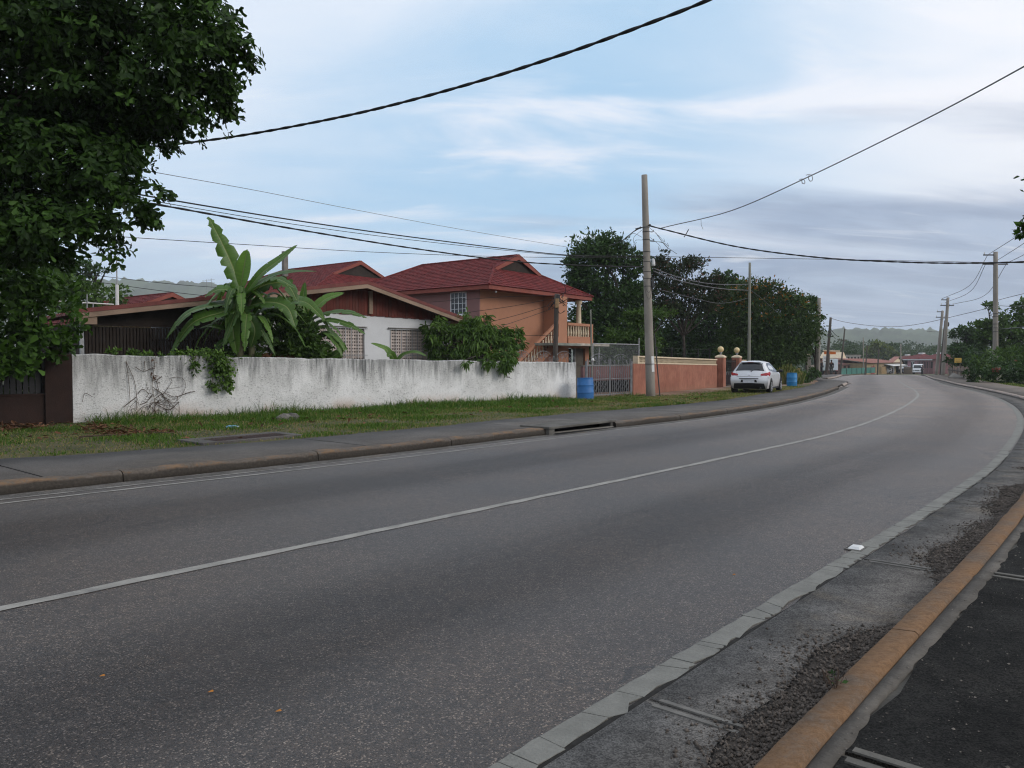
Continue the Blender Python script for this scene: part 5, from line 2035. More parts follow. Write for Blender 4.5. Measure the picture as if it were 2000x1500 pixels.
# ------------------------------------------------------------------ trees behind the apricot house and along the far side
def mid_trees():
    g = np.random.default_rng(77)

    def T(name, label, Y, px, fork_py, blobs, n, L, mat, r0=0.25, **kw):
        b = P(px, 700, Y)
        return tree(name, label, (b[0], b[1], gz(Y)), P(px, fork_py, Y), [pxblob(q[0], q[1], Y + (q[4] if len(q) > 4 else 0), q[2], q[3]) for q in blobs], n, L, L * 0.5, mat, g, r0, **kw)
    T('broad_dark_tree', 'tall dense green tree standing behind the balcony of the apricot house', 51, 1190, 630,
      [(1160, 490, 44, 30), (1200, 500, 40, 34), (1240, 520, 26, 32), (1125, 525, 24, 30), (1150, 550, 40, 20), (1118, 570, 16, 25), (1205, 570, 45, 24), (1245, 590, 28, 30), (1165, 610, 52, 26), (1215, 635, 48, 28), (1140, 650, 40, 35), (1185, 680, 60, 30), (1250, 660, 30, 40)], 30000, 0.24, M_dark, 0.32, shell=0.35, sub=0.42)
    T('sparse_brown_tree', 'sparse brownish tree with sky showing through, right of the main pole', 56, 1335, 655,
      [(1292, 505, 24, 16), (1320, 528, 34, 20), (1352, 515, 26, 16), (1378, 548, 24, 16), (1300, 560, 36, 16), (1345, 565, 36, 15), (1375, 590, 34, 18), (1300, 600, 32, 14), (1285, 535, 20, 20), (1330, 610, 30, 12), (1400, 575, 20, 18), (1268, 575, 20, 34), (1395, 552, 20, 16), (1310, 590, 40, 20)], 15000, 0.19, M_sparse, 0.13, shell=0.2, sub=0.40, alt=0.10, size_var=0.4)
    T('green_understorey_tree', 'brighter green tree low behind the chain link fence', 46, 1250, 690,
      [(1215, 655, 36, 26), (1255, 675, 40, 28), (1280, 612, 34, 11), (1310, 605, 22, 9), (1190, 695, 40, 22), (1245, 620, 28, 10)], 6500, 0.20, M_light, 0.16, shell=0.4)
    T('shadowed_tree', 'dark shadowed trees behind the terracotta wall', 64, 1350, 690,
      [(1290, 655, 45, 40), (1345, 650, 50, 42), (1400, 640, 50, 50), (1320, 690, 60, 30), (1400, 690, 60, 30), (1410, 590, 36, 32), (1440, 570, 30, 26), (1420, 545, 20, 16), (1405, 535, 10, 12)], 20000, 0.28, M_dark, 0.3, shell=0.3)
    T('flame_tree', 'broad tree flecked with orange flowers behind the white car', 60, 1510, 690,
      [(1465, 580, 42, 28), (1505, 575, 40, 26), (1545, 595, 40, 28), (1575, 625, 26, 32), (1480, 625, 60, 30), (1540, 645, 58, 32), (1450, 650, 40, 36), (1500, 685, 70, 32), (1550, 682, 32, 32), (1440, 695, 45, 25), (1577, 655, 11, 24), (1430, 600, 30, 28)], 34000, 0.24, M_flame, 0.34, shell=0.35, sub=0.42, alt=0.13, altz=(4.2, 8.0))
    T('leaning_leafy_tree', 'thin loose leafed tree at the end of the tree row by the dark pole', 63, 1592, 700,
      [(1588, 600, 16, 16), (1596, 628, 10, 16), (1586, 655, 12, 16), (1572, 588, 16, 12), (1580, 682, 9, 18), (1582, 640, 18, 18)], 900, 0.36, M_dark, 0.12, shell=0.1)
    # dark growth that closes the view under the crowns
    b = P(1400, 705, 68)
    cl = [pxblob(1180 + i * 26, 690 + 6 * math.sin(i * 2.1), 67 + 2 * math.sin(i * 1.3), 30, 32, 1.5) for i in range(15)]
    v, F, var = foliage(cl, 9000, 0.5, 0.28, g, shell=0.2)
    tag(link_mesh('undergrowth', mesh_np('undergrowth', v, F, var=var), M_dark), 'dark undergrowth closing the view below the trees', 'undergrowth', kind='stuff')
    # tall grass beside the far drum
    base = P(1538, 752, 47.5)
    r = thing('tall_grass_clump', 'clump of tall pale reedy grass behind the far blue drum', 'grass clump', (base[0], base[1], 0))
    k = 1300
    ang = g.random(k) * 6.28
    rr = 0.9 * np.sqrt(g.random(k))
    p = np.stack([rr * np.cos(ang) * 1.0, rr * np.sin(ang) * 0.6, np.zeros(k)], -1)
    ax = np.stack([g.normal(size=k) * 0.10 + p[:, 0] * 0.10, g.normal(size=k) * 0.1, np.ones(k)], -1)
    nr = np.stack([g.normal(size=k), g.normal(size=k) - 0.6, 0.3 * np.ones(k)], -1)
    LL = (1.25 + 0.75 * g.random(k)) * (1.1 - 0.45 * rr / 0.9)
    v, F, kk = leaves_np(p, ax, nr, LL, 0.045, 'blade')
    var = np.where(g.random(k) < 0.25, 1.5, g.random(k))
    link_mesh('blades', mesh_np('blades', v, F, var=np.repeat(var, kk)), M_reed, r)['kind'] = 'stuff'
    # low weeds right of it
    cl = [pxblob(1575, 735, 50, 14, 10, 0.6), pxblob(1560, 742, 49, 10, 7, 0.5), pxblob(1590, 728, 54, 12, 12, 0.6)]
    tree('roadside_shrub', 'low dark shrub on the verge right of the tall grass', P(1573, 748, 50) * (1, 1, 0), P(1573, 740, 50), cl, 900, 0.2, 0.08, M_dark, g, 0.04, cat='shrub', shell=0.2, trunk=False)


mid_trees()


def right_trees():
    g = np.random.default_rng(88)

    def T(name, label, Y, px, fork_py, blobs, n, L, mat, r0=0.2, **kw):
        b = P(px, 700, Y)
        return tree(name, label, (b[0], b[1], gz(Y)), P(px, fork_py, Y), [pxblob(q[0], q[1], Y, q[2], q[3]) for q in blobs], n, L, L * 0.5, mat, g, r0, **kw)
    T('tall_roadside_tree', 'tall green tree behind the concrete pole across the road', 74, 1965, 690,
      [(1930, 602, 12, 9), (1945, 640, 26, 22), (1980, 625, 26, 20), (2005, 600, 22, 24), (1920, 632, 10, 8), (1965, 665, 40, 26), (2020, 650, 40, 36), (1930, 670, 24, 26), (1990, 690, 40, 22)], 5600, 0.42, M_light, 0.28, shell=0.4)
    T('feathery_tree', 'feathery grey-green tree left of the concrete pole across the road', 88, 1885, 690,
      [(1882, 645, 22, 11), (1868, 660, 20, 12), (1900, 660, 24, 14), (1880, 678, 28, 14), (1905, 690, 24, 18), (1862, 690, 14, 16)], 3000, 0.36, M_dark, 0.2, shell=0.35)
    T('overhanging_tree', 'tree whose leafy twig tip enters at the right edge of the view', 9.0, 2500, 420,
      [(1996, 440, 13, 22), (2004, 415, 10, 14), (2025, 430, 22, 35), (2080, 380, 60, 80), (2200, 330, 120, 110), (2350, 300, 140, 120)], 2600, 0.07, M_almond, 0.09, shell=0.2)
    # hedges
    for nm, lab, Y, blobs, n, L, mat in (
        ('dark_hedge', 'dark clipped-looking bushes along the far right kerb', 52, [(1915, 730, 22, 18), (1945, 728, 26, 22), (1980, 726, 30, 26), (2015, 726, 34, 30), (2060, 724, 40, 36)], 5200, 0.22, M_dark),
        ('light_bush', 'light green bush growing above the dark bushes around the pole foot', 58, [(1955, 695, 26, 14), (1985, 700, 22, 14), (1930, 706, 20, 14), (2010, 690, 26, 18)], 1900, 0.26, M_light),
        ('fence_bush', 'dark shrub mass above the plank fence by the yellow sign', 72, [(1885, 705, 24, 16), (1905, 702, 20, 18), (1864, 702, 14, 12), (1920, 715, 16, 14)], 1800, 0.3, M_dark)):
        b = P(blobs[0][0], 748, Y)
        v, F, var = foliage([pxblob(q[0], q[1], Y, q[2], q[3], 1.1) for q in blobs], n, L, L * 0.5, g, shell=0.4)
        base = np.array([b[0], b[1], gz(Y)])
        tag(link_mesh(nm, mesh_np(nm, rel(v, base), F, var=var), mat, None, base), lab, 'bush')
    # red-flowered bits in the hedge
    v, F, var = foliage([pxblob(1983, 709, 55, 9, 7, 0.3), pxblob(1947, 723, 51, 5, 4, 0.3)], 120, 0.16, 0.10, g, shell=0.1)
    tag(link_mesh('red_flowers', mesh_np('red_flowers', v, F, var=var), leafmat('faded_red_petal', (0.20, 0.06, 0.05), (0.34, 0.13, 0.10), 0.2)), 'faded red blossom in the bushes across the road', 'flowers', kind='stuff')


right_trees()


# ------------------------------------------------------------------ the drooping bush over the white wall
def drooping_bush():
    g = np.random.default_rng(61)
    Y = 30.3
    cl = [pxblob(*b) for b in [(925, 660, Y, 48, 36, 0.8), (880, 668, Y, 36, 34, 0.7), (965, 672, Y + 0.4, 40, 32, 0.7), (938, 635, Y, 20, 20, 0.5), (850, 645, Y - 0.2, 20, 16, 0.4), (995, 665, Y + 0.6, 24, 20, 0.5), (985, 655, Y + 0.5, 16, 12, 0.4), (935, 626, Y, 13, 16, 0.35), (905, 640, Y, 14, 14, 0.35), (868, 634, Y, 16, 12, 0.35), (1002, 650, Y + 0.5, 13, 12, 0.35), (960, 642, Y, 12, 12, 0.35), (900, 695, Y, 50, 18, 0.5), (845, 670, Y - 0.2, 10, 18, 0.3), (855, 695, Y - 0.3, 9, 12, 0.3), (960, 700, Y + 0.2, 40, 14, 0.5)]]
    cl = [(*c[:3], c[3] * 1.12, c[4], c[5] * 1.12) for c in cl] + [pxblob(*b) for b in [(945, 618, Y, 12, 14, 0.3), (925, 628, Y, 12, 12, 0.3), (1008, 662, Y + .5, 12, 16, 0.3), (838, 640, Y - .2, 10, 12, 0.3)]]
    over = [pxblob(*b) for b in [(905, 704, 27.3, 16, 8, 0.10), (962, 706, 28.0, 24, 9, 0.12)]] + [pxblob(*b) for b in [(985, 710, 28.4, 24, 9, 0.12), (993, 724, 28.4, 11, 9, 0.08), (950, 709, 27.9, 10, 7, 0.08), (997, 739, 28.5, 5, 6, 0.05), (985, 695, 29.0, 36, 12, 0.3)]]
    b = P(930, 700, Y)
    r = tree('drooping_bush', 'bushy tree with drooping narrow leaves spilling over the white wall', (b[0], b[1], 0), P(930, 690, Y), cl + over, 10500, 0.19, 0.05, M_mango, g, 0.07, cat='bush', shape='blade', shell=0.6, droop=0.9, up=0.6, sub=0.27, per=40)
    # woody stems seen inside
    return r


drooping_bush()


# ------------------------------------------------------------------ banana plants
def banana_mats():
    global M_banana, M_bananastem
    m, nt, b = new_mat('banana_blade')
    at = N(nt, 'ShaderNodeAttribute', attribute_name='var')
    uvn = N(nt, 'ShaderNodeUVMap')
    mp = N(nt, 'ShaderNodeMapping')
    mp.inputs['Scale'].default_value = (60, 1.2, 1)
    nt.links.new(uvn.outputs[0], mp.inputs[0])
    n1 = noise(nt, mp.outputs[0], 1.0, 3, 0.6)
    c = mixc(nt, at.outputs['Fac'], (0.026, 0.072, 0.014), (0.13, 0.255, 0.038))
    c = mixc(nt, mapr(nt, n1, 0.3, 0.7), mixc(nt, 1.0, c, (0.78, 0.80, 0.8), 'MULTIPLY'), mixc(nt, 1.0, c, (1.15, 1.12, 1.1), 'MULTIPLY'))
    sx = N(nt, 'ShaderNodeSeparateXYZ')
    nt.links.new(uvn.outputs[0], sx.inputs[0])
    edge = mth(nt, 'ABSOLUTE', mth(nt, 'SUBTRACT', sx.outputs[1], 0.5))
    c = mixc(nt, mth(nt, 'LESS_THAN', edge, 0.035), c, (0.20, 0.25, 0.09))
    nt.links.new(c, b.inputs['Base Color'])
    b.inputs['Roughness'].default_value = 0.42
    b.inputs['Specular IOR Level'].default_value = 0.4
    bump(nt, b, n1, 0.4, 0.01)
    tr = N(nt, 'ShaderNodeBsdfTranslucent')
    nt.links.new(mixc(nt, 1.0, c, (1.1, 1.2, 0.5), 'MULTIPLY'), tr.inputs[0])
    mx = N(nt, 'ShaderNodeMixShader')
    mx.inputs[0].default_value = 0.3
    nt.links.new(b.outputs[0], mx.inputs[1])
    nt.links.new(tr.outputs[0], mx.inputs[2])
    nt.links.new(mx.outputs[0], nt.nodes['Material Output'].inputs['Surface'])
    M_banana = m
    M_bananastem = plain('banana_stem', (0.085, 0.085, 0.04), 0.7, 0.3, 5, 30, 0.2, stretch=(1, 1, 0.2), dirt=((0.07, 0.045, 0.025), 0.7))


banana_mats()


def banana_leaf(pts, width, hint, var, g, torn=0.5, fold=0.25):
    """blade along the curve: two halves folded about the rib, split into strips here and there"""
    c = smoothline(pts, 26)
    c = np.array(c)
    n = len(c)
    tan = unit(np.gradient(c, axis=0))
    hint = np.array(hint, float)
    side = unit(np.cross(tan, hint))
    up = unit(np.cross(side, tan))
    v, f, uv = [], [], []
    for sgn in (-1, 1):
        prev_gap = False
        i = 0
        while i < n - 1:
            # a strip of several segments; a tear pulls its edges apart
            run = g.integers(2, 6) if torn > 0.3 else g.integers(4, 9)
            j = min(n - 1, i + run)
            droop = g.random() * torn * 0.9
            b = len(v)
            for q in range(i, j + 1):
                s = q / (n - 1)
                w = width * (math.sin(math.pi * min(1, 0.08 + s * 0.92)) ** 0.55) * (1 - 0.25 * s)
                if s > 0.96:
                    w *= 0.35
                pull = 0.0
                if torn > 0 and q == j and j < n - 1:
                    pull = -1
                elif torn > 0 and q == i and i > 0:
                    pull = 1
                shift = tan[q] * pull * width * 0.11 * torn * (1 + g.random())
                mid = c[q] + side[q] * sgn * w * 0.28 + up[q] * w * fold * 0.35
                edge = c[q] + side[q] * sgn * w * 0.5 * (1 - 0.15 * droop) + up[q] * w * (fold * 0.45 - droop * 0.35) + shift
                v += [c[q], mid, edge]
                uv += [(s, 0.5), (s, 0.5 + sgn * 0.28), (s, 0.5 + sgn * 0.5)]
            for q in range(j - i):
                a = b + q * 3
                f += [(a, a + 3, a + 4, a + 1), (a + 1, a + 4, a + 5, a + 2)]
            i = j
    # the rib itself
    b = len(v)
    r0 = 0.028
    for q in range(n):
        rr = r0 * (1 - 0.85 * q / (n - 1))
        for w in range(4):
            an = w * math.pi / 2
            v.append(c[q] + side[q] * rr * math.cos(an) + up[q] * rr * (math.sin(an) - 0.6))
            uv.append((q / n, 0.5))
    for q in range(n - 1):
        for w in range(4):
            f.append((b + q * 4 + w, b + q * 4 + (w + 1) % 4, b + (q + 1) * 4 + (w + 1) % 4, b + (q + 1) * 4 + w))
    return np.array(v), np.array(f), np.array(uv), np.full(len(v), var)


def banana(label, base_px, Y, stems, leaves, seed, extra=0, scale=1.0, name='banana_plant'):
    g = np.random.default_rng(seed)
    b = P(*base_px, Y)
    base = np.array([b[0], b[1], 0])
    r = thing(name, label, 'banana plant', base)
    for s in stems:
        top = P(s[0], s[1], Y)
        bt = P(s[2], 760, Y)
        bt[2] = -0.05
        pts = smoothline([bt, (bt * 0.45 + top * 0.55) + (0.03, 0, 0), top], 8)
        m = MB()
        m.tube([p - base for p in pts], list(np.linspace(s[3], s[3] * 0.55, len(pts))), 9)
        m.build('stem', M_bananastem, r, smooth=True)
    for lf in leaves:
        pts, wpx, hint, var, torn = lf[:5]
        q = [P(a, bb, Y + dy) for a, bb, dy in pts]
        v, f, uv, vv = banana_leaf(q, 1.05 * wpx * Y / 1500, hint, var, g, torn)
        link_mesh('leaf', mesh_np('leaf', rel(v, base), f, var=vv, uv=uv, smooth=False), M_banana, r)
    for i in range(extra):
        s = stems[i % len(stems)]
        c = P(s[0], s[1], Y)
        an = g.random() * 6.28
        d = np.array([math.cos(an), math.sin(an) * 0.7 + 0.25, 0])
        Lf = (0.9 + 0.9 * g.random()) * scale
        dr = 0.3 + 0.9 * g.random()
        c = c + (0, 0, -1.3 * g.random() ** 1.5)
        q = [c + (0, 0.05, -0.15 - 0.3 * g.random()), c + d * Lf * 0.4 + (0, 0, 0.35 * Lf * g.random()), c + d * Lf * 0.8 + (0, 0, 0.1 - 0.25 * dr * Lf), c + d * Lf + (0, 0, -0.55 * dr * Lf)]
        v, f, uv, vv = banana_leaf(q, (0.22 + 0.18 * g.random()) * scale, (d[0] * 0.3, d[1] * 0.3 - 0.3, 0.9), 0.25 + 0.7 * g.random(), g, 0.5 + 0.5 * g.random())
        link_mesh('leaf', mesh_np('leaf', rel(v, base), f, var=vv, uv=uv), M_banana, r)
    return r


FRONT = (0.1, -0.85, 0.5)
UPP = (0.0, -0.35, 1.0)
banana('tall banana plant with one torn leaf standing straight up above the wall', (466, 700), 23.6, [(470, 575, 462, 0.16), (487, 585, 492, 0.13)], [
    ([(472, 575, 0), (458, 530, 0), (436, 480, -0.1), (407, 423, -0.15)], 44, (0.5, -0.8, 0.1), 0.45, 0.9),
    ([(470, 560, 0), (477, 520, 0), (483, 486, 0)], 36, (-0.2, -1, 0.1), 0.95, 0.0),
    ([(478, 575, 0), (510, 535, 0), (545, 508, 0.1), (581, 478, 0.3)], 26, (-0.3, -0.8, 0.5), 0.55, 0.1),
    ([(480, 575, 0), (520, 545, 0.3), (570, 531, 0.5), (618, 530, 0.6)], 30, UPP, 0.30, 0.3),
    ([(478, 580, 0), (520, 556, 0.2), (560, 556, 0.2), (582, 590, 0.1)], 46, (0.2, -0.6, 0.8), 0.25, 0.7),
    ([(465, 590, 0), (420, 596, -0.3), (365, 614, -0.7), (324, 662, -0.9)], 38, (-0.15, -0.5, 0.9), 0.30, 0.4),
    ([(463, 600, 0), (430, 611, -0.4), (375, 632, -0.7), (333, 690, -0.8)], 38, (-0.2, -0.75, 0.6), 0.40, 0.4),
    ([(468, 585, 0), (448, 568, -0.2), (425, 566, -0.4), (400, 580, -0.5)], 34, (-0.1, -0.6, 0.8), 0.45, 0.6),
    ([(460, 650, 0), (435, 642, -0.2), (412, 637, -0.3), (390, 641, -0.3)], 18, (-0.1, -0.5, 0.9), 0.30, 0.1),
    ([(458, 590, -0.2), (455, 640, -0.3), (463, 695, -0.2)], 30, (0.15, -1, 0.1), 0.65, 0.0),
    ([(470, 600, -0.2), (497, 640, -0.3), (490, 680, -0.2)], 34, (0.2, -1, 0.2), 0.30, 0.5),
    ([(478, 600, 0), (520, 590, -0.3), (560, 600, -0.5), (578, 640, -0.6)], 40, (0.2, -0.7, 0.7), 0.35, 0.6),
    ([(470, 590, 0), (505, 560, -0.3), (540, 545, -0.4), (580, 565, -0.5)], 40, UPP, 0.28, 0.5),
    ([(480, 640, 0), (455, 660, -0.2), (430, 672, -0.2), (420, 690, -0.2)], 22, (-0.2, -0.8, 0.5), 0.2, 0.3),
], 301, 34, 1.0)
banana('second banana plant with fringed leaves reaching right in front of the house windows', (600, 700), 25.4, [(596, 620, 590, 0.13), (612, 640, 615, 0.11)], [
    ([(596, 625, 0), (592, 590, 0), (596, 549, 0)], 20, (-0.2, -1, 0.1), 0.45, 0.2),
    ([(600, 625, 0), (618, 600, 0), (640, 582, 0.1), (672, 572, 0.2)], 26, (-0.3, -0.8, 0.5), 0.75, 0.2),
    ([(598, 620, 0), (565, 600, -0.3), (590, 575, 0.1)], 22, (0, -1, 0.3), 0.5, 0.2),
    ([(605, 625, 0), (640, 612, 0), (680, 610, -0.2), (717, 621, -0.3)], 24, (0.05, -0.45, 0.9), 0.35, 0.7),
    ([(606, 635, 0), (645, 625, -0.2), (685, 636, -0.3), (714, 653, -0.3)], 22, (0.1, -0.5, 0.9), 0.40, 0.5),
    ([(600, 610, 0), (575, 590, -0.3), (600, 592, -0.5), (635, 625, -0.6)], 30, (0.1, -0.7, 0.7), 0.5, 0.3),
    ([(612, 660, 0), (640, 655, -0.1), (662, 668, -0.2), (678, 681, -0.2)], 20, (0.1, -0.6, 0.8), 0.45, 0.7),
    ([(620, 690, 0), (640, 700, -0.2), (662, 688, -0.2), (676, 674, -0.2)], 20, (0.1, -0.8, 0.4), 0.55, 0.2),
    ([(598, 640, 0), (560, 640, -0.3), (535, 665, -0.4)], 30, (-0.1, -0.7, 0.7), 0.2, 0.4),
    ([(600, 650, 0), (615, 680, -0.3), (612, 700, -0.3)], 28, (0, -1, 0.2), 0.3, 0.3),
    ([(596, 630, 0), (550, 590, -0.2), (510, 590, -0.2), (490, 630, -0.3)], 34, UPP, 0.25, 0.5),
], 302, 28, 0.9)
banana('small young banana plant just topping the wall before the right window', (768, 700), 27.4, [(772, 700, 772, 0.07)], [
    ([(772, 705, 0), (757, 684, 0), (742, 676, -0.1), (724, 670, -0.2)], 13, (-0.2, -0.7, 0.7), 0.75, 0.1),
    ([(774, 705, 0), (790, 692, 0), (812, 688, -0.1), (834, 696, -0.2)], 15, (0.1, -0.5, 0.9), 0.40, 0.1),
    ([(772, 706, 0), (764, 692, -0.1), (756, 697, -0.2)], 16, (0, -0.9, 0.3), 0.55, 0.0),
], 303)


def banana_bush():
    g = np.random.default_rng(71)
    cl = [pxblob(*b) for b in [(545, 640, 25.0, 45, 38, 0.7), (590, 655, 25.0, 36, 36, 0.6), (520, 680, 24.4, 40, 24, 0.5), (570, 690, 24.8, 60, 18, 0.6), (560, 610, 25.2, 40, 22, 0.6), (610, 690, 25.0, 30, 18, 0.5), (470, 690, 23.9, 38, 12, 0.4), (500, 672, 23.9, 26, 22, 0.4), (640, 692, 25.6, 30, 10, 0.4), (500, 640, 24.6, 22, 22, 0.5)]]
    b = P(555, 700, 25.0)
    tree('glossy_shrub', 'dense green broad leafed shrub between the two banana plants', (b[0], b[1], 0), P(555, 690, 25.0), cl, 5200, 0.18, 0.085, M_light, g, 0.05, cat='shrub', shape='obovate', shell=0.4)
    v, F, var = foliage([pxblob(530, 655, 24.6, 28, 14, 0.3), pxblob(575, 665, 24.5, 18, 10, 0.3), pxblob(555, 690, 24.4, 60, 10, 0.3)], 220, 0.17, 0.07, g, droop=1.0, shell=0.1)
    tag(link_mesh('withered_fronds', mesh_np('withered_fronds', v, F, var=var), M_dryleaf), 'withered red-brown leaves hanging among the banana plants', 'dead leaves', kind='stuff')


banana_bush()


# ------------------------------------------------------------------ creepers and dry vine on the white wall
def creepers():
    g = np.random.default_rng(91)
    # green creeper hanging over the top
    def wallp(px, py, off):
        l, z = PW.at(px, py, 0.0)
        q = PW.depth(l, off)
        return np.array([q[0], q[1], z])
    cl = []
    for (px, py, rx, rz, off) in [(405, 690, 40, 9, 0.05), (420, 715, 24, 24, -0.12), (440, 725, 13, 28, -0.12), (412, 755, 7, 14, -0.10), (444, 752, 6, 14, -0.10), (378, 712, 9, 12, -0.08), (375, 692, 20, 7, 0.1), (350, 693, 25, 6, 0.2), (430, 700, 24, 14, -0.05)]:
        q = wallp(px, py, off)
        s = q[1] / 1500
        cl.append((*q, rx * s, 0.13, rz * s))
    base = wallp(418, 692, 0.1)
    r = thing('green_creeper', 'green leafy creeper hanging over the white wall below the tall banana plant', 'creeper', base)
    v, F, var = foliage(cl, 1900, 0.10, 0.06, g, shell=0.1, droop=0.7, up=0.2, sub=0.5, per=9)
    link_mesh('foliage', mesh_np('foliage', rel(v, base), F, var=var), M_mango, r)
    m = MB()
    for a, b_, c in (((400, 692), (415, 720), (412, 765)), ((430, 692), (445, 725), (446, 760)), ((385, 692), (378, 705), (378, 722))):
        m.tube([wallp(*a, 0.02) - base, wallp(*b_, -0.06) - base, wallp(*c, -0.05) - base], 0.008, 4)
    m.build('stem', M_twig, r)
    # small plants poking over the left part
    cl = []
    for (px, py, rx, rz) in [(240, 688, 22, 6), (265, 692, 16, 6), (300, 692, 16, 4), (225, 684, 8, 4), (322, 693, 14, 4)]:
        q = wallp(px, py, 0.25)
        s = q[1] / 1500
        cl.append((*q, rx * s, 0.2, rz * s))
    base = wallp(250, 700, 0.25)
    v, F, var = foliage(cl, 420, 0.10, 0.05, g, shell=0.1)
    tag(link_mesh('wall_top_weed', mesh_np('wall_top_weed', rel(v, base), F, var=var), M_mango, None, base), 'thin green weed showing above the left part of the white wall', 'weed')
    # dry vine
    base = wallp(302, 812, -0.05)
    r = thing('dry_vine', 'dead brown vine clinging to the left part of the white wall', 'vine', base)
    lines_ = [
        [(303, 815), (300, 780), (296, 755), (300, 720), (303, 692)], [(300, 780), (320, 768), (340, 775), (372, 765)], [(318, 770), (335, 745), (332, 738), (355, 738), (362, 755), (352, 775)],
        [(296, 755), (310, 765), (325, 780), (345, 800)], [(300, 800), (285, 790), (270, 802), (262, 812)], [(298, 770), (285, 785), (272, 790)], [(245, 705), (250, 740), (253, 785)], [(245, 705), (262, 745), (266, 780), (265, 800)],
        [(266, 775), (240, 795)], [(262, 716), (280, 725), (302, 715)], [(280, 725), (282, 705)], [(160, 785), (165, 768), (180, 775)], [(305, 790), (330, 800), (348, 785)], [(310, 780), (300, 800), (312, 815)], [(322, 778), (318, 800), (308, 815)],
        [(345, 776), (350, 800), (346, 812)], [(290, 770), (278, 760), (268, 770)], [(360, 768), (380, 764)], [(296, 742), (312, 748)], [(310, 765), (305, 745), (315, 735)], [(288, 800), (300, 785), (315, 790)], [(302, 760), (318, 772), (322, 790)]]
    for ln in lines_:
        pts = [wallp(a, b_, -0.035 - 0.03 * g.random()) - base for a, b_ in ln]
        MB().tube(smoothline(pts, 12), 0.005 + 0.005 * g.random(), 4).build('twig', M_twig, r)
    # tangle of thin twigs
    m = MB()
    for i in range(120):
        a, b_ = g.normal(305, 24), g.normal(788, 15)
        if b_ > 815:
            continue
        p = wallp(a, b_, -0.03 - 0.05 * g.random()) - base
        d = g.normal(size=3) * (0.16, 0.02, 0.14)
        m.tube([p, p + d * 0.5 + g.normal(size=3) * 0.02, p + d], 0.005, 3)
    tag(m.build('twig_tangle', M_twig, r), kind='stuff')
    v, F, var = foliage([(*wallp(303, 740, -0.05), 0.12, 0.05, 0.5), (*wallp(320, 775, -0.06), 0.25, 0.05, 0.2)], 60, 0.06, 0.03, g, shell=0.1, droop=0.6)
    link_mesh('dead_leaves', mesh_np('dead_leaves', rel(v, base), F, var=var), M_dryleaf, r)


creepers()


# ------------------------------------------------------------------ wood, hills
def far_land():
    g = np.random.default_rng(111)
    # wood in the middle distance: crowns tier behind tier
    cl = []
    for i in range(170):
        px = 1480 + 620 * g.random()
        Y = 250 + 170 * g.random()
        top = 683 + 4 * math.sin(px * 0.021) + 2 * g.normal() - (Y - 250) * 0.06 - 5 * math.exp(-((px - 1650) / 50) ** 2)
        for k in range(3):
            q = P(px + g.normal() * 12, top + 6 + 15 * k, Y - k * 6)
            cl.append((*q, (12 + 6 * g.random()) * Y / 1500, 4.0, (6 + 2.5 * g.random()) * Y / 1500))
    v, F, var = foliage(cl, 60000, 0.7, 0.45, g, shell=0.7)
    tag(link_mesh('wood', mesh_np('wood', v, F, var=var), M_forest), 'green wooded slope beyond the far shops', 'wood', kind='stuff')
    # woods behind the houses on the left
    cl = []
    for i in range(60):
        px = -150 + 1300 * g.random()
        Y = 150 + 60 * g.random()
        q = P(px, 640 + 10 * g.normal(), Y)
        cl.append((*q, (32 + 12 * g.random()) * Y / 1500, 4.0, (22 + 8 * g.random()) * Y / 1500))
    v, F, var = foliage(cl, 9000, 1.0, 0.6, g, shell=0.6)
    tag(link_mesh('left_wood', mesh_np('left_wood', v, F, var=var), M_forest), 'wood far behind the houses at the left', 'wood', kind='stuff')

    M_hill = plain('wooded_hill', (0.055, 0.078, 0.034), 0.95, 0.45, 0.008, 0.06, 0.0, dirt=((0.085, 0.10, 0.05), 0.6))
    prof = pchip([(-900, 600), (-300, 572), (0, 568), (150, 556), (250, 550), (330, 554), (430, 561), (540, 588), (700, 640), (1000, 672), (1300, 668), (1500, 655), (1570, 652), (1620, 646), (1660, 644), (1700, 647), (1740, 645.5), (1790, 648), (1850, 646), (1950, 652), (2200, 660), (2900, 655)])
    Y = 1450.0
    pxs = np.linspace(-900, 2900, 520)
    rows = 18
    v = []
    for j in range(rows + 2):
        q = j / rows
        for px in pxs:
            y_ = float(prof(px))
            p = P(px, y_, Y)
            rough = 0.4 * 2.6 * math.sin(px * 0.31 + 3 * math.sin(px * 0.07)) + 1.8 * math.sin(px * 0.83) + g.normal() * 2.2
            top = p[2] + rough * 0.5
            if j <= rows:
                z = -6 + (top + 6) * math.sin(q * math.pi / 2) ** 1.3 + (g.normal() * 2.5 if 0 < j < rows else 0)
                yy = Y - 520 * (1 - q)
            else:
                z, yy = -8, Y + 350
            v.append((p[0] * yy / Y if j <= rows else p[0], yy, z))
    k = len(pxs)
    f = [(i * k + j, i * k + j + 1, (i + 1) * k + j + 1, (i + 1) * k + j) for i in range(rows + 1) for j in range(k - 1)]
    tag(link_mesh('hills', mesh_np('hills', v, f, smooth=True), M_hill), kind='structure')


far_land()
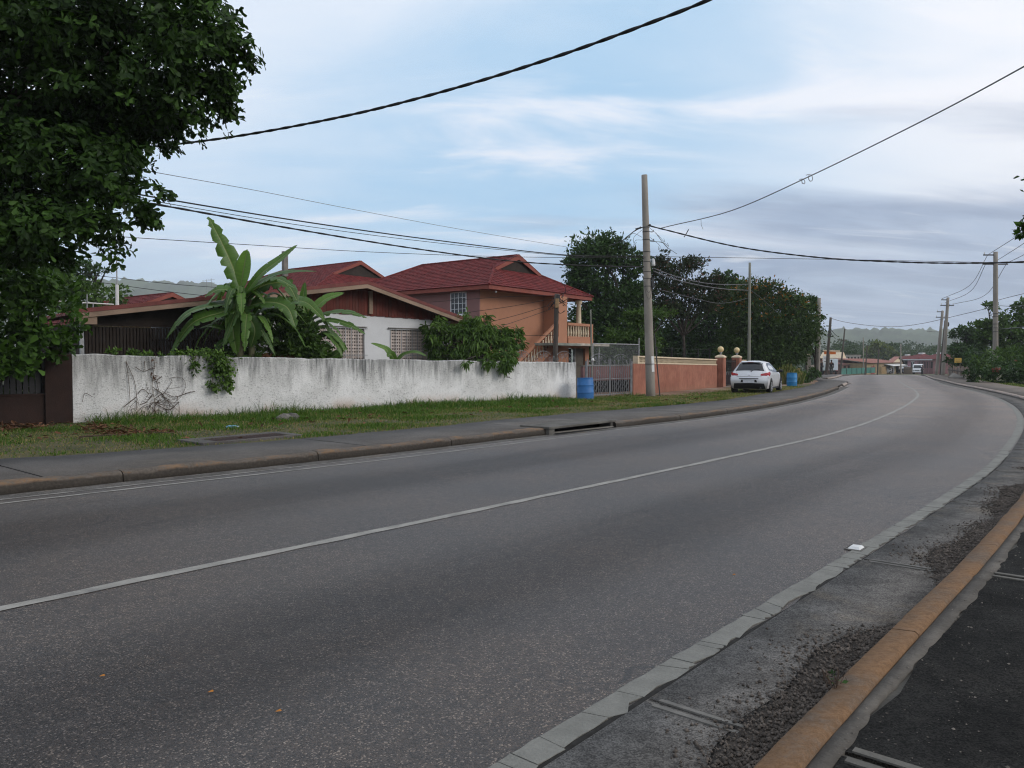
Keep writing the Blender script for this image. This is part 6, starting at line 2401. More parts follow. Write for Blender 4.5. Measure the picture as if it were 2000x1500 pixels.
# ------------------------------------------------------------------ poles
M_pole = plain('weathered_concrete_pole', (0.27, 0.245, 0.215), 0.9, 0.16, 1.4, 30, 0.4, dirt=((0.15, 0.135, 0.12), 0.6), stretch=(1, 1, 0.3))
M_poleg = plain('greenish_pole', (0.21, 0.215, 0.18), 0.9, 0.2, 1.4, 30, 0.4, stretch=(1, 1, 0.3))
M_poled = plain('dark_timber_pole', (0.085, 0.072, 0.062), 0.9, 0.25, 1.4, 30, 0.4, stretch=(1, 1, 0.3))
M_cable = plain('black_cable', (0.012, 0.012, 0.013), 0.6, 0.1, 3, 30, 0.0)
M_cableg = plain('grey_cable', (0.10, 0.10, 0.105), 0.6, 0.1, 3, 30, 0.0)
M_strap = plain('steel_strap', (0.05, 0.05, 0.052), 0.6, 0.2, 3, 30, 0.0)
M_whiteplastic = plain('white_plastic', (0.62, 0.63, 0.63), 0.6, 0.08, 3, 30, 0.0)


def pole(label, base, top, r0, r1, mat, group='utility poles', name='utility_pole', n=14):
    base, top = np.array(base, float), np.array(top, float)
    r = thing(name, label, 'utility pole', base, 0, group)
    d = top - base
    m = MB()
    k = 12
    pts = [d * i / k for i in range(k + 1)]
    pts[0] = pts[0] - d / np.linalg.norm(d) * 0.3
    m.tube(pts, list(np.linspace(r0, r1, k + 1)), n)
    m.build('shaft', mat, r, smooth=True)
    return r, d


# main pole
bm = P(1271, 776, 33.0); bm[2] = 0.0
tm = P(1258.5, 342, 33.2)
rp, dm = pole('leaning grey concrete pole with tangled wires in front of the terracotta wall', bm, tm, 0.205, 0.125, M_pole)


def on_pole(f, ang=0.0, out=0.0):
    """a place on the main pole's skin at height share f"""
    rr = 0.205 + (0.125 - 0.205) * f + out
    return bm + dm * f + np.array([math.cos(ang), math.sin(ang), 0]) * rr


for f in (0.565, 0.61, 0.655, 0.71, 0.745, 0.765, 0.535, 0.50, 0.15):
    c = dm * f
    rr = 0.205 + (0.125 - 0.205) * f
    ring = [(c[0] + (rr + 0.006) * math.cos(w), c[1] + (rr + 0.006) * math.sin(w), c[2] + 0.004 * math.sin(w)) for w in np.linspace(0, 2 * math.pi, 17)]
    MB().tube(ring, 0.014, 5, cap=False).build('strap', M_strap, rp)
m = MB()
q = on_pole(0.515, -0.3, 0.06) - bm
m.box(q[0] - 0.05, q[0] + 0.06, q[1] - 0.10, q[1] + 0.05, q[2] - 0.20, q[2] + 0.20)
m.build('junction_box', M_strap, rp, bevel=0.01)
q = on_pole(0.607, -0.3, 0.12) - bm
MB().lathe([(0.03, 0.16), (0.055, 0.12), (0.08, -0.06), (0.085, -0.14), (0.05, -0.16)], 10, tuple(q)).build('white_housing', M_whiteplastic, rp, smooth=True)
for f in (0.705, 0.745):
    q = on_pole(f, -0.25, 0.0) - bm
    MB().tube(smoothline([q, q + (0.14, -0.03, -0.01), q + (0.16, -0.03, 0.07)], 8), 0.018, 5).build('hook', M_strap, rp)
q = on_pole(0.775, -0.3, 0.03) - bm
MB().ball(tuple(q), 0.045, 8).box(q[0] - 0.05, q[0] + 0.04, q[1] - 0.03, q[1] + 0.03, q[2] - 0.07, q[2] + 0.02).build('insulator', M_strap, rp)
q = on_pole(0.765, 2.9, 0.08) - bm
MB().ball(tuple(q), 0.05, 8).tube([q, q + (-0.22, 0, -0.06)], 0.03, 6).build('insulator', M_strap, rp)
# conduit and pale patch beside the pole
p0, p1 = P(1289, 768, 33.0), P(1278, 652, 33.0)
p0[2] = 0.02
MB().tube([p0 - bm, p1 - bm], 0.028, 6).build('conduit', M_strap, rp)
a0, a1 = on_pole(0.125, -1.1, 0.002), on_pole(0.185, -1.1, 0.002)
vs, fs = [], []
for i, f in enumerate(np.linspace(0.115, 0.185, 4)):
    for w in np.linspace(-1.35, -0.5, 5):
        vs.append(on_pole(f, w, 0.003) - bm)
for i in range(3):
    for j in range(4):
        fs.append((i * 5 + j, i * 5 + j + 1, (i + 1) * 5 + j + 1, (i + 1) * 5 + j))
MB().add(vs, fs).build('paint_patch', M_whiteplastic, rp)
# looped slack wires at the head
g_ = np.random.default_rng(12)
for i in range(7):
    f0 = 0.70 + 0.08 * g_.random()
    side = -1 if i < 3 else 1
    q = on_pole(f0, 0 if side > 0 else math.pi, 0.02) - bm
    e = q + (side * (0.25 + 0.55 * g_.random()), -0.1, -0.15 - 0.6 * g_.random())
    k1 = (q + e) / 2 + (side * 0.25 * g_.random(), 0, 0.18 * g_.normal())
    k2 = e + (0.10 * g_.normal(), 0, 0.15)
    MB().tube(smoothline([q, k1, e, k2], 14), 0.008, 4).build('loose_wire', M_cableg, rp)
for f0, f1 in ((0.52, 0.47), (0.50, 0.44)):
    pts = [on_pole(f0 + (f1 - f0) * math.sin(math.pi * i / 10), -2.6 + 2.2 * i / 10, 0.008) - bm for i in range(11)]
    MB().tube(pts, 0.008, 4).build('loose_wire', M_strap, rp)

# the other poles along the left side
def simple_pole(label, bpx, Y, tpx, tpy, r0, r1, mat, bx=None):
    b = P(bpx, 703, Y)
    b[2] = gz(Y)
    return pole(label, b, P(tpx, tpy, Y), r0, r1, mat)


simple_pole('plain greenish pole rising behind the white car', 1463, 50.0, 1464.5, 513, 0.11, 0.075, M_poleg)
simple_pole('tall grey pole emerging from the trees behind the tall grass', 1598, 62.0, 1600, 582, 0.16, 0.13, M_pole)
p_, d_ = simple_pole('dark timber pole with a transformer bracket beside the orange sign', 1614, 80.0, 1622.5, 620, 0.16, 0.12, M_poled)
MB().ball(tuple(d_ * 0.76), 0.2, 8, sq=(0.8, 1, 1.2)).box(d_[0] * 0.7 - 0.12, d_[0] * 0.7 + 0.12, -0.2, 0.2, d_[2] * 0.66, d_[2] * 0.72).build('transformer', M_strap, p_)
p_, d_ = simple_pole('thin leaning dark pole with a crossarm in front of the teal fence', 1641.5, 120.0, 1650.0, 642, 0.14, 0.10, M_poled)
MB().box(d_[0] * 0.72 - 0.9, d_[0] * 0.72 + 0.5, -0.05, 0.05, d_[2] * 0.745, d_[2] * 0.765).build('crossarm', M_poled, p_)
simple_pole('slim pale pole behind the teal fence', 1687, 165.0, 1686, 659, 0.13, 0.10, M_pole)
simple_pole('short dark pole at the right end of the teal fence', 1690, 128.0, 1694, 674, 0.11, 0.09, M_poled)
simple_pole('brown timber pole in front of the yellow shop', 1714, 150.0, 1716.5, 682, 0.14, 0.12, M_poled)
simple_pole('weathered pole between the yellow shop and the pink house', 1760, 175.0, 1759, 672, 0.17, 0.13, M_pole)

# right-hand poles
def arm(r, d, f, x0, x1, ins=True):
    c = d * f
    MB().box(c[0] + x0, c[0] + x1, c[1] - 0.04, c[1] + 0.04, c[2] - 0.045, c[2] + 0.045).build('crossarm', M_strap, r)
    for x in (x0 + 0.08, x1 - 0.08):
        MB().lathe([(0.03, 0.04), (0.045, 0.09), (0.025, 0.15), (0.045, 0.17), (0.02, 0.22)], 7, (c[0] + x, c[1], c[2])).build('insulator', M_whiteplastic, r)


rr1, dr1 = simple_pole('big concrete pole above the bushes at the far right', 1945, 60.0, 1944.5, 492, 0.21, 0.155, M_pole)
arm(rr1, dr1, 0.976, -0.95, 0.1)
arm(rr1, dr1, 0.905, -1.0, 0.95)
for f in (0.50, 0.52, 0.44, 0.41, 0.38):
    c = dr1 * f
    MB().tube([(c[0] + 0.2 * math.cos(w), c[1] + 0.2 * math.sin(w), c[2]) for w in np.linspace(0, 2 * math.pi, 13)], 0.022, 4, cap=False).build('strap', M_strap, rr1)
rr2, dr2 = simple_pole('leaning concrete pole with two crossarms, foremost of the leaning pair across the road', 1842, 78.0, 1851.5, 581, 0.19, 0.13, M_pole)
arm(rr2, dr2, 0.97, -0.65, 0.1)
arm(rr2, dr2, 0.90, -0.7, 0.65)
MB().ball(tuple(dr2 * 0.66 + np.array([0.2, 0, 0])), 0.16, 8, sq=(0.7, 0.7, 1.5)).build('transformer', M_strap, rr2)
rr3, dr3 = simple_pole('leaning pole carrying a street lamp, behind the foremost leaning pole', 1829, 90.0, 1841, 607, 0.19, 0.14, M_pole)
arm(rr3, dr3, 0.985, -0.65, 0.1)
arm(rr3, dr3, 0.90, -0.7, 0.4)
c = dr3 * 0.67
lm = MB().tube([c, c + (-0.5, 0, 0.06), c + (-1.05, 0, 0.10)], 0.03, 6)
lm.build('lamp_arm', M_metal, rr3)
MB().box(c[0] - 1.55, c[0] - 1.0, c[1] - 0.10, c[1] + 0.10, c[2] + 0.06, c[2] + 0.16).build('lamp_head', M_metal, rr3, bevel=0.04)
simple_pole('slim leaning pole between the two big leaning poles', 1836.5, 86.0, 1845.5, 626, 0.09, 0.07, M_poled)

# old timber service post before the apricot house
pb = P(1083, 720, 35.2); pb[2] = 0
rs, ds = pole('old brown timber service post tangled with wires before the apricot house', pb, P(1087.5, 574, 35.2), 0.125, 0.10, M_poled)
g_ = np.random.default_rng(19)
m = MB()
for i in range(12):
    q = ds * (0.88 + 0.10 * g_.random())
    e = q + g_.normal(size=3) * (0.22, 0.1, 0.22) + (0.12, -0.08, -0.05)
    MB().tube(smoothline([q, (q + e) / 2 + g_.normal(size=3) * 0.15, e, e + g_.normal(size=3) * 0.12], 12), 0.013, 4).build('loose_wire', M_cable, rs)
MB().box(0.02, 0.20, -0.22, -0.08, ds[2] * 0.86, ds[2] * 0.95).build('meter_box', plain('tan_box', (0.30, 0.19, 0.10), 0.7, 0.3, 8, 30, 0.1), rs, bevel=0.02)
MB().box(0.10, 0.24, -0.20, -0.08, ds[2] * 0.92, ds[2] * 0.99).build('meter_box', M_strap, rs, bevel=0.02)
# thin stick post at the balcony end
pb = P(1157, 720, 37.0); pb[2] = 0
r_, d_ = pole('thin bare stick post at the right end of the balcony', pb, P(1153.5, 605, 37.0), 0.05, 0.035, M_poleg, None, 'stick_post', 7)
q = d_ * 0.47
MB().ball((q[0] + 0.06, q[1] - 0.05, q[2] - 0.28), 0.09, 8).build('hanging_lamp', M_whiteplastic, r_)


# ------------------------------------------------------------------ wires
def wire(label, pts, r, mat=M_cable, twist=0, group=None, name='overhead_cable', n=40):
    P3 = [P(*q) for q in pts]
    c = np.array(smoothline(P3, n))
    base = c[0]
    root = thing(name, label, 'cable', base, 0, group)
    if not twist:
        MB().tube([q - base for q in c], r, 5).build('strand', mat, root, smooth=True)
        return root
    c = np.array(smoothline(P3, n * 3))
    L = np.concatenate([[0], np.cumsum(np.linalg.norm(np.diff(c, axis=0), axis=1))])
    tan = unit(np.gradient(c, axis=0))
    s = unit(np.cross(tan, np.array([0, 0, 1.0])))
    u = np.cross(s, tan)
    for k in range(2):
        ph = L / twist * 2 * math.pi + k * math.pi
        q = c + (s * np.cos(ph)[:, None] + u * np.sin(ph)[:, None]) * r * 0.38
        MB().tube(list(q - base), r * 0.70, 5).build('strand', mat, root, smooth=True)
    return root


wire('thick twisted black cable sweeping from the tree up over the road', [(150, 294, 17.2), (210, 293, 17), (350, 281, 16.2), (500, 260, 15.3), (700, 221, 14.1), (900, 169, 13), (1100, 106, 11.9), (1290, 37, 11), (1390, -3, 10.6), (1520, -62, 10.2)], 0.027, twist=0.75)
wire('upper cable of the group running from the tree to the main pole', [(180, 363, 16.5), (335, 391, 18.5), (600, 434, 22), (850, 469, 26), (1105, 498, 30.5), (1250, 500, 33), (1265, 500, 33)], 0.019)
wire('thin middle cable of the group running from the tree to the main pole', [(180, 370, 16.5), (330, 398, 18.5), (600, 442, 22), (850, 474, 26), (1105, 499.5, 30.5), (1250, 503, 33), (1264, 503, 33)], 0.009)
wire('thickest lowest cable of the group running from the tree to the main pole', [(150, 374, 16.2), (315, 401, 18.3), (550, 443, 21.5), (800, 484, 25.5), (1000, 510, 29.5), (1150, 519, 31.5), (1252, 521, 33), (1266, 522, 33)], 0.027, twist=1.3)
wire('thin dark line crossing low behind the banana plant to the main pole', [(200, 459, 21), (275, 465, 22), (500, 479, 25), (700, 491, 28), (900, 499, 30), (1100, 503, 32), (1262, 502, 33)], 0.010)
wire('faint thin line from the tree crown toward the broad dark tree', [(250, 325, 24), (300, 336, 25), (500, 372, 31), (700, 411, 37), (900, 448, 43), (1110, 483, 49)], 0.011, M_cableg)
wire('level thin line from the main pole to the right edge', [(1272, 501, 33), (1400, 503, 35), (1650, 507, 38), (1900, 512, 40), (2080, 515, 42)], 0.012)
wire('thick twisted cable from the head of the main pole drooping to the right edge', [(1266, 440, 33), (1300, 449, 32.5), (1440, 482, 31), (1600, 503, 29.5), (1750, 511.5, 28), (1900, 514, 27), (2100, 508, 26)], 0.030, twist=0.9)
rw = wire('grey cable rising from the main pole to the upper right corner', [(1290, 446, 32.5), (1310, 441, 32), (1430, 411, 29), (1580, 345, 25), (1800, 237, 20), (2000, 130, 16.5), (2200, 15, 14)], 0.018, M_cableg)
b0 = np.array(rw.location)
for cx, cy, rx, rz in ((1567, 353, 5, 6), (1581, 346, 6, 8)):
    cc = P(cx, cy, 25.2)
    MB().tube([cc - b0 + np.array([rx * 25 / 1500 * math.cos(w), 0.06 * w, rz * 25 / 1500 * math.sin(w) - 0.02]) for w in np.linspace(-3.4, 2.2, 16)], 0.012, 4).build('slack_loop', M_cableg, rw)
q0 = P(1369, 427, 30.5)
MB().tube(smoothline([q0 - b0, q0 - b0 + (0.02, 0, -0.25), q0 - b0 + (0.09, 0, -0.42)], 8), 0.007, 4).build('loose_end', M_cableg, rw)
rt = wire('cable splice hanging on the twisted cable right of the main pole', [(1336, 463, 32.2), (1340, 457, 32.2), (1345, 448, 32.2)], 0.02, name='cable_splice', n=8)
wire('slack grey line drooping from the main pole to the greenish pole, upper', [(1276, 524, 33), (1320, 540, 37), (1370, 552, 41), (1420, 556, 46), (1462, 555, 50)], 0.022, M_cableg)
wire('slack grey line drooping from the main pole to the greenish pole, lower', [(1277, 530, 33), (1320, 546, 37), (1370, 558, 41), (1420, 565, 46), (1462, 567, 50)], 0.026, M_cableg)
wire('thin sagging line ending low on the greenish pole', [(1290, 566, 40), (1370, 586, 44), (1400, 592, 46), (1430, 590, 48), (1462, 582, 50)], 0.014, M_cableg)
wire('diagonal stay wire falling right from the greenish pole into the flame tree', [(1465, 566, 50), (1490, 585, 52), (1525, 617, 55)], 0.014, M_cableg)
wire('thin wire falling from the head of the main pole into the sparse tree', [(1281, 455, 33), (1300, 480, 34.5), (1322, 496, 36)], 0.012, M_cableg)
wire('bundle of wires dropping from the main pole head into the broad dark tree', [(1254, 444, 33), (1238, 452, 34), (1215, 470, 37), (1190, 480, 41)], 0.022, M_cable)
# service drops to the old post and the houses
for lab, pts in (('service wire from the main pole down to the old timber post', [(1262, 503, 33), (1180, 535, 34), (1090, 578, 35.2)]),
                 ('service wire from the old post to the left wall of the apricot house', [(1086, 582, 35.2), (1000, 598, 35.5), (900, 612, 36)]),
                 ('higher service wire from the old post over the apricot wall', [(1086, 577, 35.2), (980, 580, 35.4), (840, 590, 35.6)]),
                 ('lower service wire from the old post towards the white house roof', [(1086, 592, 35.2), (1000, 618, 34.6), (905, 640, 33.6)]),
                 ('lowest service wire from the old post into the drooping bush', [(1086, 600, 35.2), (1030, 620, 34), (970, 640, 32)]),
                 ('level wire across the lower apricot wall', [(1086, 655, 35.4), (1040, 655, 35.2), (980, 654, 35)])):
    wire(lab, pts, 0.011, M_cable, name='service_wire', n=16)
for lab, pts in (('upper thin line across the sky gap at the left, above the mast', [(30, 520, 34), (130, 531, 36), (230, 543, 38), (350, 556, 40), (480, 565, 42)]),
                 ('lower thin line across the hills at the left', [(150, 545, 36), (300, 566, 39), (420, 580, 42)])):
    wire(lab, pts, 0.014, M_cable, name='thin_wire', n=16)
# lines of the right-hand poles
for i, (lab, a, b_) in enumerate((('topmost conductor between the right-hand poles', (1929, 498, 60), (1841, 583, 78)),
                                  ('middle conductor between the right-hand poles', (1926, 514, 60), (1846, 591, 78)),
                                  ('lowest conductor between the right-hand poles', (1966, 515, 60), (1862, 594, 78)))):
    mid = ((a[0] + b_[0]) / 2 + 10, (a[1] + b_[1]) / 2 + (16 if i < 2 else 22), 69)
    wire(lab, [a, mid, b_], 0.02, M_cableg, name='conductor', n=14)
for lab, a, m_, b_ in (('conductor running off the right edge from the top of the big right pole', (1929, 498, 60), (1970, 472, 52), (2060, 415, 42)),
                       ('second conductor running off the right edge from the big right pole', (1950, 507, 60), (1985, 485, 52), (2060, 435, 42)),
                       ('conductor running off the right edge from the lower arm of the big right pole', (1966, 514, 60), (1995, 500, 52), (2080, 455, 42)),
                       ('grey line from the big right pole to the right edge at mid height', (1950, 586, 60), (1985, 577, 52), (2060, 560, 42)),
                       ('double line from the middle of the big right pole to the right edge', (1950, 643, 60), (1975, 641, 55), (2060, 632, 42)),
                       ('dark line from the collar of the big right pole to the right edge', (1952, 597, 60), (1980, 598, 54), (2050, 594, 45))):
    wire(lab, [a, m_, b_], 0.02, M_cableg, name='side_line', n=12)
wire('long line sagging across the road between the dark timber pole and the right poles', [(1624, 622, 80), (1650, 629, 82), (1700, 636, 84), (1750, 638, 86), (1800, 632, 84), (1850, 621, 78), (1925, 603, 66), (1945, 597, 60)], 0.024, M_cableg)
for lab, x0, x1 in (('upper short wire from the transformer on the dark timber pole', (1624, 645, 80), (1637, 658, 95)), ('lower short wire from the transformer on the dark timber pole', (1623, 650, 80), (1632, 662, 95))):
    wire(lab, [x0, ((x0[0] + x1[0]) / 2, (x0[1] + x1[1]) / 2 + 1, 88), x1], 0.03, M_cable, name='short_wire', n=8)
wire('line from the leaning pole down the right side of the road', [(1855, 594, 78), (1850, 612, 80), (1847, 640, 84)], 0.016, M_cableg, name='short_wire', n=8)


# ------------------------------------------------------------------ aerials
def antenna(label, px, py0, py1, Y, els, base_w=0.05, tube_h=None):
    b = P(px, py0, Y)
    t = P(px, py1, Y)
    r = thing('antenna_mast', label, 'antenna', b)
    h = t[2] - b[2]
    MB().tube([(0, 0, 0), (0, 0, h)], 0.022, 6).build('mast', M_metal, r)
    if tube_h:
        MB().tube([(0, 0, -0.6), (0, 0, tube_h)], base_w, 8).build('white_pipe', M_whiteplastic, r)
    for z, w, tilt in els:
        MB().tube([(-w, 0, h + z - tilt), (w, 0, h + z + tilt)], 0.010, 4).build('element', M_metal, r)
    return r


antenna('rooftop aerial on a white pipe above the carport', 229, 590, 500, 27.5, [(-0.30, 0.24, -0.03), (-0.36, 0.05, 0.12), (-0.02, 0.10, 0.14), (-0.42, 0.06, 0.0)], 0.06, 0.62)
antenna('distant twin aerials beyond the red roof at the left', 404, 580, 546, 70, [(-0.1, 0.4, 0), (-0.5, 0.3, 0)])
antenna('right one of the distant twin aerials by the banana plant', 413, 580, 544, 70, [(-0.1, 0.3, 0), (-0.35, 0.35, 0)])
# white pipes on the roof left
r = thing('roof_pipe', 'white pipe rail lying along the carport roof edge', 'pipe', P(110, 588, 25.5))
o = P(110, 588, 25.5)
MB().tube([(0, 0, 0), P(222, 594.5, 27.3) - o], 0.022, 6).tube([P(132, 602, 25.6) - o, P(150, 603, 25.9) - o], 0.022, 6).build('pipe', M_whiteplastic, r)
for px in (170, 182):
    MB().tube([P(px, 603, 26.4) - o, P(px, 575 if px == 170 else 594, 26.4) - o], 0.018, 5).build('upright', M_metal, r)
# ------------------------------------------------------------------ vehicles
def paintmat(name, col, rough=0.28, metal=0.0):
    m, nt, b = new_mat(name)
    v = coords(nt)
    n1 = noise(nt, v, 2.0, 5, 0.6)
    geo = N(nt, 'ShaderNodeSeparateXYZ')
    nt.links.new(v, geo.inputs[0])
    dust = mth(nt, 'MULTIPLY', mapr(nt, geo.outputs[2], 0.75, 0.2), mapr(nt, n1, 0.2, 0.7, 0.2, 0.7))
    c = mixc(nt, dust, col, (0.33, 0.29, 0.25))
    nt.links.new(c, b.inputs['Base Color'])
    b.inputs['Roughness'].default_value = rough
    b.inputs['Coat Weight'].default_value = 0.5
    b.inputs['Coat Roughness'].default_value = 0.08
    b.inputs['Metallic'].default_value = metal
    return m


M_carwhite = paintmat('silver_white_car_paint', (0.62, 0.64, 0.67), 0.3, 0.15)
M_carblue = paintmat('navy_car_paint', (0.012, 0.018, 0.045))
M_vanwhite = paintmat('white_van_paint', (0.62, 0.64, 0.66))
M_rubber = plain('tyre_rubber', (0.014, 0.014, 0.014), 0.85, 0.2, 9, 40, 0.1)
M_rim = plain('alloy_rim', (0.45, 0.46, 0.47), 0.4, 0.1, 9, 40, 0.0, metal=0.6)
M_blackplastic = plain('black_plastic', (0.012, 0.012, 0.013), 0.55, 0.1, 9, 40, 0.0)
M_carglass = glassmat('tinted_car_glass', (0.012, 0.014, 0.018), 0.05)
M_tail = None
m, nt, b = new_mat('red_lamp_lens')
b.inputs['Base Color'].default_value = (0.34, 0.012, 0.018, 1)
b.inputs['Roughness'].default_value = 0.12
b.inputs['Specular IOR Level'].default_value = 0.6
M_tail = m
M_plate = plain('plate_white', (0.55, 0.57, 0.62), 0.5, 0.06, 9, 40, 0.0)
M_chrome = plain('chrome', (0.6, 0.6, 0.62), 0.2, 0.05, 9, 40, 0.0, metal=1.0)

PROF = [(.16, .22, .72), (.07, .27, .76), (.01, .36, .80), (-.02, .50, .82), (-.02, .62, .83), (.02, .72, .835), (.045, .80, .815), (.09, .90, .775), (.135, 1.0, .715), (.25, 1.18, .625), (.36, 1.31, .56),
        (.45, 1.40, .515), (.42, 1.425, .51), (.60, 1.452, .52), (.9, 1.47, .53), (1.3, 1.476, .535), (1.7, 1.465, .535), (2.05, 1.43, .535), (2.3, 1.33, .57), (2.6, 1.17, .63), (2.92, .985, .70), (3.05, .955, .73), (3.3, .915, .74),
        (3.55, .84, .73), (3.74, .74, .71), (3.84, .62, .70), (3.87, .48, .70), (3.84, .32, .68), (3.74, .22, .66)]


def hatchback(name, label, loc, rotz, paint, group=None):
    r = thing(name, label, 'car', loc, rotz, group)
    pr = np.array(PROF)
    nu, nv = len(pr), 11

    def centre(i, q):
        """point on the lengthwise skin: profile row i, q in -1..1 across"""
        x, z, w = pr[i]
        y = q * w
        e = abs(q) ** 3
        rear = max(0.0, min(1.0, (0.5 - x) / 0.5))
        front = max(0.0, min(1.0, (x - 2.9) / 0.9))
        x2 = x + 0.13 * e * rear - 0.22 * e * front
        z2 = z - (0.055 * e + 0.02 * q * q) * (1 if z > 1.0 else 0.35)
        return np.array([x2, y, z2])
    m = MB()
    vs = [centre(i, -1 + 2 * j / (nv - 1)) for i in range(nu) for j in range(nv)]
    fs = [(i * nv + j, i * nv + j + 1, (i + 1) * nv + j + 1, (i + 1) * nv + j) for i in range(nu - 1) for j in range(nv - 1)]
    m.add(vs, fs)
    # sides: columns between sill and the edge of the skin
    edge = np.array([centre(i, 1.0) for i in range(nu)])
    top = edge[5:26]
    xs = np.linspace(0.10, 3.60, 44)
    # monotone upper edge by x
    o = np.argsort(top[:, 0])
    ex, ez, ey = top[o, 0], top[o, 2], top[o, 1]

    def sidey(x, z, zt, yt):
        W = 0.847 - 0.075 * max(0, (0.45 - x) / 0.45) ** 2 - 0.13 * max(0, (x - 2.9) / 0.75) ** 2
        W -= 0.045 * max(0, (0.5 - z) / 0.3) ** 2
        if z <= 0.90:
            t = max(0.0, min(1.0, (z - 0.62) / 0.28))
            return W - 0.022 * t * t
        t = min(1.0, (z - 0.90) / max(0.05, zt - 0.90))
        y0 = W - 0.022
        return y0 + (yt - y0) * (0.75 * t + 0.25 * t * t)
    nz = 12
    for s in (-1, 1):
        vs = []
        for x in xs:
            zt = float(np.interp(x, ex, ez))
            yt = float(np.interp(x, ex, ey))
            zb = 0.22
            for k in range(nz):
                z = zb + (zt - zb) * k / (nz - 1)
                y = sidey(x, z, zt, yt) if k < nz - 1 else yt
                vs.append((x, s * y, z))
        fs = []
        for i in range(len(xs) - 1):
            for k in range(nz - 1):
                q = (i * nz + k, (i + 1) * nz + k, (i + 1) * nz + k + 1, i * nz + k + 1)
                fs.append(q if s < 0 else q[::-1])
        m.add(vs, fs)
    m.box(0.3, 3.6, -0.7, 0.7, 0.18, 0.3)
    m.build('body', paint, r, smooth=True)

    def skin_patch(nm, rows, qa, qb, mat, off=0.008, nq=8, parent=None):
        """panel lying on the skin between profile rows (fractional) and across positions"""
        vs, k = [], 0
        n_r = 6
        for a in range(n_r + 1):
            f = rows[0] + (rows[1] - rows[0]) * a / n_r
            i = min(nu - 2, int(f))
            t = f - i
            for c in range(nq + 1):
                lo = qa[0] + (qa[1] - qa[0]) * a / n_r
                hi = qb[0] + (qb[1] - qb[0]) * a / n_r
                q = lo + (hi - lo) * c / nq
                p = centre(i, q) * (1 - t) + centre(i + 1, q) * t
                d = pr[i + 1, :2] - pr[i, :2]
                nn = np.array([-d[1], 0, d[0]])
                nn = nn / (np.linalg.norm(nn) + 1e-9)
                vs.append(p + nn * off)
        fs = [(a * (nq + 1) + c, a * (nq + 1) + c + 1, (a + 1) * (nq + 1) + c + 1, (a + 1) * (nq + 1) + c) for a in range(n_r) for c in range(nq)]
        return MB().add(vs, fs).build(nm, mat, parent or r, smooth=True)
    skin_patch('rear_window', (8.15, 10.75), (-0.90, -0.93), (0.90, 0.93), M_carglass, 0.010)
    skin_patch('windscreen', (17.2, 19.95), (-0.93, -0.95), (0.93, 0.95), M_carglass, 0.008)
    # dark lower bumper with arched upper edge
    skin_patch('bumper_insert', (0.05, 2.75), (-0.97, -0.80), (0.97, 0.80), M_blackplastic, 0.010)
    skin_patch('plate_recess', (3.02, 3.95), (-0.44, -0.40), (0.44, 0.40), M_blackplastic, 0.004)
    MB().box(-0.045, -0.028, -0.25, 0.25, 0.475, 0.60).build('number_plate', M_plate, r, bevel=0.004)
    MB().box(-0.050, -0.02, -0.42, 0.42, 0.655, 0.685).build('hatch_handle', M_blackplastic, r)
    skin_patch('hatch_seam', (5.35, 5.5), (-0.66, -0.66), (0.66, 0.66), M_blackplastic, 0.003)
    for s in (-1, 1):
        skin_patch('hatch_seam', (5.5, 8.1), (s * 0.66, s * 0.80), (s * 0.665, s * 0.806), M_blackplastic, 0.003, 1)
    MB().lathe([(0.0, 0), (0.042, 0), (0.042, 0.012), (0.03, 0.016)], 12).build('emblem', M_chrome, r, (0.045, 0, 0.85)).rotation_euler = (0, -math.pi / 2 + 0.35, 0)
    # wiper and spoiler lip
    w = MB().tube([(0.115, -0.06, 1.01), (0.10, -0.10, 0.985)], 0.02, 5).tube([(0.115, -0.08, 1.0), (0.165, -0.20, 1.055), (0.19, -0.42, 1.09)], 0.010, 4)
    w.build('rear_wiper', M_blackplastic, r)
    MB().hexa([(0.35, -0.40, 1.385), (0.35, 0.40, 1.385), (0.50, 0.44, 1.41), (0.50, -0.44, 1.41), (0.34, -0.40, 1.408), (0.34, 0.40, 1.408), (0.52, 0.44, 1.448), (0.52, -0.44, 1.448)]).build('spoiler', paint, r, bevel=0.008)
    MB().box(0.323, 0.335, -0.13, 0.13, 1.396, 1.414).build('brake_light', M_tail, r)
    # rear lamps wrap the corners
    for s in (-1, 1):
        nq = 6
        vs = []
        for a in range(nq + 1):
            t = a / nq
            # along the corner: from the hatch edge round to the flank
            if t < 0.55:
                u = t / 0.55
                q = 0.62 + 0.38 * u
                base = centre(6, q * s) * 0.5 + centre(7, q * s) * 0.5
                x, y = base[0] - 0.012, base[1]
            else:
                u = (t - 0.55) / 0.45
                x = 0.19 + 0.30 * u
                y = s * (sidey(x, 0.85, 1.3, 0.6) + 0.010)
            zlo, zhi = 0.735 + 0.03 * t + 0.10 * max(0, t - 0.5), 0.875 + 0.12 * t
            vs += [(x, y, zlo), (x - 0.012 * (1 - t), y + s * 0.012 * t, (zlo + zhi) / 2), (x + 0.03 * (1 - t), y - s * 0.01 * t, zhi)]
        fs = []
        for a in range(nq):
            for k in range(2):
                q = (a * 3 + k, (a + 1) * 3 + k, (a + 1) * 3 + k + 1, a * 3 + k + 1)
                fs.append(q if s > 0 else q[::-1])
        MB().add(vs, fs).build('tail_lamp', M_tail, r, smooth=True)
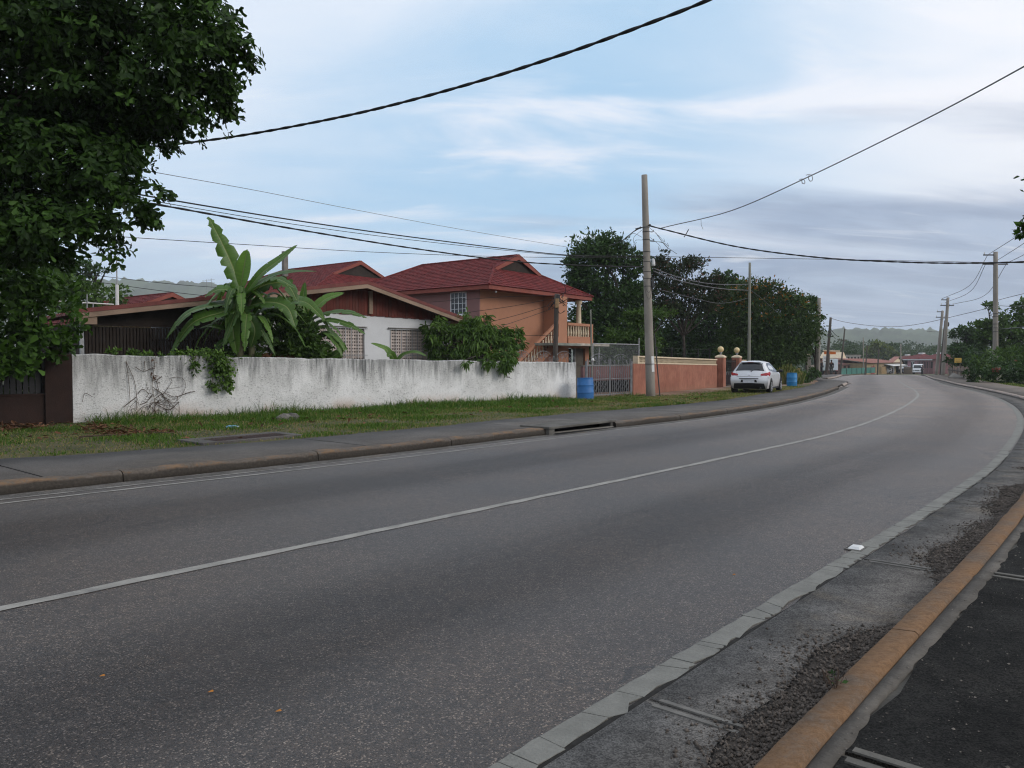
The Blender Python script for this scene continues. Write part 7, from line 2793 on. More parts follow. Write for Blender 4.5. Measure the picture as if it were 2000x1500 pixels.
    # flanks
    for s in (-1, 1):
        def glass(nm, poly):
            vs = []
            for x, z in poly:
                zt, yt = float(np.interp(x, ex, ez)), float(np.interp(x, ex, ey))
                vs.append((x, s * (sidey(x, z, zt, yt) + 0.010), z))
            n = len(vs)
            MB().add(vs, [tuple(range(n)) if s < 0 else tuple(range(n - 1, -1, -1))]).build(nm, M_carglass, r)
        glass('side_window', [(0.62, 1.04), (1.33, 0.955), (1.33, 1.365), (0.95, 1.355), (0.72, 1.26)])
        glass('side_window', [(1.40, 0.95), (2.55, 0.925), (2.42, 1.10), (2.12, 1.30), (1.95, 1.36), (1.40, 1.37)])
        for x0, x1 in ((1.36, 1.36), (0.62, 0.80), (2.62, 2.60)):
            vs = []
            for k in range(6):
                z = 0.30 + 0.62 * k / 5
                x = x0 + (x1 - x0) * (1 - k / 5)
                y = sidey(x, z, 1.35, 0.6) + 0.004
                vs += [(x - 0.007, s * y, z), (x + 0.007, s * y, z)]
            MB().add(vs, [(2 * k, 2 * k + 1, 2 * k + 3, 2 * k + 2) for k in range(5)]).build('door_seam', M_blackplastic, r)
        for x in (0.98, 1.55):
            MB().box(x - 0.09, x + 0.09, s * 0.846 - 0.012, s * 0.846 + 0.014, 0.80, 0.825).build('door_handle', paint, r, bevel=0.005)
        mi = MB().ball((2.42, s * 0.97, 0.99), 0.1, 10, sq=(0.7, 1.15, 0.75)).tube([(2.44, s * 0.80, 0.95), (2.43, s * 0.9, 0.97)], 0.03, 6)
        mi.build('door_mirror', M_blackplastic, r, smooth=True)
        MB().box(0.75, 2.75, s * 0.80 - 0.03, s * 0.80 + 0.02, 0.19, 0.27).build('sill_trim', M_blackplastic, r)
        hl = MB().ball((3.56, s * 0.62, 0.74), 0.15, 10, sq=(1.3, 0.8, 0.65))
        hl.build('headlight', M_chrome, r, smooth=True)
        for x in (0.70, 3.19):
            y = s * 0.832
            o_ = MB().lathe([(0.0, 0), (0.355, 0), (0.355, 0.028), (0.0, 0.029)], 22).build('wheel_arch', M_blackplastic, r, (x, y - s * 0.002, 0.33))
            o_.rotation_euler = (-s * math.pi / 2, 0, 0)
            wh = MB().lathe([(0.19, -0.20), (0.285, -0.19), (0.30, -0.16), (0.30, -0.02), (0.285, 0.012), (0.20, 0.016)], 24).build('wheel', M_rubber, r, (x, y + s * 0.022, 0.30), smooth=False)
            wh.rotation_euler = (-s * math.pi / 2, 0, 0)
            MB().lathe([(0.0, 0.0), (0.19, 0.0), (0.20, 0.02), (0.17, 0.022), (0.16, 0.005), (0.05, 0.008), (0.04, 0.025), (0.0, 0.026)], 24).build('rim', M_rim, wh)
            for k in range(5):
                a = k * 2 * math.pi / 5
                sp = MB().hexa([(0.03, -0.028, 0.004), (0.175, -0.02, 0.004), (0.175, 0.02, 0.004), (0.03, 0.028, 0.004), (0.03, -0.028, 0.024), (0.175, -0.02, 0.020), (0.175, 0.02, 0.020), (0.03, 0.028, 0.024)])
                sp.build('spoke', M_rim, wh).rotation_euler = (0, 0, a)
    MB().tube([(-0.01, -0.5, 0.24), (0.2, -0.5, 0.25)], 0.03, 7).build('exhaust', M_strap, r)
    return r


# white hatchback on the verge, tail towards us
def on_verge(px, py, z=0.08):
    d = ray(px, py)
    t = (z - EYE) / d[2]
    return np.array([d[0] * t, d[1] * t])


RR, HD = on_verge(1504, 768, 0.10), R(90 - 28.5)
hd = np.array([math.cos(HD), math.sin(HD)])
lf_ = np.array([-hd[1], hd[0]])
org = RR - hd * 0.70 + lf_ * 0.80
hatchback('hatchback_car', 'silver white hatchback parked with its tail towards us on the verge', (org[0], org[1], 0.10), HD, M_carwhite)

q = P(1756.5, 729, 215)
hatchback('small_car', 'dark blue car parked with its tail towards us before the yellow shop', (q[0] + 0.8, q[1] - 1.0, gz(215)), R(78), M_carblue)
q = P(1732, 727, 200)
hatchback('small_car', 'white car parked side on under the shop awning', (q[0] + 1.6, q[1], gz(200)), R(165), M_carwhite)


def van(label, loc, rotz):
    """minibus, nose towards us; local x forward"""
    r = thing('minibus', label, 'van', loc, rotz)
    side = [(-2.3, 0.35), (2.15, 0.35), (2.28, 0.5), (2.26, 0.85), (2.05, 1.15), (1.45, 1.92), (1.2, 2.02), (-2.1, 2.05), (-2.28, 1.9), (-2.33, 0.6)]
    m = MB().prism_y(side, -0.82, 0.82)
    m.build('body', M_vanwhite, r, bevel=0.09)

    def lerp(a, b, t):
        return (a[0] + (b[0] - a[0]) * t, a[1] + (b[1] - a[1]) * t)
    a, b = (2.05, 1.15), (1.45, 1.92)
    p, q = lerp(a, b, 0.06), lerp(a, b, 0.86)
    nx, nz = 0.79 * 0.012, 0.61 * 0.012
    MB().add([(p[0] + nx, -0.70, p[1] + nz), (p[0] + nx, 0.70, p[1] + nz), (q[0] + nx, 0.62, q[1] + nz), (q[0] + nx, -0.62, q[1] + nz)], [(0, 1, 2, 3)]).build('windscreen', M_carglass, r)
    for s in (-1, 1):
        for x0, x1 in ((0.75, 1.55), (-0.55, 0.65), (-1.95, -0.65)):
            MB().box(x0, x1, s * 0.826 - 0.004, s * 0.826 + 0.004, 1.18, 1.75).build('side_window', M_carglass, r)
        MB().box(2.27, 2.295, s * 0.62 - 0.16, s * 0.62 + 0.16, 0.72, 0.92).build('headlight', M_chrome, r, bevel=0.02)
        MB().ball((1.75, s * 0.98, 1.28), 0.12, 8, sq=(0.6, 0.8, 1.3)).build('door_mirror', M_blackplastic, r)
        for x in (-1.45, 1.45):
            w = MB().lathe([(0.18, -0.2), (0.30, -0.18), (0.33, -0.14), (0.33, 0.0), (0.30, 0.02), (0.18, 0.02)], 18).build('wheel', M_rubber, r, (x, s * 0.815, 0.33))
            w.rotation_euler = (-s * math.pi / 2, 0, 0)
            MB().lathe([(0.0, 0.0), (0.18, 0.0), (0.18, 0.022), (0.0, 0.03)], 12).build('rim', M_rim, w)
    MB().box(2.285, 2.30, -0.40, 0.40, 0.72, 0.88).build('grille', M_blackplastic, r)
    MB().box(2.20, 2.34, -0.80, 0.80, 0.36, 0.58).build('bumper', M_vanwhite, r, bevel=0.04)
    MB().box(2.34, 2.348, -0.25, 0.25, 0.42, 0.54).build('number_plate', M_plate, r)
    return r


q = P(1803, 731, 155)
van('white minibus facing us at the kerb beside the leaning poles', (q[0], q[1] + 2, gz(155)), R(-122))


def truck():
    Y = 128
    q = P(1625.5, 726, Y)
    r = thing('box_truck', 'white box truck seen from behind at the end of the left pavement', 'truck', (q[0], q[1], gz(Y)), R(78))
    MB().box(0.0, 3.6, -0.88, 0.88, 0.72, 2.62).build('cargo_box', M_vanwhite, r, bevel=0.03)
    MB().box(-0.02, 0.0, -0.80, 0.80, 0.80, 2.50).build('rear_door', plain('pale_blue_white', (0.60, 0.66, 0.72), 0.4, 0.05, 3, 30, 0), r)
    MB().box(0.1, 4.9, -0.45, 0.45, 0.45, 0.70).build('chassis', M_blackplastic, r)
    MB().box(3.7, 5.1, -0.82, 0.82, 0.55, 1.95).build('cab', M_vanwhite, r, bevel=0.1)
    MB().box(-0.05, 0.05, -0.86, 0.86, 0.40, 0.60).build('tail_bar', M_blackplastic, r)
    for s in (-1, 1):
        MB().box(-0.06, 0.0, s * 0.70 - 0.12, s * 0.70 + 0.12, 0.60, 0.70).build('tail_lamp', M_tail, r)
        for x in (0.9, 4.3):
            w = MB().lathe([(0.15, -0.22), (0.36, -0.2), (0.38, -0.1), (0.36, 0.02), (0.15, 0.02)], 16).build('wheel', M_rubber, r, (x, s * 0.80, 0.38))
            w.rotation_euler = (-s * math.pi / 2, 0, 0)


truck()


# ------------------------------------------------------------------ drums
def drum(label, loc, H, D, tilt, mat, seed, open_top=True):
    r = thing('plastic_drum', label, 'drum', loc, 0, 'blue plastic drums')
    R0 = D / 2
    prof = [(R0 * .90, 0), (R0 * .97, .02), (R0 * .985, .10), (R0, H * .30), (R0 * 1.0, H * .32), (R0 * 1.035, H * .335), (R0 * 1.035, H * .355), (R0 * 1.0, H * .37), (R0 * 1.005, H * .62), (R0 * 1.0, H * .64), (R0 * 1.035, H * .655), (R0 * 1.035, H * .675), (R0 * 1.0, H * .69), (R0 * .975, H * .92), (R0 * .93, H * .97), (R0 * .95, H * .985), (R0 * .95, H), (R0 * .88, H), (R0 * .87, H * .93)]
    o = MB().lathe(prof, 28).build('body', mat, r, smooth=True)
    MB().lathe([(0.0, H * .925), (R0 * .87, H * .926), (R0 * .87, H * .935), (0.0, H * .936)], 24).build('lid', mat, r)
    g = random.Random(seed)
    for i in range(4):
        a = -math.pi / 2 + g.uniform(-1.0, 1.0)
        z = H * g.uniform(0.25, 0.85)
        x, y = R0 * math.cos(a), R0 * math.sin(a)
        MB().ball((x, y, z), 0.022, 6, sq=(1, 1, 1.6)).build('patch', M_blackplastic, r)
    r.rotation_euler = (tilt[0], tilt[1], g.uniform(0, 3))
    return r


M_drum = plain('faded_blue_plastic', (0.028, 0.135, 0.36), 0.5, 0.12, 3, 30, 0.05, dirt=((0.07, 0.16, 0.30), 0.5))
M_drum2 = plain('bright_blue_plastic', (0.015, 0.16, 0.36), 0.5, 0.15, 3, 30, 0.05, dirt=((0.03, 0.10, 0.20), 0.6))
q = P(1143.5, 781, 30.35)
drum('blue plastic drum standing at the end of the white wall by the iron gate', (q[0], q[1], 0.0), 0.90, 0.66, (0.0, 0.03), M_drum, 4)
q = on_verge(1546.5, 756, 0.08)
drum('blue plastic drum in front of the tall grass right of the white car', (q[0], q[1], 0.08), 0.80, 0.56, (0.0, 0.0), M_drum2, 8)


# ------------------------------------------------------------------ people
M_skin = plain('brown_skin', (0.085, 0.045, 0.03), 0.6, 0.1, 5, 30, 0)
M_darkcloth = plain('dark_cloth', (0.02, 0.02, 0.024), 0.9, 0.2, 8, 40, 0.2)
M_greycloth = plain('grey_green_cloth', (0.055, 0.06, 0.055), 0.9, 0.2, 8, 40, 0.2)


def person(label, loc, rotz, H, shirt, trousers, stride=0.12, arm_bend=0.15):
    r = thing('person', label, 'person', loc, rotz)
    k = H / 1.72
    J = {'pelvis': (0, 0, .95), 'belly': (0, 0, 1.10), 'chest': (0, .01, 1.30), 'neck': (0, .0, 1.46), 'head0': (0, -.01, 1.55), 'head1': (0, -.015, 1.68)}
    rad = {'pelvis': .145, 'belly': .135, 'chest': .155, 'neck': .058, 'head0': .085, 'head1': .088}
    E = [('pelvis', 'belly'), ('belly', 'chest'), ('chest', 'neck'), ('neck', 'head0'), ('head0', 'head1')]
    for s, nm in ((-1, 'R'), (1, 'L')):
        st = stride * s
        J.update({'hip' + nm: (.095 * s, 0, .88), 'knee' + nm: (.10 * s, -st * .6 - .03, .49), 'ank' + nm: (.10 * s, st * -.9 + .04, .09), 'toe' + nm: (.115 * s, st * -.9 - .14, .035),
                  'sho' + nm: (.185 * s, .01, 1.38), 'elb' + nm: (.245 * s, .03, 1.10), 'wri' + nm: (.235 * s, -arm_bend, .86), 'han' + nm: (.23 * s, -arm_bend - .02, .77)})
        rad.update({'hip' + nm: .10, 'knee' + nm: .063, 'ank' + nm: .042, 'toe' + nm: .035, 'sho' + nm: .062, 'elb' + nm: .045, 'wri' + nm: .032, 'han' + nm: .036})
        E += [('pelvis', 'hip' + nm), ('hip' + nm, 'knee' + nm), ('knee' + nm, 'ank' + nm), ('ank' + nm, 'toe' + nm), ('chest', 'sho' + nm), ('sho' + nm, 'elb' + nm), ('elb' + nm, 'wri' + nm), ('wri' + nm, 'han' + nm)]

    def skinned(nm, keys, mat, grow=0.0, root=None):
        keys = [a for a in J if a in keys]
        me = bpy.data.meshes.new(nm)
        me.from_pydata([tuple(k * c for c in J[a]) for a in keys], [(keys.index(a), keys.index(b)) for a, b in E if a in keys and b in keys], [])
        me.materials.append(mat)
        o = bpy.data.objects.new(nm, me)
        C.objects.link(o)
        o.parent = r
        md = o.modifiers.new('skin', 'SKIN')
        md.use_smooth_shade = True
        for i, a in enumerate(keys):
            sv = me.skin_vertices[0].data[i]
            sv.radius = ((rad[a] + grow) * k,) * 2
            sv.use_root = a == (root or 'pelvis')
        ss = o.modifiers.new('subsurf', 'SUBSURF')
        ss.levels = ss.render_levels = 1
        return o
    skinned('body', list(J), M_skin)
    skinned('trousers', ['pelvis', 'hipR', 'hipL', 'kneeR', 'kneeL', 'ankR', 'ankL'], trousers, 0.018)
    skinned('shirt', ['pelvis', 'belly', 'chest', 'shoR', 'shoL', 'elbR', 'elbL'], shirt, 0.016, 'belly')
    MB().ball((0, 0.01 * k, 1.665 * k), 0.115 * k, 10, sq=(0.95, 1.0, 0.95)).build('hair', M_blackplastic, r, smooth=True)
    MB().ball((0, -0.10 * k, 1.60 * k), 0.02 * k, 6).build('nose', M_skin, r)
    for s in (-1, 1):
        MB().box(.115 * s * k - .045, .115 * s * k + .045, (stride * s * -.9 - .17) * k, (stride * s * -.9 + .09) * k, 0.0, 0.075).build('shoe', M_blackplastic, r, bevel=0.02)
    return r


q = P(1623.5, 734, 90)
person('person in dark clothes walking on the left pavement before the white truck', (q[0], q[1], 0.10 + gz(90)), R(150), 1.72, M_darkcloth, M_greycloth, 0.16)
q = P(1603, 733, 79)
person('person in dark clothes standing in the shade behind the pale pole by the trees', (q[0], q[1], 0.12 + gz(79)), R(20), 1.68, M_darkcloth, M_darkcloth, 0.05)
q = P(1744, 728, 196)
person('person in dark clothes standing under the shop awning between the two cars', (q[0], q[1], gz(196)), R(-20), 1.7, M_darkcloth, M_darkcloth, 0.05)
q = P(1803, 732, 138)
person('person in dark blue standing in front of the white minibus', (q[0] - 0.2, q[1], gz(138)), R(30), 1.7, plain('navy_cloth', (0.02, 0.025, 0.06), 0.9, 0.2, 8, 40, 0.1), M_darkcloth, 0.05)


# ------------------------------------------------------------------ far street: signs, fence, shops, houses
def C2(name, col, **kw):
    return plain(name, col, 0.8, kw.pop('var', 0.14), 1.2, 14, 0.1, **kw)


def frame(px0, py, Y0, px1, Y1):
    """root and angle for something seen from px0 to px1 with ground contact at distances Y0, Y1"""
    a, b = P(px0, py, Y0), P(px1, py, Y1)
    return a, math.atan2(b[1] - a[1], b[0] - a[0]), math.hypot(b[0] - a[0], b[1] - a[1])


def pz(py, Y):
    return float(P(1700, py, Y)[2])


def far_street():
    # roadside sign with orange top and a white board below
    Y = 84
    q = P(1613, 720, Y)
    s = Y / 1500
    r = thing('roadside_sign', 'orange roadside sign with a white notice board hung below it', 'sign', (q[0], q[1], gz(Y)))
    z = lambda py: pz(py, Y) - gz(Y)
    MB().tube([(0.35, 0, 0), (0.35, 0, z(683))], 0.06, 6).build('post', M_poled, r)
    MB().box(-0.2, 1.05, -0.06, 0.06, z(692), z(686)).build('orange_board', C2('orange_sign', (0.50, 0.13, 0.03)), r, bevel=0.02)
    MB().hexa([(-0.3, -0.1, z(686)), (1.5, -0.1, z(687)), (1.5, 0.1, z(687)), (-0.3, 0.1, z(686)), (-0.3, -0.1, z(683.5)), (1.5, -0.1, z(684.5)), (1.5, 0.1, z(684.5)), (-0.3, 0.1, z(683.5))]).build('cap_board', M_cream, r)
    wb = MB().box(-0.30, 0.18, -0.05, 0.05, z(710), z(695)).build('notice_board', M_whiteplastic, r)
    mk = C2('sign_mark_dark', (0.03, 0.02, 0.02))
    for zz, x0, x1 in ((699, -0.24, -0.02), (702, -0.05, 0.12), (705.5, -0.22, 0.1)):
        MB().box(x0, x1, -0.058, -0.051, z(zz + 0.9), z(zz - 0.3)).build('lettering', mk, wb)
    # palings and trunks behind
    for i, (px, py, w, col) in enumerate(((1580, 690, 4, 'pale'), (1585, 712, 3, 'grey'), (1590, 714, 3, 'grey'))):
        pass
    m = thing('paling_fence', 'grey upright palings between the tree trunks at the end of the tree row', 'fence', (P(1583, 735, 66)[0], P(1583, 735, 66)[1], 0), R(58))
    me = MB().box(-0.10, 0.10, -0.015, 0.015, 0, 1.15).mesh('paling')
    for i in range(14):
        part('paling', me, M_pole, m, (i * 0.27, 0, 0.02 * math.sin(i * 2.2)))
    t = thing('pale_gate_post', 'pale square post at the edge of the trees left of the palings', 'post', (P(1578, 735, 64)[0], P(1578, 735, 64)[1], 0))
    MB().box(-0.17, 0.17, -0.17, 0.17, 0, 2.0).build('shaft', M_pole, t)
    MB().box(-0.21, 0.21, -0.21, 0.21, 2.0, 2.12).build('cap', M_cream, t)

    # teal fence of sheets
    a, an, L = frame(1642, 727, 142, 1709, 165)
    r = thing('teal_fence', 'long teal sheet fence across the end of the road', 'fence', (a[0], a[1], gz(150)), an)
    M_teal = C2('teal_sheet', (0.045, 0.16, 0.135))
    n = 14
    me = MB().box(0.012, L / n - 0.012, -0.02, 0.02, 0.05, 1.22).mesh('sheet')
    for i in range(n):
        part('sheet', me, M_teal, r, (L * i / n, 0.012 * (i % 2), 0))
    me = MB().box(-0.05, 0.05, -0.08, -0.025, 0, 1.3).mesh('fence_post')
    for i in range(0, n + 1, 2):
        part('fence_post', me, M_poled, r, (L * i / n, 0, 0))

    def block(name, label, cat, px0, px1, Y0, Y1, depth, py_top, mat, roof=None, roof_py=None, over=0.3, ridge=None):
        a, an, L = frame(px0, 726, Y0, px1, Y1)
        Ym = (Y0 + Y1) / 2
        g0 = gz(Ym)
        r = thing(name, label, cat, (a[0], a[1], g0), an)
        h = pz(py_top, Ym) - g0
        MB().box(0, L, 0, depth, -0.3, h).build('wall', mat, r)
        if roof:
            hr = pz(roof_py, Ym) - g0
            if ridge == 'hip':
                w = L / 2
                mm = MB()
                p = [(-over, -over, h), (L + over, -over, h), (L + over, depth + over, h), (-over, depth + over, h), (L * .38, depth * .5, hr), (L * .62, depth * .5, hr)]
                tile_slope(mm, p[0], p[1], p[5], p[4], 0.7, 0.6, 0.05, 0.05, 2)
                tile_slope(mm, p[1], p[2], p[5], p[5], 0.7, 0.6, 0.05, 0.05, 2)
                tile_slope(mm, p[2], p[3], p[4], p[5], 0.7, 0.6, 0.05, 0.05, 2)
                tile_slope(mm, p[3], p[0], p[4], p[4], 0.7, 0.6, 0.05, 0.05, 2)
                tag(mm.build('roof', roof, r), kind='stuff')
                MB().box(L * .36, L * .64, depth * .5 - 0.5, depth * .5 + 0.5, hr - 0.2, hr + 0.35).build('roof_cap', M_whiteplastic, r)
                MB().box(-over, L + over, -over - 0.02, -over + 0.06, h - 0.30, h - 0.02).build('fascia', M_whiteplastic, r)
            elif ridge == 'slope':
                mm = MB()
                tile_slope(mm, (-over, -over, h), (L + over, -over, h), (L + over, depth, hr), (-over, depth, hr), 0.8, 0.5, 0.05, 0.04, 2)
                tag(mm.build('roof', roof, r), kind='stuff')
            else:
                MB().box(-over, L + over, -over, depth + over, h, hr).build('roof', roof, r)
        return r, L, h
    M_rust = C2('rusty_roof', (0.15, 0.06, 0.05))
    M_greyb = C2('grey_block', (0.30, 0.295, 0.27))
    M_dull = C2('dull_brown_wall', (0.13, 0.075, 0.06))
    M_yel = C2('yellow_ochre_wall', (0.27, 0.20, 0.11))
    M_pink = C2('pink_wall', (0.32, 0.17, 0.195))
    M_salmon = C2('salmon_roof', (0.27, 0.115, 0.09))
    M_marroof = C2('maroon_roof', (0.16, 0.035, 0.035))
    r, L, h = block('brown_shed', 'long low brown shed behind the teal fence', 'shed', 1641, 1692, 170, 182, 6, 712, M_dull, M_rust, 702.5, 0.4, 'slope')
    for i in range(5):
        MB().box(L * (0.12 + 0.18 * i), L * (0.20 + 0.18 * i), -0.04, 0.0, h - 1.0, h - 0.25).build('opening', M_black, r)
    r, L, h = block('grey_block_building', 'unfinished grey block building above the brown shed', 'building', 1653, 1680, 205, 205, 7, 694.5, M_greyb)
    for i in range(4):
        MB().box(L * (0.08 + 0.24 * i), L * (0.20 + 0.24 * i), -0.05, 0.01, h - 1.3, h - 0.35).build('window', M_black, r)
    MB().box(-0.2, L + 0.2, -0.15, 0.1, h, h + 0.22).build('parapet', M_greyb, r)
    r, L, h = block('cream_gable_house', 'small cream gabled house with an aerial left of the grey block building', 'house', 1641, 1652, 185, 188, 5, 699, M_cream)
    MB().prism_y([(0, h), (L, h), (L * 0.55, h + 1.4)], -0.05, 5).build('gable', M_cream, r)
    MB().hexa([(-0.4, -0.3, h - 0.35), (L + 0.4, -0.3, h - 0.35), (L + 0.4, 0.0, h - 0.35), (-0.4, 0.0, h - 0.35), (-0.4, -0.3, h - 0.1), (L + 0.4, -0.3, h - 0.1), (L + 0.4, 0.0, h - 0.1), (-0.4, 0.0, h - 0.1)]).build('white_eave', M_whiteplastic, r)
    # yellow shop with salmon roof
    r, L, h = block('yellow_shop', 'ochre shop with a salmon sheet roof and white awnings', 'shop', 1693, 1757, 172, 222, 7, 708.5, M_yel, M_salmon, 700.5, 0.7, 'slope')
    for q, mt in ((0.10, C2('red_panel', (0.22, 0.03, 0.03))), (0.40, M_black), (0.56, M_black), (0.72, M_greyb), (0.86, M_black)):
        MB().box(L * q, L * (q + 0.09), -0.06, 0.0, 0.2, h * 0.72).build('shop_opening', mt, r)
    MB().lathe([(0, 0), (0.8, 0), (0.8, 0.05), (0, 0.06)], 16).build('red_disc', C2('red_disc_paint', (0.25, 0.035, 0.035)), r, (L * 0.16, -0.05, h * 0.55)).rotation_euler = (math.pi / 2, 0, 0)
    MB().prism_y([(L * 0.66, h), (L * 1.02, h), (L * 0.84, h + 1.3)], -0.6, -0.45).build('front_gable', M_cream, r)
    MB().hexa([(L * 0.60, -1.0, h + 0.0), (L * 0.84, -1.0, h + 1.55), (L * 0.84, 0.4, h + 1.55), (L * 0.60, 0.4, h), (L * 0.60, -1.0, h + 0.12), (L * 0.84, -1.0, h + 1.67), (L * 0.84, 0.4, h + 1.67), (L * 0.60, 0.4, h + 0.12)]).build('gable_roof', M_salmon, r)
    MB().hexa([(L * 0.84, -1.0, h + 1.55), (L * 1.06, -1.0, h + 0.0), (L * 1.06, 0.4, h), (L * 0.84, 0.4, h + 1.55), (L * 0.84, -1.0, h + 1.67), (L * 1.06, -1.0, h + 0.12), (L * 1.06, 0.4, h + 0.12), (L * 0.84, 0.4, h + 1.67)]).build('gable_roof', M_poled, r)
    for q0, q1 in ((0.46, 0.72), (0.74, 0.98)):
        MB().hexa([(L * q0, -2.2, h * 0.70), (L * q1, -2.2, h * 0.70), (L * q1, 0, h * 0.86), (L * q0, 0, h * 0.86), (L * q0, -2.2, h * 0.74), (L * q1, -2.2, h * 0.74), (L * q1, 0, h * 0.90), (L * q0, 0, h * 0.90)]).build('awning', M_whiteplastic, r)
        for q in (q0 + 0.01, q1 - 0.01):
            MB().tube([(L * q, -2.15, 0), (L * q, -2.15, h * 0.71)], 0.05, 5).build('awning_post', M_whiteplastic, r)
    # pink two-storey house
    r, L, h = block('pink_house', 'two storey pink house with a red hipped roof above the tan fence', 'house', 1763, 1791, 232, 226, 8, 701.5, M_pink, M_marroof, 691.0, 0.6, 'hip')
    w = MB().box(L * 0.60, L * 0.80, -0.06, 0.0, h - 2.3, h - 0.9).build('window', M_glass, r)
    MB().box(L * 0.69, L * 0.71, -0.08, -0.061, h - 2.3, h - 0.9).build('glazing_bar', M_whiteplastic, w)
    MB().box(L * 0.58, L * 0.82, -0.09, 0.0, h - 0.9, h - 0.7).build('window_head', M_whiteplastic, r)
    MB().box(0.1, L * 0.34, -0.05, 0.0, h - 2.2, h - 0.3).build('veranda_recess', M_black, r)
    MB().hexa([(-0.8, -3.0, h * 0.34), (L * 0.55, -3.0, h * 0.30), (L * 0.55, 0, h * 0.46), (-0.8, 0, h * 0.46), (-0.8, -3.0, h * 0.37), (L * 0.55, -3.0, h * 0.33), (L * 0.55, 0, h * 0.49), (-0.8, 0, h * 0.49)]).build('white_canopy', M_whiteplastic, r)
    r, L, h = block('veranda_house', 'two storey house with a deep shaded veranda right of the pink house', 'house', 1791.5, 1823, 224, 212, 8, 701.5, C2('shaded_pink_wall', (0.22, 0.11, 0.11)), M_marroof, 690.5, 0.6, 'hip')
    for i in range(5):
        MB().box(L * (0.04 + 0.2 * i), L * (0.15 + 0.2 * i), -0.05, 0.0, h - 2.5, h - 0.7).build('veranda_bay', M_black, r)
        MB().tube([(L * (0.01 + 0.2 * i), -0.5, 0), (L * (0.01 + 0.2 * i), -0.5, h - 0.1)], 0.09, 6).build('veranda_post', M_pink, r)
    r, L, h = block('plain_far_house', 'ochre far house with a brown hipped roof behind the yellow shop', 'house', 1742, 1762, 244, 240, 8, 701, M_yel, M_rust, 694, 0.5, 'hip')
    # tan fence before the pink house
    a, an, L = frame(1765, 728, 205, 1794, 196)
    r = thing('tan_fence', 'tan board fence below the pink house', 'fence', (a[0], a[1], gz(200)), an)
    me = MB().box(-0.11, 0.11, -0.02, 0.02, 0, 1.75).mesh('board')
    M_tan = C2('tan_board', (0.22, 0.16, 0.11), var=0.3)
    n = int(L / 0.24)
    for i in range(n):
        part('board', me, M_tan, r, (0.12 + i * 0.24, 0.01 * (i % 2), 0.04 * math.sin(i * 1.7)))
    # crates pile beside the pole
    a = P(1722, 727, 160)
    r = thing('stacked_pallets', 'stack of yellow wooden pallets beside the brown timber pole', 'pallets', (a[0], a[1], gz(160)), R(20))
    me = MB().box(-0.55, 0.55, -0.5, 0.5, 0, 0.15).mesh('pallet')
    for i in range(8):
        part('pallet', me, C2('yellow_wood', (0.34, 0.23, 0.11)) if i == 0 else None, r, (0.03 * math.sin(i * 2), 0, i * 0.19 + 0.1))

    # right side: plank fence, slab, yellow sign
    a, an, L = frame(1905, 745, 56, 1852, 76)
    r = thing('plank_fence', 'weathered grey plank fence under the trees across the road', 'fence', (a[0], a[1], 0), an)
    g = random.Random(5)
    x = 0.0
    while x < L:
        w = g.uniform(0.16, 0.3)
        h = 0.95 + g.uniform(-0.12, 0.15)
        MB().box(x, min(L, x + w - 0.02), g.uniform(-0.02, 0.02), 0.04, 0, h).build('plank', (M_pole, M_wood, M_poled)[g.randrange(3)] if g.random() < 0.6 else M_wood, r)
        x += w
    MB().box(0, L, 0.045, 0.09, 0.6, 0.68).build('fence_rail', M_poled, r)
    q = P(1869, 741, 63)
    s_ = thing('tilted_slab', 'pale concrete slab tilted against the pavement before the plank fence', 'slab', (q[0], q[1], 0.05), R(40))
    MB().hexa([(-0.45, -0.5, 0), (0.45, -0.5, 0), (0.45, 0.5, 0.35), (-0.45, 0.5, 0.0), (-0.45, -0.5, 0.12), (0.45, -0.5, 0.12), (0.45, 0.5, 0.5), (-0.45, 0.5, 0.12)]).build('slab_body', M_conc, s_)
    q = P(1871, 704, 70)
    s_ = thing('yellow_sign', 'small yellow sign board hanging in front of the dark shrubs', 'sign', (q[0], q[1], 0), R(20))
    z0 = q[2]
    MB().box(-0.42, 0.42, -0.02, 0.02, z0 - 0.20, z0 + 0.22).build('board', C2('dull_yellow', (0.36, 0.24, 0.045)), s_, bevel=0.01)
    for zz in (-0.07, 0.05):
        MB().box(-0.30, 0.26, -0.028, -0.0205, z0 + zz - 0.02, z0 + zz + 0.02).build('lettering', C2('sign_mark_brown', (0.10, 0.06, 0.02)), s_)
    MB().tube([(0.3, 0.04, 0), (0.3, 0.04, z0 + 0.2)], 0.04, 5).build('post', M_poled, s_)
    # yellow-green tree behind the shop
    g2 = np.random.default_rng(13)
    Y = 258
    b = P(1722, 720, Y)
    tree('yellow_green_tree', 'bright yellow-green tree rising behind the yellow shop', (b[0], b[1], gz(Y)), P(1722, 700, Y), [pxblob(q[0], q[1], Y, q[2], q[3]) for q in
         [(1718, 676, 16, 8), (1702, 686, 14, 9), (1735, 688, 16, 9), (1718, 694, 20, 10), (1746, 696, 12, 8), (1708, 700, 14, 7)]], 3200, 0.8, 0.5, M_yell, g2, 0.3, shell=0.5)
    for px, py, w, lab in ((1640, 690, 14, 'dark round tree behind the orange sign and the truck'), (1664, 694, 12, 'low dark tree beside the grey block building')):
        Y = 225
        b = P(px, 720, Y)
        tree('far_tree', lab, (b[0], b[1], gz(Y)), P(px, 705, Y), [pxblob(px + o, py + o2, Y, w, 8) for o, o2 in ((0, 0), (-10, 4), (9, 5), (2, 9))], 1500, 0.8, 0.45, M_dark, g2, 0.25, shell=0.5)


far_street()


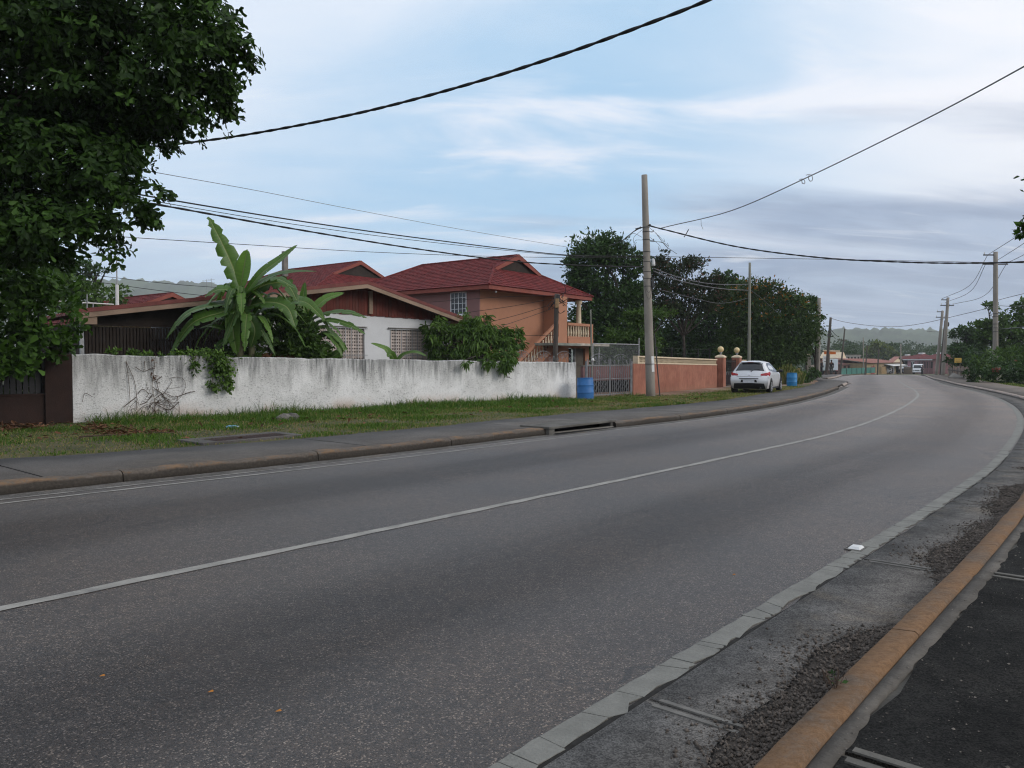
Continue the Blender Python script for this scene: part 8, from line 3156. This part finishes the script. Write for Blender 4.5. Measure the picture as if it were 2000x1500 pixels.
# ------------------------------------------------------------------ litter, stones, leaves on the ground
def ground_bits():
    g = np.random.default_rng(33)

    def Gd(px, py, z=0.03):
        d = ray(px, py)
        t = (z - EYE) / d[2]
        return np.array([d[0] * t, d[1] * t, z])
    # stone in the grass
    for px, py, s, lab in ((553, 823, 0.20, 'pale half of a broken rock in the grass before the white wall'), (568, 822, 0.22, 'darker half of a broken rock in the grass before the white wall')):
        q = Gd(px, py, 0.03)
        m = MB().ball((0, 0, 0.07), s, 10, sq=(1.0, 0.7, 0.62))
        m.v = [tuple(np.array(v) * (1 + 0.12 * math.sin(7 * v[0] + 3 * v[1] * 5) + 0.06 * g.normal())) for v in m.v]
        tag(m.build('rock', M_conc if 'pale' in lab else M_concd, None, q), lab, 'rock')
    # blue bottle
    q = Gd(453, 838, 0.06)
    r = thing('plastic_bottle', 'crushed blue plastic bottle lying in the grass', 'bottle', q, 0.4)
    M_bb = plain('blue_clear_plastic', (0.10, 0.28, 0.42), 0.25, 0.2, 10, 30, 0, spec=0.6)
    MB().tube([(-0.12, 0, 0.03), (-0.06, 0, 0.04), (0.06, 0.01, 0.045), (0.10, 0.01, 0.05), (0.13, 0.01, 0.05)], [0.045, 0.05, 0.042, 0.025, 0.016], 9).build('bottle_body', M_bb, r)
    MB().tube([(0.13, 0.01, 0.05), (0.155, 0.01, 0.05)], 0.018, 8).build('bottle_cap', M_whiteplastic, r)
    # paper scraps
    for px, py, lab in ((1120, 803, 'white scrap of litter on the grass near the blue drum'), (945, 803, 'pale crumpled paper on the grass before the middle of the white wall'), (790, 806, 'small pale scrap on the grass left of the middle of the white wall')):
        q = Gd(px, py, 0.07)
        m = MB()
        n = 4
        vs = [(0.05 * i - 0.1, 0.04 * j - 0.08, 0.03 * g.random()) for i in range(n) for j in range(n)]
        m.add(vs, [(i * n + j, i * n + j + 1, (i + 1) * n + j + 1, (i + 1) * n + j) for i in range(n - 1) for j in range(n - 1)])
        tag(m.build('paper_scrap', M_whiteplastic, None, q, g.random() * 3), lab, 'litter')
    # dead fronds heap left
    for nm, lab, spots, n in (('dead_leaf_heap', 'heap of fallen brown leaves on the grass left of the drain grate', [(215, 848, 60, 9), (185, 838, 25, 8), (280, 850, 45, 6), (240, 842, 40, 8), (312, 846, 20, 5)], 520),
                              ('fallen_leaves', 'brown fallen leaves under the dark low wall', [(30, 832, 40, 6), (70, 836, 40, 7), (10, 838, 30, 6)], 260)):
        P_, A_, N_, L_ = [], [], [], []
        for i in range(n):
            s = spots[g.integers(len(spots))]
            q = Gd(s[0] + g.normal() * s[2] * 0.5, s[1] + g.normal() * s[3] * 0.5, 0.05)
            q[2] += 0.04 * g.random()
            P_.append(q)
            A_.append(g.normal(size=3) * (1, 1, 0.25))
            N_.append((g.normal() * 0.5, g.normal() * 0.5, 1))
            L_.append(0.07 + 0.13 * g.random())
        L_ = np.array(L_)
        v, F, k = leaves_np(np.array(P_), np.array(A_), np.array(N_), L_, L_ * 0.32, 'obovate', 0.25)
        tag(link_mesh(nm, mesh_np(nm, v, F, var=np.repeat(g.random(n), k)), M_dryleaf), lab, 'dead leaves', kind='stuff')
    # scattered leaves over the verge
    n = 300
    t = 5 + 24 * g.random(n)
    nn = f_wall(t) + 0.3 + (f_pav(t) - f_wall(t) - 0.5) * g.random(n) ** 1.4
    x, y = t * SB + nn * CB, t * CB - nn * SB
    p = np.stack([x, y, verge_z(t, nn) + 0.05 + 0.04 * g.random(n)], -1)
    L_ = 0.08 + 0.09 * g.random(n)
    v, F, k = leaves_np(p, g.normal(size=(n, 3)) * (1, 1, 0.2), np.stack([g.normal(size=n) * 0.4, g.normal(size=n) * 0.4, np.ones(n)], -1), L_, L_ * 0.5, 'obovate', 0.2)
    tag(link_mesh('scattered_leaves', mesh_np('scattered_leaves', v, F, var=np.repeat(g.random(n), k)), M_dryleaf), 'dead leaves scattered over the verge', 'dead leaves', kind='stuff')
    # branch in the leaf heap
    q = Gd(215, 855, 0.07)
    r = thing('fallen_branch', 'thin fallen branch lying under the brown leaf heap', 'branch', q)
    MB().tube(smoothline([(-0.6, 0, 0.02), (0, 0.04, 0.05), (0.7, 0.15, 0.03), (1.3, 0.1, 0.04)], 10), [0.02] * 9 + [0.01] if False else 0.016, 5).build('stick', M_twig, r)
    MB().tube([(0.3, 0.08, 0.04), (0.8, 0.3, 0.08), (1.1, 0.36, 0.06)], 0.010, 4).build('stick', M_twig, r)
    # road stud and orange leaves on the road
    q = Gd(1672, 1070, 0.008)
    r = thing('road_stud', 'white reflective road stud beside the right edge line', 'road stud', q, R(50))
    MB().hexa([(-0.07, -0.05, 0), (0.07, -0.05, 0), (0.07, 0.05, 0), (-0.07, 0.05, 0), (-0.045, -0.035, 0.018), (0.045, -0.035, 0.018), (0.045, 0.035, 0.018), (-0.045, 0.035, 0.018)]).build('housing', M_whiteplastic, r)
    MB().box(-0.10, 0.10, -0.07, 0.07, -0.004, 0.001).build('base_pad', M_gut, r)
    ol = plain('orange_leaf', (0.42, 0.17, 0.03), 0.7, 0.2, 30, 60, 0)
    for px, py, lab in ((1430, 1123, 'tiny orange leaf on the road left of the road stud'), (193, 1321, 'tiny orange leaf on the road at the lower left'), (405, 1352, 'small tan leaf on the road right of the lower left orange leaf'), (537, 1390, 'pale tan leaf on the asphalt at the bottom, left of the edge line')):
        q = Gd(px, py, 0.006)
        v, F, k = leaves_np(np.zeros((1, 3)), np.array([[1.0, 0.3, 0.1]]), np.array([[0.1, -0.3, 1.0]]), 0.03, 0.016, 'obovate', 0.2)
        tag(link_mesh('fallen_leaf', mesh_np('fallen_leaf', v, F), ol, None, q), lab, 'leaf')
    # weed growing at the kerb
    q = Gd(1633, 1362, 0.05)
    r = thing('kerb_weed', 'wiry dark weed growing at the back of the orange kerb', 'weed', q)
    m = MB()
    for i in range(9):
        d = np.array([g.normal() * 0.06, g.normal() * 0.06, 0.07 + 0.08 * g.random()])
        m.tube(smoothline([(0, 0, 0), d * 0.5 + g.normal(size=3) * 0.01, d], 6), 0.0022, 3)
        for k in range(3):
            e = d * (0.5 + 0.2 * k)
            m.tube([e, e + g.normal(size=3) * 0.02], 0.0016, 3)
    tag(m.build('stalks', M_twig, r), kind='stuff')
    v, F, var = foliage([(0, 0, 0.09, 0.06, 0.06, 0.05)], 26, 0.018, 0.010, g, shell=0.2)
    tag(link_mesh('weed_leaves', mesh_np('weed_leaves', v, F, var=var), M_dark, r), kind='stuff')


ground_bits()

# ------------------------------------------------------------------ the air
hz = MB().box(-1950, 1950, -1850, 1950, -14, 175)
ho = hz.build('haze', None)
hm = bpy.data.materials.new('air')
hm.use_nodes = True
ht = hm.node_tree
ht.nodes.clear()
out = N(ht, 'ShaderNodeOutputMaterial')
pv = N(ht, 'ShaderNodeVolumePrincipled')
pv.inputs['Color'].default_value = (0.90, 0.95, 1.0, 1)
pv.inputs['Density'].default_value = 0.00032
pv.inputs['Anisotropy'].default_value = 0.0
ht.links.new(pv.outputs[0], out.inputs['Volume'])
ho.data.materials.append(hm)
tag(ho, kind='stuff')
